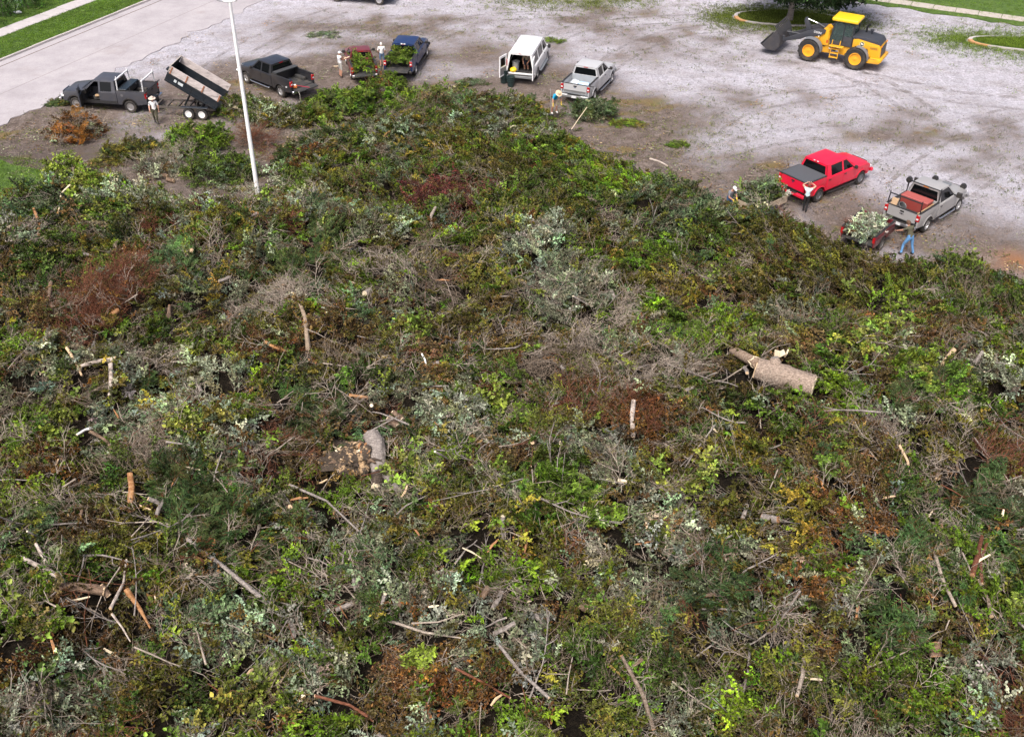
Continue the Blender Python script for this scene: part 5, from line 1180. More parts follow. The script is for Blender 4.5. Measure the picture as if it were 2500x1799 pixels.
# boom arms
bx_, bz_ = h + 2.15, 1.02     # bucket pin
ARM = [(.80, 2.24), (.92, 2.30), (1.5, 2.24), (2.1, 2.0), (h + 1.1, 1.62), (bx_ + .05, 1.10), (bx_ + .02, .94), (bx_ - .15, .95), (h + .8, 1.34), (2.0, 1.62), (1.2, 1.78), (.84, 2.04)]
for s in (-1, 1): extr('boom_arm', ARM, s * .62, s * .74, DGR, ld, .02)
tx_ = text_mesh('boom_lettering', 'DEERE', .20, plain('decal_white', (.78, .78, .78), .5), ld, (1.35, .7485, 2.0), (R(90), R(4), math.pi))
tx2 = text_mesh('boom_lettering', 'DEERE', .20, MATS['decal_white'], ld, (1.35, -.7485, 2.0), (R(90), R(4), 0))
tube('boom_cross_tube', [(h + .55, -.62, 1.62), (h + .55, .62, 1.62)], .13, DGR, ld, 12)
extr('bell_crank', [(h + .30, 1.55), (h + .42, 2.15), (h + .75, 2.74), (h + .9, 2.70), (h + .95, 2.45), (h + .72, 1.95), (h + .75, 1.45), (h + .5, 1.35)], -.10, .10, DGR, ld, .02)
tube('tilt_cylinder', [(.95, 0, 2.12), (1.62, 0, 2.42)], .09, DGR, ld, 10); tube('cylinder_rod', [(1.6, 0, 2.41), (h + .82, 0, 2.64)], .045, CHROME, ld, 10)
tube('bucket_link', [(h + .55, 0, 1.45), (bx_ - .05, 0, 1.45)], .07, DGR, ld, 8)
for s in (-1, 1): tube('lift_cylinder', [(.75, s * .42, 1.05), (1.35, s * .5, 1.25)], .08, DGR, ld, 10); tube('lift_rod', [(1.33, s * .5, 1.24), (2.05, s * .6, 1.52)], .045, CHROME, ld, 8)
# bucket rolled back, open side up and forward
BK = plain('bucket_steel', (.055, .055, .062), .55, .3, var=.3, dirt=.25)
bo = [(bx_ + .08, .62), (bx_ - .02, 1.0), (bx_ + .10, 1.50), (bx_ + .34, 1.86)]; bot = [(bx_ + .35, .38), (bx_ + .85, .42), (bx_ + 1.28, .68)]
inner = bo[::-1] + bot
bm = bmesh.new(); BW = 1.36; th = .05
def off_(p, q, o): 
    d_ = Vector((q[0] - p[0], 0, q[1] - p[1])).normalized(); n_ = Vector((d_.z, 0, -d_.x)); return Vector((p[0], 0, p[1])) + n_ * o
shell = [(p[0], p[1]) for p in inner]; cxb, czb = bx_ + .75, 1.2
outer = [(p[0] + (p[0] - cxb) * .07, p[1] + (p[1] - czb) * .07) for p in inner]
b_extr(bm, shell + outer[::-1], -BW, BW); bk_ = bm_obj('bucket', bm, BK, ld)
for s in (-1, 1):
    bm = bmesh.new(); b_extr(bm, shell, s * (BW + .002), s * (BW + .05)); bm_obj('bucket_side', bm, BK, bk_)
for k_ in range(10): box('spill_guard_bar', (bx_ + .42, -1.26 + k_ * .28, 1.98), (.24, .14, .05), BK, bk_, .01, Matrix.Rotation(R(-56), 3, 'Y'))
tube('spill_guard_rail', [(bx_ + .49, -1.3, 2.09), (bx_ + .49, 1.3, 2.09)], .05, BK, bk_, 6)
box('cutting_edge', (bx_ + 1.30, 0, .70), (.20, 2 * BW + .1, .04), BLACKM, bk_, 0, Matrix.Rotation(R(-31), 3, 'Y'))
for s in (-1, 1): box('bucket_bracket', (bx_ - .02, s * .68, 1.12), (.22, .10, .5), DGR, bk_, .02)
# ------------------------------------------------------------------ people: one skinned body each
SKIN = plain('skin', (.52, .30, .22), .6, var=.08); SKIN2 = plain('sunned_skin', (.44, .23, .155), .6, var=.08)
def cloth(n, c): return plain('cloth_' + n, c, .85, var=.16, scale=14, bmp=.4)
def skinned(verts, edges, rads, root=0, sub=1):
    me = bpy.data.meshes.new('tmp'); me.from_pydata([tuple(v) for v in verts], edges, [])
    o = bpy.data.objects.new('tmp', me); COL.objects.link(o)
    md = o.modifiers.new('s', 'SKIN'); md.use_smooth_shade = True
    for i, r in enumerate(rads):
        sv = me.skin_vertices[0].data[i]; sv.radius = (r if isinstance(r, tuple) else (r, r)); sv.use_root = (i == root)
    if sub: s_ = o.modifiers.new('d', 'SUBSURF'); s_.levels = sub; s_.render_levels = sub
    dg = bpy.context.evaluated_depsgraph_get(); out = bpy.data.meshes.new_from_object(o.evaluated_get(dg))
    bpy.data.objects.remove(o); return out
def person(label, loc, face, j, mats, sleeves='short', legs='long', hat=None, hair=None, gloves=None, shoes=None, height=1.74, group=None, sex='m'):
    """j: joints in metres, x = forward, y = left, z up (for a 1.74 m person)"""
    J = dict(pelvis=(0, 0, .96), waist=(0, 0, 1.08), chest=(0, 0, 1.28), neck=(0, 0, 1.47), head=(.02, 0, 1.60), crown=(.02, 0, 1.70), ls=(0, .19, 1.42), rs=(0, -.19, 1.42), le=(0, .27, 1.14), re=(0, -.27, 1.14), lw=(.05, .28, .88), rw=(.05, -.28, .88),
             lh=(0, .10, .92), rh=(0, -.10, .92), lk=(.02, .11, .50), rk=(.02, -.11, .50), la=(-.02, .11, .09), ra=(-.02, -.11, .09))
    J.update(j); V = {k: Vector(v) for k, v in J.items()}
    verts, rads, edges, names2 = [], [], [], []
    def add(n, p, r): verts.append(Vector(p)); rads.append(r); names2.append(n); return len(verts) - 1
    pv = add('pelvis', V['pelvis'], (.155, .12)); wa = add('waist', V['waist'], (.15, .115)); chs = add('chest', V['chest'], (.165, .12)); up_ = add('upper', V['chest'].lerp(V['neck'], .62), (.14, .095)); nk = add('neck', V['neck'], .06); hd = add('headlow', V['neck'].lerp(V['head'], .5), .06)
    edges += [(pv, wa), (wa, chs), (chs, up_), (up_, nk), (nk, hd)]
    ends = {}
    for s in 'lr':
        sh = add('shoulder', V[s + 's'], .07); el = add('elbow', V[s + 'e'], .046); m1 = add('uparm', V[s + 's'].lerp(V[s + 'e'], .45), .058); m2 = add('forearm', V[s + 'e'].lerp(V[s + 'w'], .4), .043); wr = add('wrist', V[s + 'w'], .03)
        edges += [(up_, sh), (sh, m1), (m1, el), (el, m2), (m2, wr)]
        d_ = (V[s + 'w'] - V[s + 'e']).normalized(); pm = add('palm', V[s + 'w'] + d_ * .06, (.042, .022)); edges.append((wr, pm)); ends[s] = (V[s + 'w'], d_)
        hp = add('hip', V[s + 'h'], .095); th = add('thigh', V[s + 'h'].lerp(V[s + 'k'], .45), .082); kn = add('knee', V[s + 'k'], .058); cf = add('calf', V[s + 'k'].lerp(V[s + 'a'], .35), .058); an = add('ankle', V[s + 'a'], .042)
        fw = Vector((1, 0, 0)) if s + 'f' not in J else (Vector(J[s + 'f']) - V[s + 'a']).normalized()
        hl = add('heel', V[s + 'a'] + Vector((-.03, 0, -.045)), .042); toe = add('toe', V[s + 'a'] + fw * .17 + Vector((0, 0, -.055)), (.045, .034))
        edges += [(pv, hp), (hp, th), (th, kn), (kn, cf), (cf, an), (an, hl), (an, toe)]
    body = skinned(verts, edges, [(tuple(q * 1.14 for q in r) if isinstance(r, tuple) else r * 1.16) for r in rads], 0, 1)
    bm = bmesh.new(); bm.from_mesh(body)
    # fingers: separate tapered chains closed a little round
    for s in 'lr':
        w_, d_ = ends[s]; side = d_.cross(Vector((1, 0, 0)) if abs(d_.x) < .8 else Vector((0, 0, 1))).normalized(); nrm = side.cross(d_).normalized()
        for k_ in range(4):
            b0 = w_ + d_ * .085 + side * (-.027 + .018 * k_); L_ = (.070, .080, .075, .058)[k_]
            b_tube(bm, [b0, b0 + d_ * L_ * .5 + nrm * .012, b0 + d_ * L_ * .85 + nrm * .035], [.010, .009, .007], 5)
        b_tube(bm, [w_ + d_ * .03 + side * .03, w_ + d_ * .06 + side * .055 + nrm * .01, w_ + d_ * .085 + side * .06 + nrm * .03], [.012, .011, .008], 5)
    # head: skull with brow, nose, chin and ears
    hq = V['head']; axis = (V['crown'] - V['neck']).normalized(); hf = Vector(J.get('look', (1, 0, 0))); hf = (hf - axis * hf.dot(axis)).normalized(); hs_ = axis.cross(hf)
    q = bmesh.ops.create_uvsphere(bm, u_segments=20, v_segments=14, radius=1.0)
    for v in q['verts']:
        x, y, z = v.co; fx, fy, fz = x * .097, y * .077, z * .118
        if z < -.2: fx *= 1 - .18 * (-z - .2); fy *= 1 - .38 * (-z - .2)
        if x > .75 and abs(y) < .22 and -.35 < z < .12: fx += .024 * (1 - abs(y) / .22)
        if x > .6 and abs(y) < .45 and .08 < z < .28: fx += .006
        if x > .6 and abs(y) < .4 and -.62 < z < -.4: fx += .008
        v.co = hq + hf * fx + hs_ * fy + axis * (fz + .02)
    for s in (-1, 1): 
        e_ = bmesh.ops.create_icosphere(bm, subdivisions=1, radius=.03)
        for v in e_['verts']: c0 = v.co.copy(); v.co = hq + hf * (c0.x * .6 - .005) + hs_ * (s * .078 + c0.y * .35) + axis * (c0.z + .015)
    bmesh.ops.recalc_face_normals(bm, faces=bm.faces)
    seg = []
    for a, b2 in edges: seg.append((verts[a], verts[b2], names2[a], names2[b2]))
    mi = []
    slots = ['skin', 'top', 'pants', 'shoes', 'gloves']
    ht = hq - axis * .085
    for f in bm.faces:
        c = f.calc_center_median(); best_ = None; bd = 1e9
        if (c - hq).length < .17 and (c - V['neck']).dot(axis) > .01: f.material_index = 0; f.smooth = True; continue
        for a, b2, na_, nb_ in seg:
            e = b2 - a; tt = max(0, min(1, (c - a).dot(e) / (e.length_squared + 1e-9))); dd = (c - a - e * tt).length
            if dd < bd: bd = dd; best_ = (na_, nb_, tt)
        na_, nb_, tt = best_; pr = {na_, nb_}
        if pr & {'palm'} or bd > .2: m_ = 4 if gloves else 0
        elif pr == {'forearm', 'wrist'}: m_ = 1 if sleeves == 'long' else (4 if gloves and tt > .6 else 0)
        elif pr == {'elbow', 'forearm'}: m_ = 1 if sleeves == 'long' else 0
        elif pr == {'uparm', 'elbow'}: m_ = 1 if sleeves == 'long' or (sleeves == 'short' and tt < .55) else 0
        elif pr == {'shoulder', 'uparm'}: m_ = 1 if sleeves != 'none' or tt < .1 else 0
        elif pr & {'hip', 'thigh'} : m_ = 2
        elif pr == {'knee', 'calf'} or pr == {'calf', 'ankle'}: m_ = 2 if legs == 'long' and not (nb_ == 'ankle' and tt > .9) else (0 if legs == 'short' else 2)
        elif pr & {'ankle', 'heel', 'toe'}: m_ = 3
        elif pr == {'pelvis', 'waist'}: m_ = 1 if tt > .35 else 2
        elif pr == {'pelvis', 'hip'}: m_ = 2
        elif pr == {'upper', 'neck'}: m_ = 1 if tt < .75 else 0
        elif pr == {'neck', 'headlow'}: m_ = 0
        else: m_ = 1
        f.material_index = m_; f.smooth = True
    root = empty('person', loc, face, label, 'person', group)
    sc = height / 1.74
    bo_ = bm_obj('body', bm, [mats['skin'], mats['top'], mats['pants'], mats.get('shoes', BLACKP), mats.get('gloves') or mats['skin']], root)
    bo_.scale = (sc, sc, sc)
    def onhead(name, prof, mat, lift=.0, n=20, sx=1.0, sy=1.0, tilt=0.0):
        bm = bmesh.new(); b_lathe(bm, prof, n, 'z'); bmesh.ops.remove_doubles(bm, verts=bm.verts[:], dist=1e-5)
        for v in bm.verts:
            x, y, z = v.co; v.co = (hq + hf * (x * sx) + hs_ * (y * sy) + axis * (z + lift + tilt * x)) * sc
        return bm_obj(name, bm, mat, root, True)
    if hair: onhead('hair', [(.104, -.03), (.110, .03), (.098, .09), (.06, .13), (.001, .143)] if sex == 'm' else [(.085, -.10), (.105, -.02), (.112, .04), (.10, .10), (.06, .138), (.001, .15)], hair, .012, 18, .98, .82, .25 if sex == 'm' else .3)
    if hat:
        kind, hm = hat
        if kind == 'brim': h_ = onhead('hat', [(.22, .03), (.225, .038), (.115, .06), (.110, .11), (.085, .15), (.001, .16), ], hm, .02, 22)
        else:
            h_ = onhead('cap', [(.108, .03), (.112, .06), (.098, .115), (.06, .15), (.001, .16)], hm, .012, 20, .98, .86)
            bm = bmesh.new(); pts_ = [hq + hf * (.08 + .11 * math.cos(a)) + hs_ * (.085 * math.sin(a)) + axis * .045 for a in [R(-90 + 20 * i) for i in range(10)]]
            a_ = [bm.verts.new(p * sc) for p in pts_]; b2_ = [bm.verts.new((p + axis * .012) * sc) for p in pts_]; bm.faces.new(a_); bm.faces.new(b2_[::-1])
            for i in range(10): bm.faces.new((a_[i], a_[(i + 1) % 10], b2_[(i + 1) % 10], b2_[i]))
            bm_obj('cap_peak', bm, hm, h_)
    return root
WHT = cloth('white', (.78, .78, .78)); OLV = cloth('dark_olive', (.07, .065, .04)); STRAW = plain('straw', (.62, .47, .32), .85, var=.2, scale=20)
p1 = G(383, 302)
person('person in white T-shirt, pale hat and olive shorts walking beside the dump trailer hitch', p1, R(-75), dict(la=(.10, .07, .09), lk=(.13, .09, .50), ra=(-.22, -.08, .12), rk=(.0, -.1, .51), lw=(-.02, .27, .87), re=(.03, -.26, 1.14), rw=(.16, -.25, .93), look=(.9, .5, -.1)),
       dict(skin=SKIN, top=WHT, pants=OLV, shoes=BLACKP), hat=('brim', plain('tan_hat', (.58, .47, .40), .85)), legs='long', height=1.74)
p2 = G(933.7, 163)
person('person in white T-shirt and blue denim shorts standing between maroon and blue pickups', p2, R(100), dict(lw=(.12, .22, .96), rw=(.14, -.22, .96), rk=(.02, -.12, .50)), dict(skin=SKIN, top=WHT, pants=cloth('denim_shorts', (.12, .20, .33)), shoes=WHT), legs='short', hair=plain('grey_hair', (.6, .57, .54), .9), height=1.70)
p3_ = G(833, 188)
person('person in white vest, cap and grey shorts pulling branches from the maroon pickup', p3_, R(40), dict(le=(.17, .20, 1.24), lw=(.40, .12, 1.24), re=(.15, -.24, 1.20), rw=(.38, -.12, 1.20), lk=(.05, .12, .5), rk=(.0, -.14, .5), ra=(-.1, -.15, .09)), dict(skin=SKIN2, top=cloth('vest_white', (.76, .77, .79)), pants=cloth('stone_shorts', (.42, .41, .38)), shoes=cloth('dark_shoe', (.06, .05, .05))), sleeves='none', legs='short', hat=('cap', WHT), height=1.76)
sp_ = tube('cut_pole', [(p3_.x + .25, p3_.y + .25, 1.20), (p3_.x + .9, p3_.y + .45, 1.34), (p3_.x + 1.35, p3_.y + .6, 1.30)], [.035, .03, .02], WOOD_PALE, None, 6); tag(sp_, 'pale pole in the hands of the person in the white vest', 'pole')
sp_ = tube('cut_pole', [(p3_.x - .55, p3_.y + .5, .55), (p3_.x + .1, p3_.y + .55, .57)], [.025, .03], WOOD_PALE, None, 6); tag(sp_, 'short pole sticking out beside the person in the white vest', 'pole')
pt = G(1352, 288, 0)
TQ = cloth('turquoise', (.02, .36, .62)); KH = cloth('khaki', (.52, .43, .33)); YG = cloth('yellow_glove', (.72, .52, .04))
person('person in turquoise shirt, straw hat and yellow gloves bending over brush with a tool', Vector((pt.x, pt.y, .30)), R(-60), dict(waist=(.06, 0, 1.07), chest=(.20, 0, 1.24), neck=(.36, 0, 1.36), head=(.45, 0, 1.44), crown=(.53, 0, 1.52), ls=(.28, .19, 1.32), rs=(.28, -.19, 1.32), le=(.36, .27, 1.04), re=(.30, -.30, 1.04), lw=(.44, .24, .80), rw=(.36, -.30, .78), lh=(0, .11, .92), rh=(0, -.11, .92), la=(-.02, .18, .09), ra=(-.02, -.18, .09), lk=(.06, .15, .5), rk=(.06, -.15, .5), look=(.8, 0, -.7)),
       dict(skin=SKIN2, top=TQ, pants=KH, shoes=WHT, gloves=YG), legs='short', hat=('brim', STRAW), gloves=True, height=1.76)
rk_ = empty('garden_tool', (pt.x - .22, pt.y - .35, .35), 0, 'long handled tool held by the person in turquoise', 'garden tool'); tube('handle', [(0, 0, 0), (-.05, .2, 1.65)], .018, plain('tool_grey', (.3, .29, .28), .6), rk_, 6); box('head', (.02, -.04, 0), (.3, .05, .1), BLACKM, rk_, .01)
pw_ = G(1964, 516)
person('person in pale blue top with hands raised to the head behind the red pickup', pw_, R(70), dict(ls=(0, .18, 1.42), rs=(0, -.18, 1.42), le=(.12, .36, 1.56), re=(.12, -.36, 1.56), lw=(.10, .16, 1.70), rw=(.10, -.16, 1.70), lh=(0, .09, .92), rh=(0, -.09, .92), lk=(.02, .09, .5), rk=(.02, -.08, .5), la=(.0, .09, .09), ra=(-.16, -.07, .09)), dict(skin=SKIN, top=cloth('pale_blue', (.60, .76, .80)), pants=cloth('black', (.012, .012, .014)), shoes=BLACKP), sleeves='none', hair=plain('red_brown_hair', (.20, .05, .035), .8), sex='f', height=1.66)
pg_ = G(1775, 528, 0)
person('person in grey shirt, white cap and yellow gloves standing waist deep in brush', Vector((pg_.x, pg_.y, .15)), R(-55), dict(waist=(.02, 0, 1.08), chest=(.08, 0, 1.27), neck=(.16, 0, 1.43), head=(.22, 0, 1.54), crown=(.26, 0, 1.64), ls=(.1, .19, 1.39), rs=(.1, -.19, 1.39), le=(.18, .27, 1.12), re=(.20, -.27, 1.12), lw=(.38, .14, .98), rw=(.40, -.12, .98), look=(.9, 0, -.5)), dict(skin=SKIN2, top=cloth('grey_shirt', (.17, .18, .21)), pants=cloth('blue_work', (.06, .13, .26)), shoes=BLACKP, gloves=YG), hat=('cap', WHT), gloves=True, height=1.76)
pj_ = G(2213, 620)
person('person in olive shirt and blue jeans pushing the maroon bed trailer', pj_, R(120), dict(pelvis=(0, 0, .93), waist=(.06, 0, 1.05), chest=(.16, 0, 1.24), neck=(.26, 0, 1.42), head=(.32, 0, 1.55), crown=(.35, 0, 1.65), ls=(.18, .19, 1.38), rs=(.18, -.19, 1.38), le=(.36, .30, 1.22), re=(.20, -.30, 1.12), lw=(.56, .34, 1.12), rw=(.30, -.30, .90), lh=(0, .11, .9), rh=(0, -.11, .9), lk=(.18, .18, .50), rk=(-.06, -.16, .50), la=(.10, .30, .09), ra=(-.20, -.22, .09), look=(.9, .4, -.1)), dict(skin=SKIN2, top=cloth('olive', (.085, .080, .05)), pants=cloth('blue_jeans', (.11, .27, .52)), shoes=BLACKP), hair=plain('brown_hair', (.10, .055, .035), .85), height=1.80)
# someone working inside the van, and the loader driver
pvn = at(vn, xr + .62, -.30, .69) if False else at(vn, -1.25 + .75, -.28, .69)
person('person in tan shirt and navy shorts stooping inside the white van', pvn, R(77.4) + math.pi, dict(pelvis=(-.12, 0, .74), waist=(-.06, 0, .84), chest=(.06, 0, .98), neck=(.18, 0, 1.08), head=(.26, 0, 1.14), crown=(.33, 0, 1.20), ls=(.08, .18, 1.05), rs=(.08, -.18, 1.05), le=(.16, .24, .80), re=(.16, -.24, .80), lw=(.30, .16, .66), rw=(.30, -.16, .66), lh=(-.12, .1, .70), rh=(-.12, -.1, .70), lk=(.12, .12, .44), rk=(.12, -.12, .44), la=(-.05, .12, .09), ra=(-.05, -.12, .09)), dict(skin=SKIN2, top=cloth('tan', (.34, .29, .22)), pants=cloth('navy', (.025, .03, .055)), shoes=BLACKP), legs='short', hair=plain('dark_hair', (.03, .025, .02), .8))
pd_ = at(ld, -wbl_ / 2 + .50 + .42, 0, 1.05)
person('person in green shirt sitting in the cab of the yellow loader', pd_, hd_l, dict(pelvis=(0, 0, .96), lh=(0, .10, .92), rh=(0, -.10, .92), lk=(.42, .13, .95), rk=(.42, -.13, .95), la=(.52, .13, .62), ra=(.52, -.13, .62), le=(.12, .25, 1.16), re=(.12, -.25, 1.16), lw=(.36, .16, 1.20), rw=(.36, -.16, 1.20)), dict(skin=SKIN2, top=cloth('green_work', (.09, .16, .12)), pants=cloth('green_trousers', (.07, .11, .09)), shoes=BLACKP), hat=('cap', cloth('green_cap', (.10, .18, .13))), height=1.74)
# ------------------------------------------------------------------ floodlight pole
m, nt, b = nodes('pole_white'); co = objco(nt)
sep = N(nt, 'ShaderNodeSeparateXYZ'); nt.links.new(co, sep.inputs[0])
chip = ramp(nt, math_(nt, 'SUBTRACT', noise(nt, 5, 5, .7, co), math_(nt, 'MULTIPLY', sep.outputs[2], .16)), [(.44, (0, 0, 0)), (.47, (1, 1, 1))], 'LINEAR')
nt.links.new(mix(nt, chip, (.88, .88, .89), (.06, .055, .05)), b.inputs['Base Color']); b.inputs['Roughness'].default_value = .5
PW = m
pb = G(633, 498)
pole = empty('light_pole', (pb.x, pb.y, 0), 0, 'tall white tapered floodlight pole rising from bare dirt at the edge of the pile', 'light pole')
PH = 11.0
lathe('shaft', [(.125, 0), (.122, .4), (.08, PH), (.001, PH + .02)], PW, pole, 20, 'z')
box('base_plate', (0, 0, .02), (.42, .42, .06), plain('galvanised', (.3, .3, .31), .5, .5), pole, .01)
HG = plain('pole_fitting', (.84, .85, .86), .4)
lathe('head_ring', [(.40, 0), (.43, .04), (.40, .08), (.37, .04)], HG, pole, 24, 'z', (0, 0, PH - .05), closed=True)
for i in range(4):
    a = math.pi / 4 + i * math.pi / 2
    tube('bracket', [(0, 0, PH - .1), (.5 * math.cos(a), .5 * math.sin(a), PH)], .035, HG, pole, 6)
    fl_ = lathe('floodlight', [(.001, 0), (.12, .02), (.24, .30), (.25, .34), (.001, .32)], HG, pole, 16, 'z', (.75 * math.cos(a), .75 * math.sin(a), PH + .12)); tube('arm', [(.5 * math.cos(a), .5 * math.sin(a), PH), (.75 * math.cos(a), .75 * math.sin(a), PH + .14)], .03, HG, fl_, 6)

# ------------------------------------------------------------------ realised clusters of sprigs (things one can point at)
LEAF_G = leaf_mat('leaf_blades_heap'); 
for n_ in LEAF_G.node_tree.nodes:
    if n_.type == 'ATTRIBUTE' and n_.attribute_name == 'tint': n_.attribute_type = 'GEOMETRY'
def realise(o):
    ng = o.modifiers[0].node_group; go = [n for n in ng.nodes if n.type == 'GROUP_OUTPUT'][0]; src = go.inputs[0].links[0].from_socket
    ri = ng.nodes.new('GeometryNodeRealizeInstances'); rm = ng.nodes.new('GeometryNodeReplaceMaterial'); rm.inputs['Old'].default_value = LEAF; rm.inputs['New'].default_value = LEAF_G
    ng.links.new(src, ri.inputs[0]); ng.links.new(ri.outputs[0], rm.inputs[0]); ng.links.new(rm.outputs[0], go.inputs[0])
    dg = bpy.context.evaluated_depsgraph_get(); me = bpy.data.meshes.new_from_object(o.evaluated_get(dg)); o.modifiers.clear(); o.data = me; return o
def heap(name, c, rx, ry, h, kinds_, n, label, rz=0.0, cat='brush heap', z0=0.0, group=None, scale=1.0, kind=None, flat=False, parent=None):
    """dome of cut branches; kinds_: list of PAL keys with weights"""
    root = empty(name, (c[0], c[1], z0), rz, label, cat, group) if parent is None else parent
    if kind: root['kind'] = kind
    ks = [k for k, w in kinds_]; w_ = np.array([w for k, w in kinds_], float); w_ /= w_.sum()
    pick = rng.choice(len(ks), n, p=w_); rr = np.sqrt(rng.random(n)); th = rng.uniform(0, 2 * math.pi, n)
    x = rr * np.cos(th) * rx; y = rr * np.sin(th) * ry
    z = h * (1 - rr ** 2) * rng.uniform(.35, 1, n) + .05
    if h <= .4: scale *= .75
    if flat: x = rng.uniform(-rx, rx, n); y = rng.uniform(-ry, ry, n); z = h * (1 - .5 * np.maximum(abs(x / rx), abs(y / ry)) ** 3) * rng.uniform(.3, 1, n)
    for k in set(ks):
        sp_, c_, spread = PAL[k]; sel = np.array([ks[i] == k for i in pick])
        if not sel.any(): continue
        m_ = sel.sum(); ang = rng.uniform(0, 2 * math.pi, m_)
        s_ = rng.uniform(.5, .95, m_) * scale
        pos = np.stack([x[sel] - .35 * s_ * np.cos(ang), y[sel] - .35 * s_ * np.sin(ang), z[sel]], -1)
        tint = np.clip(np.array(c_) * 1.08 * np.exp(rng.normal(0, spread, (m_, 1))) * np.exp(rng.normal(0, .08, (m_, 3))), 0, .8)
        nm = {'twig': 'twigs', 'twigpale': 'twigs', 'twigred': 'twigs'}.get(sp_, 'foliage')
        o = scatter(nm, sp_, pos, np.stack([rng.normal(0, .5 if h > .4 else .25, m_), rng.normal(-.1, .35, m_) if h > .4 else rng.normal(.03, .1, m_), ang], -1), s_, tint, None, None, 'stuff', None, root)
        realise(o)
    if h <= .4: root.scale = (1, 1, .4)
    return root
def hv(u, v, r, h, kk, n, *a, **k):
    a = (h, kk, int(n * 1.25)) + a
    p = GV(u, v); q = GV(u + r * 1.22, v); R_ = (q - p).length
    return heap('brush_heap', p, R_, R_ * k.pop('asp', .8), *a, **k)
hv(172, 300, 52, 1.2, [('rust', 4), ('orangecone', 4), ('twigpale', 4), ('silver', 2), ('brown', 3), ('twig', 2)], 130, 'rusty orange cuttings with bare grey stems heaped near the dark grey pickup')
hv(300, 345, 62, .8, [('spruce', 2), ('olive', 5), ('grass', 3), ('twigpale', 1)], 130, 'long low heap of dull olive evergreen cuttings beside the dark mud', asp=.5)
hv(440, 322, 62, 1.1, [('vivid', 6), ('cedar', 3), ('green', 2)], 140, 'bright green leafy heap in front of the dump trailer wheels')
hv(352, 382, 42, .6, [('silver', 3), ('twigpale', 3), ('greyleaf', 2), ('brown', 1)], 80, 'small heap of silvery twigs and cut wood beside the olive heap')
hv(492, 388, 68, 1.0, [('dark', 3), ('green', 4), ('bluegreen', 3)], 150, 'dark green leafy heap on bare dirt left of the floodlight pole')
hv(548, 252, 56, 1.0, [('green', 4), ('olive', 3), ('silver', 2), ('twigpale', 1)], 130, 'green leafy heap just spilled behind the raised dump bed')
hv(652, 266, 52, .7, [('olive', 4), ('greyleaf', 3), ('dark', 3), ('twig', 1)], 130, 'olive grey brush heap below the lowered tailgate of the charcoal pickup')
hv(765, 240, 72, 1.0, [('cedar', 6), ('vivid', 4), ('spruce', 2)], 170, 'feathery bright green conifer heap between the charcoal and maroon pickups', asp=.6)
hv(850, 205, 48, .9, [('vivid', 5), ('green', 3), ('rust', 1)], 100, 'fresh green heap below the tailgate of the maroon pickup')
hv(572, 318, 36, .9, [('twigred', 7), ('twig', 4)], 60, 'round tangle of bare reddish vines right of the floodlight pole')
hv(620, 345, 40, .4, [('twigred', 4), ('twigpale', 3), ('tan', 1)], 46, 'flat spread of pale brown vine stems beside the vine tangle')
hv(1312, 256, 42, .75, [('bluegreen', 6), ('spruce', 3), ('greyleaf', 2)], 120, 'blue green branches dropped behind the silver pickup under a wooden handled fork')
hv(1390, 276, 34, .25, [('vivid', 4), ('olive', 3)], 50, 'thin flat patch of green clippings on open gravel near the silver pickup', asp=.5)
hv(1500, 322, 18, .25, [('vivid', 4), ('green', 3)], 26, 'small tuft of bright green clippings alone on the dirt')
hv(720, 78, 34, .15, [('bluegreen', 4), ('silver', 3)], 40, 'scattered pale green clippings on the dirt behind the maroon pickup', asp=.6)
hv(1228, 92, 18, .2, [('vivid', 4), ('green', 2)], 22, 'green clippings on the ground beside the front of the white van')
hv(140, 228, 30, .3, [('spruce', 4), ('olive', 2)], 40, 'dark clippings by the front wheel of the dark grey pickup', asp=.5)
hv(1045, 186, 26, .4, [('spruce', 3), ('bluegreen', 4)], 46, 'blue grey evergreen boughs left of the stacked buckets')
hv(232, 362, 44, .35, [('olive', 4), ('grass', 2), ('brown', 2), ('twigpale', 2)], 60, 'thin spread of olive clippings at the edge of the dark mud', asp=.5)
hv(398, 352, 40, .5, [('greyleaf', 3), ('green', 3), ('twigpale', 2)], 70, 'low grey green spread between the bright green heap and the silvery twigs', asp=.6)
hv(600, 272, 38, .6, [('green', 3), ('silver', 3), ('olive', 3), ('twigpale', 1)], 90, 'mixed green and silver heap between the dump bed and the charcoal pickup')
hv(705, 272, 42, .6, [('olive', 4), ('cedar', 3), ('twig', 2)], 90, 'olive brush with cedar at the foot of the feathery conifer heap', asp=.6)
hv(655, 385, 30, .5, [('bluegreen', 4), ('silver', 2), ('rust', 1)], 56, 'pale blue green branches on dirt just right of the floodlight pole')
hv(520, 420, 50, .35, [('silver', 3), ('olive', 3), ('twigpale', 2)], 60, 'thin silvery olive spread on dirt at the foot of the floodlight pole', asp=.5)
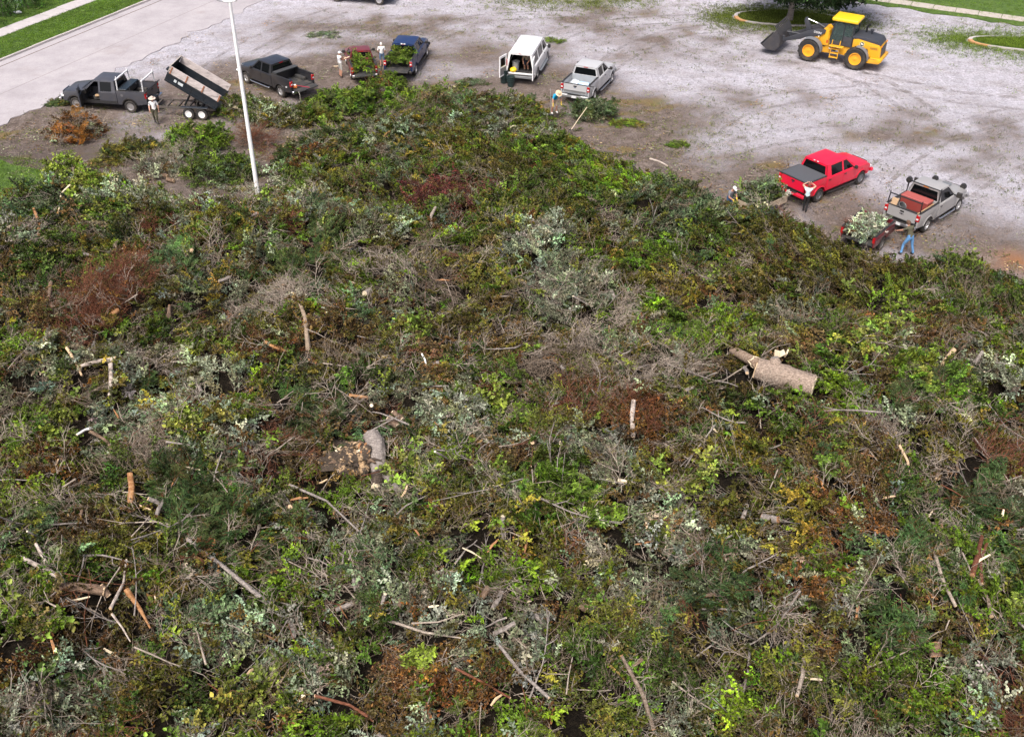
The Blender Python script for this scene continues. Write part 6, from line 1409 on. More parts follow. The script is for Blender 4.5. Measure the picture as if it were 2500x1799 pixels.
# loads
heap('branch_load', at(tk3, -.1, 0), 1.15, .70, .75, [('vivid', 6), ('lime', 2), ('green', 2)], 90, 'lime green leafy branches filling the bed of the maroon pickup', tk3.rotation_euler.z, 'branch load', d3['zf'] + .02, flat=True, scale=.7)
heap('branch_load', at(tk4, -.25, 0), .95, .72, 1.0, [('green', 4), ('cedar', 4), ('vivid', 2)], 110, 'dark green cedar and leaf branches heaped in the bed of the blue pickup', tk4.rotation_euler.z, 'branch load', d4['zf'] + .02, flat=True, scale=.7)
heap('branch_load', wt.location, 1.15, .72, 1.15, [('bluegreen', 5), ('silver', 3), ('green', 3)], 130, 'grey green leafy branches overflowing the wooden trailer', wt.rotation_euler.z, 'branch load', .55, flat=True)
heap('branch_load', mt.location, 1.0, .62, .62, [('paleleaf', 9), ('silver', 3)], 150, 'silver backed leaves filling the maroon bed trailer', mt.rotation_euler.z, 'branch load', .66, flat=True, scale=.8)
heap('branch_load', at(mt, -.7, .35), .35, .35, .5, [('rust', 3), ('brown', 2), ('twigred', 3)], 22, 'brown withered twigs in the rear corner of the maroon bed trailer', mt.rotation_euler.z, 'branch load', .66, scale=.7)
# the pitchfork
pf = empty('pitchfork', GV(1265, 288, .45), 0, 'pitchfork with pale wooden handle stuck in blue green branches', 'pitchfork')
a_ = GV(1300, 238, .9) - GV(1265, 288, .45)
tube('handle', [(0, 0, 0), a_ * .5 + Vector((0, 0, .02)), a_], .022, WOOD_PALE, pf, 7)
bm = bmesh.new(); b_box(bm, (0, 0, 0), (.3, .04, .03))
for i in range(5): b_tube(bm, [(-.14 + i * .07, 0, 0), (-.17 + i * .06, -.22, -.12), (-.2 + i * .055, -.36, -.16)], .010, 5)
bm_obj('tines', bm, BLACKM, pf)

# ------------------------------------------------------------------ logs, stumps and cut branches
def log_mesh(pts, rads, seed, n=14, ridge=.07, knots=0):
    bm = bmesh.new(); r_ = random.Random(seed); pts = [Vector(p) for p in pts]
    fine = []; fr = []
    for i in range(len(pts) - 1):
        for k in range(5):
            t = k / 5; fine.append(pts[i].lerp(pts[i + 1], t)); fr.append(rads[i] + (rads[i + 1] - rads[i]) * t)
    fine.append(pts[-1]); fr.append(rads[-1])
    rings = b_tube(bm, fine, [r * (1 + r_.uniform(-.04, .04)) for r in fr], n)
    for ri, ring in enumerate(rings):
        c = sum((v.co for v in ring), Vector()) / n
        for j, v in enumerate(ring): v.co = c + (v.co - c) * (1 + ridge * math.sin(j * 2.4 + ri * .35 + seed) * .6 + r_.uniform(-ridge, ridge) * .6)
    bm.faces.ensure_lookup_table()
    return bm
def log(name, p0, p1, r0, r1, label, bark=None, cut=None, group=None, mid=None, cat='log', broken=False, seed=None):
    """thing standing at p0 with parts bark and cut_end"""
    p0 = Vector(p0); p1 = Vector(p1); seed = seed if seed is not None else rnd.randrange(9999)
    root = empty(name, p0, 0, label, cat, group); d_ = p1 - p0
    pts = [Vector((0, 0, 0))] + ([Vector(mid) - p0] if mid is not None else [d_ * .5 + Vector((rnd.uniform(-.08, .08), rnd.uniform(-.08, .08), rnd.uniform(-.02, .06))) * d_.length]) + [d_]
    bm = log_mesh(pts, [r0, (r0 + r1) / 2 * rnd.uniform(.85, 1.1), r1], seed, 14, .11); bm_obj('bark', bm, bark or BARK_GREY, root, True, 50)
    for e, q, r in ((pts[0], (pts[0] - pts[1]).normalized(), r0), (pts[-1], (pts[-1] - pts[1]).normalized(), r1)):
        bm = bmesh.new(); u = q.cross(Vector((.2, .1, 1))).normalized(); w = q.cross(u); ring = []; rim = []
        for j in range(14):
            a = 2 * math.pi * j / 14; jj = rnd.uniform(-.25, .25) * r if broken else 0
            ring.append(bm.verts.new(e + q * (.015 + jj) + (u * math.cos(a) + w * math.sin(a)) * r * .93)); rim.append(bm.verts.new(e - q * .02 + (u * math.cos(a) + w * math.sin(a)) * r * .96))
        bm.faces.new(ring)
        for j in range(14): bm.faces.new((ring[j], ring[(j + 1) % 14], rim[(j + 1) % 14], rim[j]))
        bm_obj('cut_end', bm, cut or WOOD_CUT, root)
    return root
def LV(u0, v0, u1, v1, r0, r1, label, lift=.10, lift1=None, **k):
    return log(k.pop('name', 'cut_log'), PV(u0, v0, lift), PV(u1, v1, lift if lift1 is None else lift1), r0, r1, label, **k)

# the big fallen trunk on the right
TRK = bark_mat('patchy_grey_bark', (.22, .17, .135), (.50, .40, .33), scale=9)
p0 = PV(1674, 832, .34); p1 = PV(1796, 880, .52)
big = empty('fallen_trunk', p0, 0, 'huge forked grey trunk section lying on green brush, sawn pale at one end', 'tree trunk'); d_ = p1 - p0
bm = log_mesh([Vector((0, 0, 0)), d_ * .5, d_], [.40, .44, .41], 5, 32, .035); bm_obj('bark', bm, TRK, big, True, 60)
def cap(parent, e, q, r, mat, name='cut_end', jag=0.0):
    bm = bmesh.new(); q = q.normalized(); u = q.cross(Vector((.2, .1, 1))).normalized(); w = q.cross(u)
    c = bm.verts.new(e + q * (.02 + jag * .4)); ring = [bm.verts.new(e + q * (.02 + rnd.uniform(-jag, jag)) + (u * math.cos(2 * math.pi * j / 20) + w * math.sin(2 * math.pi * j / 20)) * r * .95) for j in range(20)]
    rim = [bm.verts.new(v.co - q * .06) for v in ring]
    for j in range(20): bm.faces.new((c, ring[j], ring[(j + 1) % 20])); bm.faces.new((ring[j], rim[j], rim[(j + 1) % 20], ring[(j + 1) % 20]))
    return bm_obj(name, bm, mat, parent)
cap(big, d_, d_, .41, WOOD_PALE, jag=.03); cap(big, Vector((0, 0, 0)), -d_, .40, WOOD_CUT, 'broken_end', .16)
l0 = Vector((.0, .05, .18)); l1 = PV(1622, 790, .30) - p0
bm = log_mesh([l0, (l0 + l1) / 2, l1], [.20, .19, .17], 8, 18, .06); lm = bm_obj('limb', bm, bark_mat('limb_bark', (.24, .17, .12), (.42, .33, .26), scale=4), big, True, 60); cap(lm, l1, l1 - l0, .17, WOOD_CUT); cap(lm, l0 + (l0 - l1) * -.12, l0 - l1, .24, WOOD_PALE, 'torn_wood', .12)
s0_ = d_ * .32 + Vector((0, .1, .22)); s1_ = s0_ + Vector((-.04, .16, .34)); bm = log_mesh([s0_, (s0_ + s1_) / 2, s1_], [.26, .23, .15], 9, 16, .05); kno = bm_obj('branch_collar', bm, TRK, big, True, 60); cap(kno, s1_, s1_ - s0_, .15, BARK_GREY, 'healed_cap', .02)
ch1 = PV(1718, 800, .3) - p0
for k_ in range(3): box('split_slab', ch1 + Vector((.18 * k_, .02 * k_, .05)), (.22, .05, .26), WOOD_PALE, big, .01, Euler((rnd.uniform(-.6, .6), rnd.uniform(-.6, .6), rnd.uniform(0, 3))).to_matrix())

# the stump with root flare in the middle
p0 = PV(800, 1020, .15)
sm = empty('tree_stump', p0, 0, 'overturned stump with soil-caked root flare, curved grey bark and torn orange hollow', 'tree stump')
c0 = PV(824, 978, .28) - p0; c1 = PV(836, 1015, .34) - p0; c2 = PV(840, 1055, .12) - p0
bm = log_mesh([c0, c0.lerp(c1, .5) + Vector((.03, 0, .04)), c1, c2], [.30, .33, .31, .27], 15, 26, .09); bk = bm_obj('bark', bm, BARK_GREY, sm, True, 60); cap(bk, c0, c0 - c1, .30, BARK_BROWN, 'torn_top', .09)
bm = bmesh.new(); bmesh.ops.create_icosphere(bm, subdivisions=5, radius=1)
from mathutils import noise as mnoise
for v in bm.verts:
    n_ = mnoise.fractal(v.co * 1.7, 1.0, 2.0, 5); x, y, z = v.co; v.co = Vector((x * .92 - .32, y * .70 - .05, z * .42)) * (1 + .6 * n_)
rtm = bm_obj('root_mass', bm, ROOTW, sm, True, 60)
for k_ in range(12):
    a = rnd.uniform(2.0, 5.8); q = Vector((math.cos(a) * .7 - .32, math.sin(a) * .55, .08)); tip = q + Vector((math.cos(a + rnd.uniform(-.5, .5)) * rnd.uniform(.3, .7), math.sin(a) * rnd.uniform(.2, .5), rnd.uniform(-.1, .3)))
    tube('root', [q, (q + tip) / 2 + Vector((rnd.uniform(-.08, .08), 0, .08)), tip], [.10, .06, .02], BARK_BROWN if k_ % 2 else SOILY, sm, 8)
e1 = PV(833, 1085, .12) - p0; bm = log_mesh([c2 + Vector((-.08, .1, 0)), (c2 + e1) / 2, e1], [.22, .2, .18], 19, 16, .12); rt = bm_obj('root_limb', bm, SOILY, sm, True, 60); cap(rt, e1, e1 - c2, .18, WOOD_PALE, 'cut_end', .05)
hw_ = PV(803, 1012, .40) - p0
for k_ in range(16):
    o_ = Vector((rnd.gauss(0, .13), rnd.gauss(0, .16), rnd.uniform(-.05, .1))); L_ = rnd.uniform(.12, .34)
    tube('torn_wood', [hw_ + o_, hw_ + o_ + Vector((rnd.uniform(-.05, .05), -L_ * .6, L_ * .2)), hw_ + o_ + Vector((rnd.uniform(-.08, .08), -L_, L_ * .1))], [.05, .045, .012], WOOD_ORANGE if k_ % 3 else WOOD_CUT, sm, 5)
for k_ in range(9):
    a = rnd.uniform(0, 6.28); q_ = rnd.uniform(.1, .9); box('bare_patch', Vector((math.cos(a) * .8 * q_ - .3, math.sin(a) * .6 * q_, .41 * math.sqrt(1 - q_ * q_) + .02)), (rnd.uniform(.05, .2), rnd.uniform(.03, .1), .04), WOOD_PALE if k_ % 3 else WOOD_CUT, rtm, .006, Euler((rnd.uniform(-.5, .5), rnd.uniform(-.5, .5), rnd.uniform(0, 3))).to_matrix())
bm = log_mesh([PV(850, 1052, .1) - p0, PV(880, 1085, .05) - p0], [.13, .10], 23, 10, .1); bm_obj('split_slab', bm, BARK_GREY, sm, True)

# hand-placed pieces one can find in the photograph
LV(862, 938, 880, 954, .15, .13, 'round log with bright pale cut face beside silvery leaves', bark=BARK_BROWN, cut=WOOD_PALE, lift=.25, lift1=.22)
LV(872, 925, 892, 940, .09, .09, 'thin pale cut log just above the round log beside silvery leaves', bark=BARK_BROWN, cut=WOOD_PALE, lift=.25)
LV(775, 885, 815, 890, .07, .06, 'short split orange beam on rusty brush above the round log', bark=BARK_ORANGE, cut=WOOD_ORANGE, lift=.2)
LV(125, 1312, 238, 1326, .11, .15, 'thick smooth brown log with a double sawn end near white birch', bark=BARK_BROWN, cut=WOOD_CUT, lift=.25, lift1=.35)
LV(228, 1312, 246, 1334, .09, .09, 'short sawn branch stub beside the double sawn end of the brown log', bark=BARK_BROWN, cut=WOOD_CUT, lift=.3)
LV(45, 1243, 132, 1288, .06, .075, 'peeling white birch limb at the left of the pile', bark=BARK_BIRCH, cut=WOOD_CUT, lift=.25, name='birch_branch')
LV(86, 1222, 108, 1262, .05, .055, 'short peeling birch limb resting on the longer birch limb', bark=BARK_BIRCH, cut=WOOD_CUT, lift=.35, lift1=.3, name='birch_branch')
LV(287, 1262, 252, 1370, .03, .05, 'slender white birch branch crossing the sawn brown log', bark=BARK_BIRCH, cut=WOOD_CUT, lift=.45, name='birch_branch')
LV(252, 1372, 292, 1432, .035, .018, 'thin white birch fork below the slender birch branch', bark=BARK_BIRCH, cut=WOOD_CUT, lift=.25, name='birch_branch')
LV(284, 1318, 336, 1402, .085, .03, 'stripped bright orange split log tapering to a point', bark=BARK_ORANGE, cut=WOOD_ORANGE, lift=.25, cat='split log')
LV(420, 1214, 602, 1360, .055, .075, 'long smooth grey branch lying diagonally over green and silver leaves', bark=BARK_GREY, cut=WOOD_CUT, lift=.4, name='cut_branch', cat='branch')
LV(644, 1088, 802, 1196, .05, .03, 'long bent grey branch below the overturned stump', bark=BARK_GREY, lift=.3, name='cut_branch', cat='branch')
LV(856, 1394, 1020, 1435, .05, .022, 'pale grey forked branch with stripped white butt', bark=TWIG_PALE, cut=WOOD_PALE, lift=.45, name='cut_branch', cat='branch')
LV(915, 1404, 1025, 1384, .032, .012, 'thin upper fork of the pale branch with the stripped butt', bark=TWIG_PALE, lift=.48, name='cut_branch', cat='branch')
LV(1095, 1430, 1215, 1560, .04, .05, 'long dark branch slanting through silvery leaves below the pale forked branch', bark=BARK_GREY, lift=.3, name='cut_branch', cat='branch')
LV(1375, 1470, 1445, 1632, .05, .06, 'dark forked limb with orange sawn foot at the lower pile', bark=TWIG, cut=WOOD_ORANGE, lift=.35, name='cut_branch', cat='branch')
LV(700, 1555, 830, 1610, .045, .05, 'brown bare branch above lime leaves at the foot of the pile', bark=TWIG_RED, lift=.3, name='cut_branch', cat='branch')
LV(1010, 1495, 1130, 1560, .04, .03, 'purplish brown forked branch over rust coloured leaves', bark=TWIG_RED, lift=.3, name='cut_branch', cat='branch')
LV(1368, 1078, 1425, 1092, .06, .055, 'clean white split slab lying flat on dull brush', bark=WOOD_PALE, cut=WOOD_PALE, lift=.3, cat='split log')
LV(1400, 922, 1402, 972, .085, .08, 'upright pale log post standing in reddish bark litter', bark=BARK_BIRCH, cut=WOOD_CUT, lift=.75, lift1=.1)
LV(123, 662, 128, 700, .09, .10, 'upright brown stub with white sawn top in brown brush', bark=BARK_BROWN, cut=WOOD_PALE, lift=.8, lift1=.05)
LV(1114, 1168, 1116, 1196, .085, .085, 'upright grey stub with pale sawn top in twiggy brush', bark=BARK_GREY, cut=WOOD_PALE, lift=.5, lift1=.05)
LV(211, 966, 176, 982, .05, .045, 'white debarked stick joined to a brown log in silvery green brush', bark=plain('debarked', (.62, .61, .60), .7), cut=WOOD_PALE, lift=.4, cat='split log')
LV(205, 970, 256, 1012, .07, .06, 'brown log piece below the white debarked stick', bark=BARK_BROWN, lift=.3)
LV(183, 822, 258, 808, .06, .11, 'bent cream log with torn pale wood on twiggy brush', bark=BARK_BIRCH, cut=WOOD_CUT, lift=.25, broken=True)
LV(249, 820, 246, 886, .09, .075, 'grey birch log hanging below the bent cream log', bark=BARK_BIRCH, cut=WOOD_CUT, lift=.3, lift1=.2)
LV(152, 785, 185, 845, .06, .04, 'torn splintered branch left of the bent cream log', bark=WOOD_CUT, lift=.3, broken=True, cat='split log')
LV(662, 668, 684, 790, .08, .10, 'long tan log running down through brown brush', bark=bark_mat('tan_bark', (.28, .21, .15), (.46, .37, .28)), lift=.2)
LV(1688, 1152, 1722, 1158, .12, .12, 'grey log with bright orange sawn end in yellow brown leaves', bark=BARK_GREY, cut=WOOD_ORANGE, lift=.15)
LV(2040, 1412, 2050, 1426, .10, .10, 'small reddish log with ringed cut face above a fat round', bark=BARK_BROWN, cut=WOOD_ORANGE, lift=.2)
LV(2062, 1438, 2070, 1462, .22, .20, 'fat ridged brown log round in dead leaves', bark=bark_mat('ridged_brown', (.16, .10, .07), (.32, .22, .15), scale=6), cut=WOOD_ORANGE, lift=.22, lift1=.18)
LV(2112, 1452, 2138, 1480, .10, .07, 'dark log with pale splintered face right of the fat round', bark=TWIG, cut=WOOD_CUT, lift=.2, broken=True)
LV(1986, 1008, 2014, 1062, .05, .035, 'pale stripped branch upright in dark brush', bark=WOOD_CUT, lift=.45, lift1=.2, cat='split log')
LV(2108, 790, 2082, 822, .10, .07, 'torn pinkish tan log in dark green conifer brush', bark=WOOD_CUT, lift=.3, broken=True, cat='split log')
LV(2168, 1205, 2146, 1292, .055, .09, 'reddish pine limb stripped of bark beside long needles', bark=TWIG_RED, cut=WOOD_ORANGE, lift=.35)
LV(2180, 1218, 2168, 1308, .05, .055, 'second reddish pine limb parallel to the first, sawn flat', bark=TWIG_RED, cut=WOOD_CUT, lift=.3)
LV(2160, 1300, 2190, 1380, .05, .065, 'dark curved branch with ringed cut foot below the pine limbs', bark=TWIG, cut=WOOD_CUT, lift=.3, name='cut_branch', cat='branch')
LV(2065, 1245, 2110, 1360, .05, .045, 'long pale grey stick beside dead leaves on the lower right', bark=TWIG_PALE, lift=.35, name='cut_branch', cat='branch')
LV(1775, 1480, 1760, 1560, .06, .05, 'forked grey branch standing in green grey brush', bark=TWIG_PALE, lift=.4, name='cut_branch', cat='branch')
LV(82, 488, 86, 532, .06, .08, 'orange weathered split post in dark brush at the upper left', bark=BARK_ORANGE, cut=WOOD_ORANGE, lift=.6, lift1=.1, cat='split log')
LV(160, 430, 136, 490, .05, .035, 'curved clean white slab arching over green brush', bark=WOOD_PALE, cut=WOOD_PALE, lift=.5, mid=PV(142, 452, .6), cat='split log')
LV(1080, 434, 1084, 428, .17, .17, 'round orange sawn disc at the end of maroon twigs', bark=BARK_BROWN, cut=WOOD_ORANGE, lift=.3, lift1=.34)
LV(783, 640, 777, 652, .13, .12, 'cream sawn log end in the middle of bare twigs', bark=BARK_BROWN, cut=WOOD_PALE, lift=.3, lift1=.15)
LV(809, 662, 820, 650, .13, .12, 'cream round log end right of the other sawn end', bark=BARK_GREY, cut=WOOD_PALE, lift=.25, lift1=.15)
LV(427, 568, 429, 558, .10, .10, 'small pale sawn branch end in dark leaves', bark=BARK_BROWN, cut=WOOD_CUT, lift=.3, lift1=.1)
LV(375, 727, 380, 700, .15, .06, 'split stub with dark base and orange spike', bark=BARK_BROWN, cut=WOOD_ORANGE, lift=.1, lift1=.5)
LV(250, 705, 262, 695, .12, .10, 'rotten orange wood block under the reddish twig bundle', bark=BARK_ORANGE, cut=WOOD_ORANGE, lift=.15, broken=True)
LV(965, 480, 958, 510, .07, .10, 'tan sawn stub standing in green and brown brush', bark=TWIG_PALE, cut=WOOD_CUT, lift=.5, lift1=.05)
LV(296, 1078, 290, 1122, .09, .12, 'reddish brown rotten slab standing in leaves', bark=BARK_ORANGE, cut=WOOD_ORANGE, lift=.6, lift1=.1, broken=True)
LV(935, 800, 945, 825, .035, .035, 'white stick in the centre of a dry straw coloured tuft', bark=plain('white_stick', (.7, .69, .66), .7), cut=WOOD_PALE, lift=.35, cat='stick')
LV(590, 770, 640, 790, .08, .06, 'orange barked limb with pale torn knots on reddish brush', bark=BARK_ORANGE, lift=.25, broken=True)
LV(1285, 1345, 1300, 1352, .12, .12, 'squat tan log end in olive brush', bark=BARK_BROWN, cut=WOOD_CUT, lift=.1)
LV(785, 1278, 805, 1284, .09, .07, 'short orange cut log beside stacked small stems', bark=BARK_BROWN, cut=WOOD_ORANGE, lift=.15)
LV(855, 1335, 840, 1368, .06, .05, 'short grey upright stick among silver leaves with pale tip', bark=BARK_GREY, cut=WOOD_PALE, lift=.4, lift1=.1)
for u, v, lb_ in ((358, 392, 'small sawn log lying on dirt left of the dark green heap'), (372, 402, 'round pale log end on dirt below the silvery twig heap')): LV(u, v, u + 14, v + 3, .12, .12, lb_, bark=BARK_BROWN, cut=WOOD_CUT, lift=.12)
lg = log('cut_log', GV(430, 288, .95), GV(452, 296, .9), .12, .14, 'broken pale log on top of the bright green heap', bark=BARK_BROWN, cut=WOOD_CUT, broken=True); lg = log('cut_log', GV(540, 290, .3), GV(552, 282, .6), .2, .22, 'pale torn log end beside the vine tangle', bark=BARK_BROWN, cut=WOOD_PALE, broken=True)
lg = log('cut_log', GV(1232, 292, .2), GV(1240, 302, .15), .05, .05, 'short pale stick on dirt in front of the person in turquoise', bark=WOOD_PALE, cut=WOOD_PALE, cat='stick')
lg = log('cut_branch', GV(1440, 352, .5), GV(1478, 368, .45), .06, .05, 'white broken branch at the pile edge facing the open gravel', bark=BARK_BIRCH, cut=WOOD_PALE, cat='branch')

# many loose branches: a few shapes, copied
def branch_mesh(seed, L, r, forks, mat):
    r_ = random.Random(seed); bm = bmesh.new(); pts = [Vector((-L / 2, 0, 0))]; d_ = Vector((1, 0, r_.uniform(-.05, .12)))
    for i in range(5): d_ = (d_ + rv(r_) * .13).normalized(); pts.append(pts[-1] + d_ * L / 5)
    b_tube(bm, pts, [r * (1 - .13 * i) for i in range(6)], 6, mi=0)
    for k in range(forks):
        i = r_.randrange(1, 5); e = (d_ + rv(r_) * .55 + Vector((0, 0, .15))).normalized(); l_ = L * r_.uniform(.2, .45); q = pts[i]
        b_tube(bm, [q, q + e * l_ * .5 + rv(r_) * .03 * L, q + e * l_ + rv(r_) * .05 * L], [r * .6, r * .42, r * .18], 5, mi=0)
        if r_.random() < .6: q2 = q + e * l_ * .5; e2 = (e + rv(r_) * .5).normalized(); b_tube(bm, [q2, q2 + e2 * l_ * .5], [r * .35, r * .12], 4, mi=0)
    t_ = (pts[0] - pts[1]).normalized(); u = t_.cross(Vector((0, .1, 1))).normalized(); w = t_.cross(u)
    ring = [bm.verts.new(pts[0] + t_ * .004 + (u * math.cos(a) + w * math.sin(a)) * r * .9) for a in [2 * math.pi * j / 6 for j in range(6)]]; f = bm.faces.new(ring); f.material_index = 1
    me = bpy.data.meshes.new('cut_branch'); bmesh.ops.recalc_face_normals(bm, faces=bm.faces); bm.to_mesh(me); bm.free(); me.materials.append(mat); me.materials.append(WOOD_PALE)
    me.polygons.foreach_set('use_smooth', [True] * len(me.polygons)); return me
CLS = [('pale bare branch lying loose', TWIG_PALE, 150, 9, (1.0, 3.0), (.016, .034)), ('grey brown bare branch lying loose', BARK_GREY, 100, 7, (1.2, 3.4), (.02, .045)),
       ('reddish brown bare branch lying loose', TWIG_RED, 40, 4, (1.0, 2.6), (.016, .032))]
DESC = dict(olive='olive leaves', green='green leaves', vivid='bright green leaves', lime='lime leaves', dark='dark green leaves', silver='silvery leaves', paleleaf='pale silver leaves', greyleaf='grey green cuttings', grass='yellow green cuttings', brown='brown withered leaves', rust='rust coloured leaves', maroon='maroon twigs', yellow='yellowish leaves', pine='pine needles', spruce='dark evergreen boughs', cedar='feathery cedar', bluegreen='bluish green leaves', orangecone='orange needles', twig='bare brown twigs', twigpale='pale bare twigs', twigred='reddish twigs', tan='tan withered leaves')
def lies_on(p):
    D = np.hypot(SX - p.x, SY - p.y); D = np.where(HR > 0, D - HR * .7, D / SW); return DESC[SK[int(D.argmin())]]
def drop(me, lift, label, group, nm, cat, u=None, v=None, sc=1.0, flat=.22):
    u = rnd.uniform(-60, 2560) if u is None else u; v = rnd.triangular(430, 1850, 1250) if v is None else v
    p = P(u, v, lift)
    if pile_z(p.x, p.y) < .3: return None
    o = link(nm, me, None, p, None); a = rnd.uniform(0, 2 * math.pi)
    s_ = (pile_z(p.x + .5 * math.cos(a), p.y + .5 * math.sin(a)) - pile_z(p.x - .5 * math.cos(a), p.y - .5 * math.sin(a)))
    o.rotation_euler = (rnd.uniform(-.5, .5), -math.atan(max(-.7, min(.7, s_))) + rnd.gauss(0, flat), a); o.scale = (sc, sc, sc)
    a_ = abs(((math.degrees(a) + 45) % 180) - 90)
    return tag(o, label + ' on ' + lies_on(p), cat, group)
for ci, (lb_, mat, n, nv, LR, RR) in enumerate(CLS):
    var = [branch_mesh(40 + ci * 20 + i, rnd.uniform(*LR), rnd.uniform(*RR), rnd.randrange(1, 5), mat) for i in range(nv)]
    SHAPE = [('long ' if max(v.co.x for v in me.vertices) - min(v.co.x for v in me.vertices) > 2.0 else 'short ') + ('many-forked' if len(me.vertices) > 75 else 'few-forked') for me in var]
    for i in range(n): drop(var[i % nv], rnd.uniform(.06, .28), SHAPE[i % nv] + ' ' + lb_, ('pale', 'grey', 'reddish')[ci] + ' loose branches on the pile', 'cut_branch', 'branch', sc=rnd.uniform(.7, 1.1))
# split chips and stubs of fresh wood
chip_v = []
for i in range(6):
    bm = bmesh.new(); L_ = rnd.uniform(.3, .7); b_tube(bm, [(-L_ / 2, 0, 0), (0, rnd.uniform(-.04, .04), .02), (L_ / 2, 0, 0)], [.03, .045, rnd.uniform(.008, .03)], 5)
    for v in bm.verts: v.co.z *= .6
    me = bpy.data.meshes.new('wood_splinter'); bmesh.ops.recalc_face_normals(bm, faces=bm.faces); bm.to_mesh(me); bm.free(); me.materials.append((WOOD_PALE, WOOD_CUT, WOOD_ORANGE)[i % 3]); chip_v.append(me)
for i in range(66): drop(chip_v[i % 6], rnd.uniform(.1, .28), ('pale splinter of split wood lying', 'tan splinter of split wood lying', 'orange splinter of split wood lying')[i % 3], ('pale', 'tan', 'orange')[i % 3] + ' splinters on the pile', 'wood_splinter', 'splinter', flat=.5)
stub_v = []
for i in range(5):
    L_ = rnd.uniform(.35, .8); r_ = rnd.uniform(.05, .10); bm = log_mesh([(-L_ / 2, 0, 0), (0, .02, .01), (L_ / 2, 0, 0)], [r_, r_ * .97, r_ * .93], 60 + i, 10, .07)
    for e, q in ((-L_ / 2 - .004, -1), (L_ / 2 + .004, 1)):
        f = bm.faces.new([bm.verts.new((e, math.cos(a) * r_ * .86, math.sin(a) * r_ * .86)) for a in [2 * math.pi * j / 10 for j in range(10)]]); f.material_index = 1
    me = bpy.data.meshes.new('log_stub'); bm.to_mesh(me); bm.free(); me.materials.append((BARK_GREY, BARK_BROWN)[i % 2]); me.materials.append((WOOD_PALE, WOOD_CUT, WOOD_ORANGE)[i % 3]); stub_v.append(me)
for i in range(60): drop(stub_v[i % 5], rnd.uniform(.10, .25), ('short grey sawn log stub half sunk', 'short brown sawn log stub half sunk')[(i % 5) % 2], ('grey', 'brown')[(i % 5) % 2] + ' log stubs in the pile', 'log_stub', 'log', flat=.5)

# leafy boughs one can tell apart, on top of the pile
LEAF_O = leaf_mat('leaf_blades_bough', False, (1, 1, 1))
oi = LEAF_O.node_tree.nodes.new('ShaderNodeObjectInfo')
for n_ in LEAF_O.node_tree.nodes:
    if n_.type == 'MIX': LEAF_O.node_tree.links.new(oi.outputs['Color'], n_.inputs[6])
BOUGH = {}
for k_ in ('broad', 'big', 'frond', 'cedar', 'fine'):
    BOUGH[k_] = []
    for i in range(2):
        bf = Buf(); st_ = Buf(); r_ = random.Random(900 + i + len(BOUGH) * 10)
        src = sprig(500 + i, k_); ax = [Vector((0, 0, 0)), Vector((.7, .05, .08)), Vector((1.4, -.05, .12)), Vector((2.0, .05, .10))]
        for j in range(7):
            t = j / 6; q = ax[min(2, int(t * 3))].lerp(ax[min(3, int(t * 3) + 1)], t * 3 - int(t * 3)) if t < 1 else ax[3]
            q = q * 1.0; an = (1 if j % 2 else -1) * r_.uniform(.3, .9) * (1 - t * .7); m_ = Matrix.Translation(q * .75) @ Matrix.Rotation(an, 4, 'Z') @ Matrix.Rotation(r_.uniform(-.4, .2), 4, 'Y') @ Matrix.Scale(r_.uniform(.6, .95), 4)
            for f, mi_, lv0 in zip(src.f, src.mi, src.lv):
                (bf if mi_ == 0 else st_).add([m_ @ src.v[z] for z in f], [list(range(len(f)))], 0, min(1, max(0, lv0 + r_.uniform(-.1, .1))))
        for a, b_ in zip(ax[:-1], ax[1:]): stick(st_, a * .8, b_ * .8, .028, .018, 0)
        tw = TWIG_RED if k_ == 'frond' else TWIG
        BOUGH[k_].append((bf.mesh('foliage', [LEAF_O]), st_.mesh('stem', [tw])))
BL_ = [('silver', 'silver backed leafy bough lying on the pile', 16), ('vivid', 'fresh bright green leafy bough lying on the pile', 14), ('lime', 'pale lime bough with large leaves lying on the pile', 7), ('dark', 'dark green leafy bough lying on the pile', 14), ('pine', 'blue green long needled pine bough lying on the pile', 6), ('cedar', 'feathery green cedar bough lying on the pile', 6), ('greyleaf', 'grey green narrow leaved bough lying on the pile', 10), ('bluegreen', 'bluish green leafy bough lying on the pile', 8)]
for k_, lb_, n in BL_:
    sp_, c_, spread = PAL[k_]; cand = [h for h in HAND if h[2] == k_]
    for i in range(n):
        u = v = None
        if i < len(cand): u, v = cand[i][0] * S, cand[i][1] * S
        else: u, v = rnd.uniform(40, 2460), rnd.uniform(640, 1780)
        p = P(u, v, .12)
        if pile_z(p.x, p.y) < .25: continue
        root = empty('leafy_bough', p, rnd.uniform(0, 6.28), lb_, 'bough', lb_.replace(' lying on the pile', 's on the pile').replace('bough with large leavess', 'large leaved boughs').replace(' on the pile', '') + ' on the pile')
        root['group'] = k_ + ' boughs on the pile'; root['label'] = lb_.replace(' lying on the pile', ' lying among ' + lies_on(p))
        fm, sm_ = BOUGH[sp_ if sp_ in BOUGH else 'broad'][i % 2]
        s_ = rnd.uniform(.45, .75); f_ = math.exp(rnd.gauss(.05, .18))
        for nm, me in (('foliage', fm), ('stem', sm_)):
            o = link(nm, me, root, None, (rnd.uniform(-.2, .2), rnd.uniform(-.12, .12), 0)); o.scale = (s_, s_, s_); o.color = (c_[0] * f_, c_[1] * f_, c_[2] * f_, 1)
        root.children[1].rotation_euler = root.children[0].rotation_euler

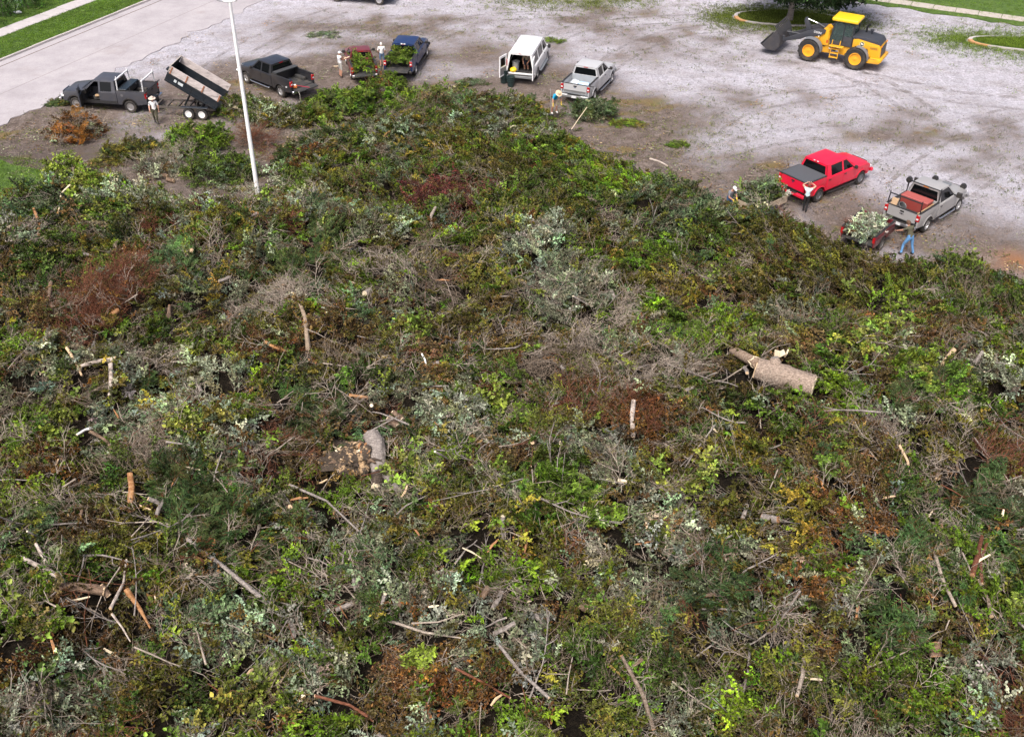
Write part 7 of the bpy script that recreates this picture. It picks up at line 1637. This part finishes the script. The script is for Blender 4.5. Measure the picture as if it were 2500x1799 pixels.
for u, v, rx_, ry_, h_, kk, n_, lb_ in ((230, 655, 1.3, 1.5, .7, [('twigred', 8), ('rust', 2)], 80, 'dense mound of reddish brown wiry vines on the left of the pile'), (225, 700, 1.0, .8, .45, [('twigred', 5), ('rust', 3)], 40, 'low reddish brown bark and vine litter below the vine mound'),
        (1000, 442, 2.2, 1.2, .5, [('maroon', 8), ('twigred', 2)], 90, 'dark maroon leaved branches stretched across the upper pile'), (1400, 915, 1.2, 1.0, .42, [('rust', 5), ('twigred', 5)], 60, 'reddish bark and twig litter round the upright pale post'), (1190, 530, 1.0, 1.1, .6, [('paleleaf', 5), ('silver', 5)], 46, 'pale silver leaved branch heap in the upper middle of the pile'),
        (1270, 650, 2.0, 1.4, .5, [('greyleaf', 6), ('twigpale', 3), ('silver', 2)], 90, 'broad grey green willowy load with pale stems'), (1010, 915, 1.3, 1.2, .5, [('silver', 7), ('greyleaf', 3)], 70, 'silvery grey leafy load right of the sawn round log'), (940, 1490, 1.3, .9, .35, [('rust', 7), ('tan', 2)], 60, 'rust brown withered leaf load near the foot of the pile'), (340, 920, 1.4, 1.0, .4, [('silver', 6), ('bluegreen', 4)], 60, 'silvery green leafy load below the white debarked stick'), (450, 1130, 1.3, 1.1, .5, [('spruce', 6), ('pine', 4)], 60, 'dark spruce bough load on the left lower pile'), (620, 655, 1.2, .9, .4, [('twigpale', 8), ('greyleaf', 2)], 40, 'pale grey bare twig load left of the cream log ends')):
    p = PV(u, v, -.05); heap('brush_heap', p, rx_, ry_, h_, kk, n_, lb_, rnd.uniform(0, 3), 'brush heap', p.z, scale=.95)
p = PV(150, 405, .0); heap('brush_heap', p, 1.5, 1.1, 1.7, [('lime', 8), ('vivid', 2)], 70, 'tall pale lime leafy bush heap at the left edge of the pile', 0, 'brush heap', p.z)
p = PV(205, 415, .0); heap('brush_heap', p, .9, .8, 1.1, [('lime', 6), ('vivid', 3)], 34, 'smaller pale lime heap right of the tall lime heap', 0, 'brush heap', p.z)
# straw-coloured tuft round the white stick
p = PV(940, 812, .1); heap('straw_tuft', p, .35, .35, .35, [('tan', 5), ('orangecone', 1)], 16, 'dry straw coloured tuft of needles in the middle of the pile', 0, 'dry tuft', p.z, scale=.6)

# ------------------------------------------------------------------ tree on the kerbed island
tp = G(1926, 56)
tr = empty('tree', (tp.x, tp.y, .1), 0, 'broad dark green tree on the kerbed island behind the loader', 'tree')
bm = log_mesh([(0, 0, 0), (.02, 0, .9), (-.05, .05, 2.4), (.1, .1, 4.5)], [.30, .23, .21, .14], 77, 14, .07); tkk = bm_obj('trunk', bm, BARK_GREY, tr, True, 60)
for i in range(9):
    a = i * 2.4; z = 1.9 + .35 * (i % 4); l_ = rnd.uniform(2.0, 3.8)
    tube('limb', [(0, 0, z), (math.cos(a) * l_ * .4 + .1, math.sin(a) * l_ * .4, z + .9), (math.cos(a) * l_ + .4, math.sin(a) * l_, z + 1.5)], [.10, .07, .03], BARK_GREY, tkk, 7)
n = 1700; th = rng.uniform(0, 2 * math.pi, n); cz = rng.uniform(-1, 1, n); q = rng.uniform(.55, 1.0, n) ** .5
lump = .82 + .3 * fbm(th * 1.3 + 20, cz * 2.2 + 9, 5)
X = np.cos(th) * np.sqrt(1 - cz ** 2) * 5.8 * q * lump + 1.6; Y = np.sin(th) * np.sqrt(1 - cz ** 2) * 4.6 * q * lump; Z = cz * 2.6 * q * lump + 4.35
cr = scatter('crown', 'big', np.stack([X, Y, Z], -1), np.stack([rng.normal(0, .5, n), rng.normal(.35, .5, n), np.arctan2(Y, X - 1.3) + rng.normal(0, .7, n)], -1), rng.uniform(.55, .95, n), np.array([.026, .058, .020]) * np.exp(rng.normal(0, .35, (n, 1))), None, None, 'stuff', None, tr)

# ------------------------------------------------------------------ chain-link fence and climbing shrubs, upper left
f0, f1 = G(-60, 68), G(175, -28)
fd = (f1 - f0).normalized(); FL = (f1 - f0).length
fe = empty('chain_link_fence', f0, math.atan2(fd.y, fd.x), 'grey green chain link fence overgrown with shrubs beyond the pavement', 'fence')
FM = plain('fence_steel', (.30, .38, .37), .5, .4, var=.15)
for i in range(int(FL / 2.6) + 2): tube('post', [(i * 2.6, 0, .05), (i * 2.6, 0, 1.9)], .045, FM, fe, 8)
tube('top_rail', [(-.1, 0, 1.86), (FL + 2.5, 0, 1.86)], .03, FM, fe, 6)
bm = bmesh.new()
for i in range(int((FL + 2) / .28)):
    for s in (-1, 1):
        x0 = i * .28; x1 = x0 + s * 1.7
        b_tube(bm, [(x0, 0, .12), (x1, 0, 1.82)], .005, 3, False)
bm_obj('wire_mesh', bm, FM, fe)
for i, t_ in enumerate((.05, .28, .50, .70)):
    q = f0 + fd * FL * t_ + Vector((.15, -.5, 0))
    sh_ = empty('climbing_shrub', (q.x, q.y, .08), 0, ('dense dark shrub growing through the fence at its overgrown end', 'leafy green shrub on the fence beside a leaning grey stem', 'bright green shrub on the fence next to the white litter', 'low green shrub where the fence runs out of the picture')[i], 'shrub', 'shrubs along the chain link fence')
    m_ = 70; tube('stem', [(0, 0, 0), (.1, .05, 1.2)], .04, BARK_GREY, sh_, 6)
    x = rng.normal(0, .7, m_); y = rng.normal(0, .35, m_); z = rng.uniform(.1, 1.9, m_)
    o = scatter('crown', 'broad', np.stack([x, y, z], -1), np.stack([rng.normal(0, .6, m_), rng.normal(-.5, .5, m_), rng.uniform(0, 6.28, m_)], -1), rng.uniform(.5, .8, m_), np.array([(.05, .12, .02), (.06, .15, .03), (.075, .19, .03), (.06, .14, .03)][i]) * np.exp(rng.normal(0, .3, (m_, 1))), None, None, 'stuff', None, sh_); realise(o)
tube_o = log('leaning_stem', f0 + fd * FL * .36 + Vector((.2, -.7, .05)), f0 + fd * FL * .30 + Vector((.1, -.2, 2.4)), .06, .04, 'leaning pale grey stem in front of the fence', bark=TWIG_PALE, cat='stem')
bm = bmesh.new(); bmesh.ops.create_icosphere(bm, subdivisions=2, radius=.3)
for v in bm.verts: v.co = Vector((v.co.x * 1.2, v.co.y * .7, v.co.z * .35 + .04 * math.sin(v.co.x * 15)))
lt = bm_obj('litter_bag', bm, WHITEP, None, True); g_ = G(44, 36); lt.location = (g_.x, g_.y, .17); tag(lt, 'white plastic litter on the grass at the foot of the fence', 'litter')

# ------------------------------------------------------------------ grass tufts and fallen litter (geometry, uncountable)
bfs = []
for i in range(3):
    bf = Buf(); r_ = random.Random(i)
    for k_ in range(9):
        a = r_.uniform(0, 6.28); q = Vector((r_.gauss(0, .10), r_.gauss(0, .10), 0)); leaf(bf, q, Vector((math.cos(a) * .6, math.sin(a) * .6, 1)), Vector((math.cos(a), math.sin(a), .2)), r_.uniform(.07, .15), .007, .002, r_.random())
    bfs.append(bpy.data.objects.new('tuft', bf.mesh('tuft', [LEAF])))
SPR['tuft'] = bfs
def grass(name, poly, n, label, z, tint, ex=()):
    xs = [p.x for p in poly]; ys = [p.y for p in poly]; x = rng.uniform(min(xs), max(xs), n * 3); y = rng.uniform(min(ys), max(ys), n * 3)
    ok = sdf(x, y, poly) > -.1
    for q in ex: ok &= sdf(x, y, q) < -.03
    x, y = x[ok][:n], y[ok][:n]; m_ = len(x)
    t_ = np.array(tint) * np.exp(rng.normal(0, .25, (m_, 1))) * (.7 + .6 * fbm(x / 2, y / 2, 90))[:, None]
    return scatter(name, 'tuft', np.stack([x, y, np.full(m_, z)], -1), np.stack([rng.normal(0, .15, m_), rng.normal(0, .15, m_), rng.uniform(0, 6.28, m_)], -1), rng.uniform(.4, .9, m_), t_, label, 'grass', 'stuff')
GT = (.11, .20, .025)
grass('grass_blades', [along(k0, -2, .1), along(k0, 17, .1), along(k0, 17, sw_a - .05), along(k0, -2, sw_a - .05)], 7000, 'short mown grass between the kerb and the pavement slabs', .1, GT)
grass('grass_blades', [along(k0, -2, sw_a + 1.5), along(k0, 20, sw_a + 1.5), along(k0, 20, sw_a + 7), along(k0, -2, sw_a + 7)], 7000, 'short mown grass between pavement slabs and fence', .1, GT)
grass('grass_blades', [alr(-8, 0), alr(22, 0), alr(22, 9), alr(-8, 9)], 7000, 'short mown grass along the upper right pavement', .05, GT)
def fringe(name, o, rx, ry, n, label, tint, fall=.55):
    """grass tufts that thin out away from the island"""
    a = rng.uniform(0, 2 * math.pi, n); q = np.where(rng.random(n) < .6, np.sqrt(rng.random(n)) * .9, 1.06 + np.abs(rng.normal(0, fall, n)) * (.4 + fbm(a * 2, a * 0 + 3, 4)))
    lx, ly = np.cos(a) * rx * (1 + (q - 1) * 1.6 / rx * 2), np.sin(a) * ry * (1 + (q - 1) * 1.6 / ry * 1.5)
    lx = np.where(q < 1, np.cos(a) * rx * q, lx); ly = np.where(q < 1, np.sin(a) * ry * q, ly); z = np.where(q < 1, .13, .0)
    c, s = math.cos(o.rotation_euler.z), math.sin(o.rotation_euler.z)
    t_ = np.array(tint) * np.exp(rng.normal(0, .3, (n, 1)))
    return scatter(name, 'tuft', np.stack([o.location.x + c * lx - s * ly, o.location.y + s * lx + c * ly, z], -1), np.stack([rng.normal(0, .15, n), rng.normal(0, .15, n), rng.uniform(0, 6.28, n)], -1), rng.uniform(.6, 1.3, n), t_, label, 'grass', 'stuff')
fringe('grass_blades', isl1, (ib - ia).length / 2, 1.8, 12000, 'patchy grass on and around the tree island', (.11, .15, .03))
fringe('grass_blades', isl2, 7.2, 1.6, 15000, 'grass on and around the kerbed island at the right', (.12, .19, .028), .8)
fringe('grass_blades', isl3, 4.4, 1.9, 11000, 'grass on and around the far kerbed island', (.13, .17, .03), .8)
q = GV(20, 385); grass('grass_blades', [Vector((q.x - 2.5 + math.cos(a) * 6.4, q.y - .6 + math.sin(a) * 2.8, 0)) for a in [2 * math.pi * i / 20 for i in range(20)]], 3500, 'patchy grass at the left edge of the pile', .02, GT)

# fallen leaves, chips and twigs on the lot
lx, ly = rng.uniform(-38, 40, 26000), rng.uniform(30, 96, 26000)
sdl = sdf(lx, ly, pile_poly); tdl = np.full(lx.shape, 1e9)
for a, b_ in zip(truck_line[:-1], truck_line[1:]):
    e = b_ - a; L = e.x ** 2 + e.y ** 2; t_ = np.clip(((lx - a.x) * e.x + (ly - a.y) * e.y) / L, 0, 1); tdl = np.minimum(tdl, np.hypot(lx - a.x - t_ * e.x, ly - a.y - t_ * e.y))
pr_ = np.maximum(np.exp(-np.maximum(-sdl - .3, 0) / 2.2), .55 * np.exp(-tdl / 3.5)) * (.15 + 1.5 * np.clip(fbm(lx / 2.5, ly / 2.5, 61) - .35, 0, 1)) + .02
road_cut = sdf(lx, ly, [Vector((p.x, p.y, 0)) for p in road_pts]) < 0
ok = (sdl < -.4) & (rng.random(len(lx)) < pr_) & road_cut
lx, ly = lx[ok], ly[ok]; m_ = len(lx); ck = rng.random(m_); pal = np.array([(.10, .16, .03), (.16, .20, .05), (.22, .26, .18), (.20, .11, .04), (.26, .20, .12), (.08, .11, .03)])
tint = pal[rng.integers(0, len(pal), m_)] * np.exp(rng.normal(0, .25, (m_, 1)))
bl_ = []
for i in range(3):
    bf = Buf(); r_ = random.Random(50 + i)
    for k_ in range(16): a = r_.uniform(0, 6.28); leaf(bf, Vector((r_.gauss(0, .25), r_.gauss(0, .25), .02)), Vector((math.cos(a), math.sin(a), .15)), Vector((r_.gauss(0, .3), r_.gauss(0, .3), 1)), r_.uniform(.05, .12), r_.uniform(.012, .035), .006, r_.random())
    for k_ in range(3): a = r_.uniform(0, 6.28); q = Vector((r_.gauss(0, .2), r_.gauss(0, .2), .02)); stick(bf, q, q + Vector((math.cos(a), math.sin(a), .05)) * r_.uniform(.15, .5), .008, .005, 1)
    bl_.append(bpy.data.objects.new('litter', bf.mesh('litter', [LEAF, TWIG_PALE])))
SPR['litter'] = bl_
scatter('leaf_litter', 'litter', np.stack([lx, ly, np.full(m_, .0)], -1), np.stack([np.zeros(m_), np.zeros(m_), rng.uniform(0, 6.28, m_)], -1), rng.uniform(.6, 1.5, m_), tint, 'scattered fallen leaves, chips and twigs on the gravel and dirt', 'leaf litter')

# ------------------------------------------------------------------ tyre tracks pressed into the gravel
m, nt, b = nodes('pressed_track'); co = objco(nt)
nt.links.new(ramp(nt, noise(nt, 5, 5, .7, co), [(.3, (.16, .135, .12)), (.7, (.36, .33, .32))]), b.inputs['Base Color']); b.inputs['Roughness'].default_value = .95
tn = nt.nodes.new('ShaderNodeBsdfTransparent'); mx = nt.nodes.new('ShaderNodeMixShader'); nt.links.new(math_(nt, 'MULTIPLY', ramp(nt, noise(nt, .9, 6, .75, co), [(.42, (0, 0, 0)), (.66, (1, 1, 1))]), .62), mx.inputs[0]); nt.links.new(tn.outputs[0], mx.inputs[1]); nt.links.new(b.outputs[0], mx.inputs[2]); nt.links.new(mx.outputs[0], nt.nodes['Material Output'].inputs[0])
TRACK = m
def track(pts, gauge=1.75, w=.30):
    pts = [GV(u, v) for u, v in pts]; fine = []
    for i in range(len(pts) - 1):
        p_, a, b_, n_ = pts[max(i - 1, 0)], pts[i], pts[i + 1], pts[min(i + 2, len(pts) - 1)]
        for k in range(10):
            t = k / 10; fine.append(.5 * ((2 * a) + (b_ - p_) * t + (2 * p_ - 5 * a + 4 * b_ - n_) * t * t + (3 * a - p_ - 3 * b_ + n_) * t ** 3))
    for s in (-1, 1):
        vs_ = []
        for i, p in enumerate(fine):
            d_ = (fine[min(i + 1, len(fine) - 1)] - fine[max(i - 1, 0)]).normalized(); n_ = Vector((-d_.y, d_.x, 0))
            for o in (s * gauge / 2 - w / 2, s * gauge / 2 + w / 2): q = p + n_ * o; vs_.append((q.x, q.y, .006 + .002 * s))
        tag(pydata('tyre_track', vs_, [[2 * i, 2 * i + 1, 2 * i + 3, 2 * i + 2] for i in range(len(fine) - 1)], TRACK), kind='structure')
track([(1640, 120), (1760, 128), (1850, 150), (1950, 190), (2060, 260)], 2.0, .5)
track([(1900, 170), (2000, 190), (2120, 215), (2268, 230)], 2.0, .5)
track([(1500, 330), (1620, 250), (1760, 215), (1950, 200)])
track([(1930, 400), (2010, 340), (2110, 290), (2260, 250)])
track([(2090, 450), (2180, 380), (2268, 345)])
track([(1290, 190), (1400, 110), (1520, 70), (1700, 60)])
track([(900, 120), (960, 70), (1080, 40), (1300, 30)])
track([(560, 160), (640, 110), (760, 60), (900, 40)])
track([(420, 190), (520, 120), (640, 60), (760, 20)])
track([(1450, 350), (1600, 330), (1750, 300), (1900, 290)], 1.75, .4)
track([(1180, 120), (1260, 70), (1380, 50), (1560, 40)])

# weeds coming up through the gravel, and loose cuttings trailing off the pile's edge
wx, wy = [], []
for (u, v, r, n_) in ((1540, 320, 4.0, 200), (1600, 290, 3.0, 120), (1700, 225, 3.5, 120), (1640, 130, 3.5, 120), (1600, 95, 3, 90), (2060, 260, 3.5, 120), (2170, 330, 3, 90), (2190, 390, 2.5, 70), (1330, 40, 5, 200), (1240, 55, 4, 120), (1560, 60, 4, 150), (900, 60, 4, 120), (760, 80, 4, 140), (1120, 90, 3, 90), (1420, 130, 3, 80), (2100, 300, 4, 90), (180, 250, 2.5, 60), (330, 275, 3, 80), (80, 300, 3, 110), (2230, 420, 3, 80), (1900, 330, 3, 60), (1480, 270, 3, 90)):
    q = GV(u, v); wx.append(q.x + rng.normal(0, r, n_)); wy.append(q.y + rng.normal(0, r * .6, n_))
wx = np.concatenate(wx); wy = np.concatenate(wy); ok = (sdf(wx, wy, pile_poly) < -.3) & (sdf(wx, wy, [Vector((p.x, p.y, 0)) for p in road_pts]) < 0); wx, wy = wx[ok], wy[ok]; n = len(wx)
scatter('gravel_weeds', 'tuft', np.stack([wx, wy, np.zeros(n)], -1), np.stack([rng.normal(0, .2, n), rng.normal(0, .2, n), rng.uniform(0, 6.28, n)], -1), rng.uniform(.5, 1.3, n), np.array([.12, .15, .04]) * np.exp(rng.normal(0, .3, (n, 1))), 'sparse low weeds growing through the gravel', 'weeds')
for nm, kd_, tnt, n0 in (('edge_cuttings', 'broad', [.10, .14, .03], 2600), ('edge_twigs', 'twigpale', [.1, .1, .1], 900)):
    ex, ey = rng.uniform(-36, 38, n0 * 6), rng.uniform(28, 72, n0 * 6); sd_ = sdf(ex, ey, pile_poly)
    ok = (sd_ < -.5) & (sd_ > -3.2) & (rng.random(len(ex)) < .8 * np.exp((sd_ + .5) / 1.0)) & (fbm(ex / 2.2, ey / 2.2, 41) > .42); ex, ey = ex[ok], ey[ok]; n = len(ex)
    scatter(nm, kd_, np.stack([ex, ey, rng.uniform(0, .06, n)], -1), np.stack([rng.normal(0, .2, n), rng.normal(0, .08, n), rng.uniform(0, 6.28, n)], -1), rng.uniform(.35, .8, n), np.array(tnt) * np.exp(rng.normal(0, .4, (n, 1))), 'loose leafy cuttings trailing off the edge of the pile' if kd_ == 'broad' else 'loose pale twigs trailing off the edge of the pile', 'cuttings')
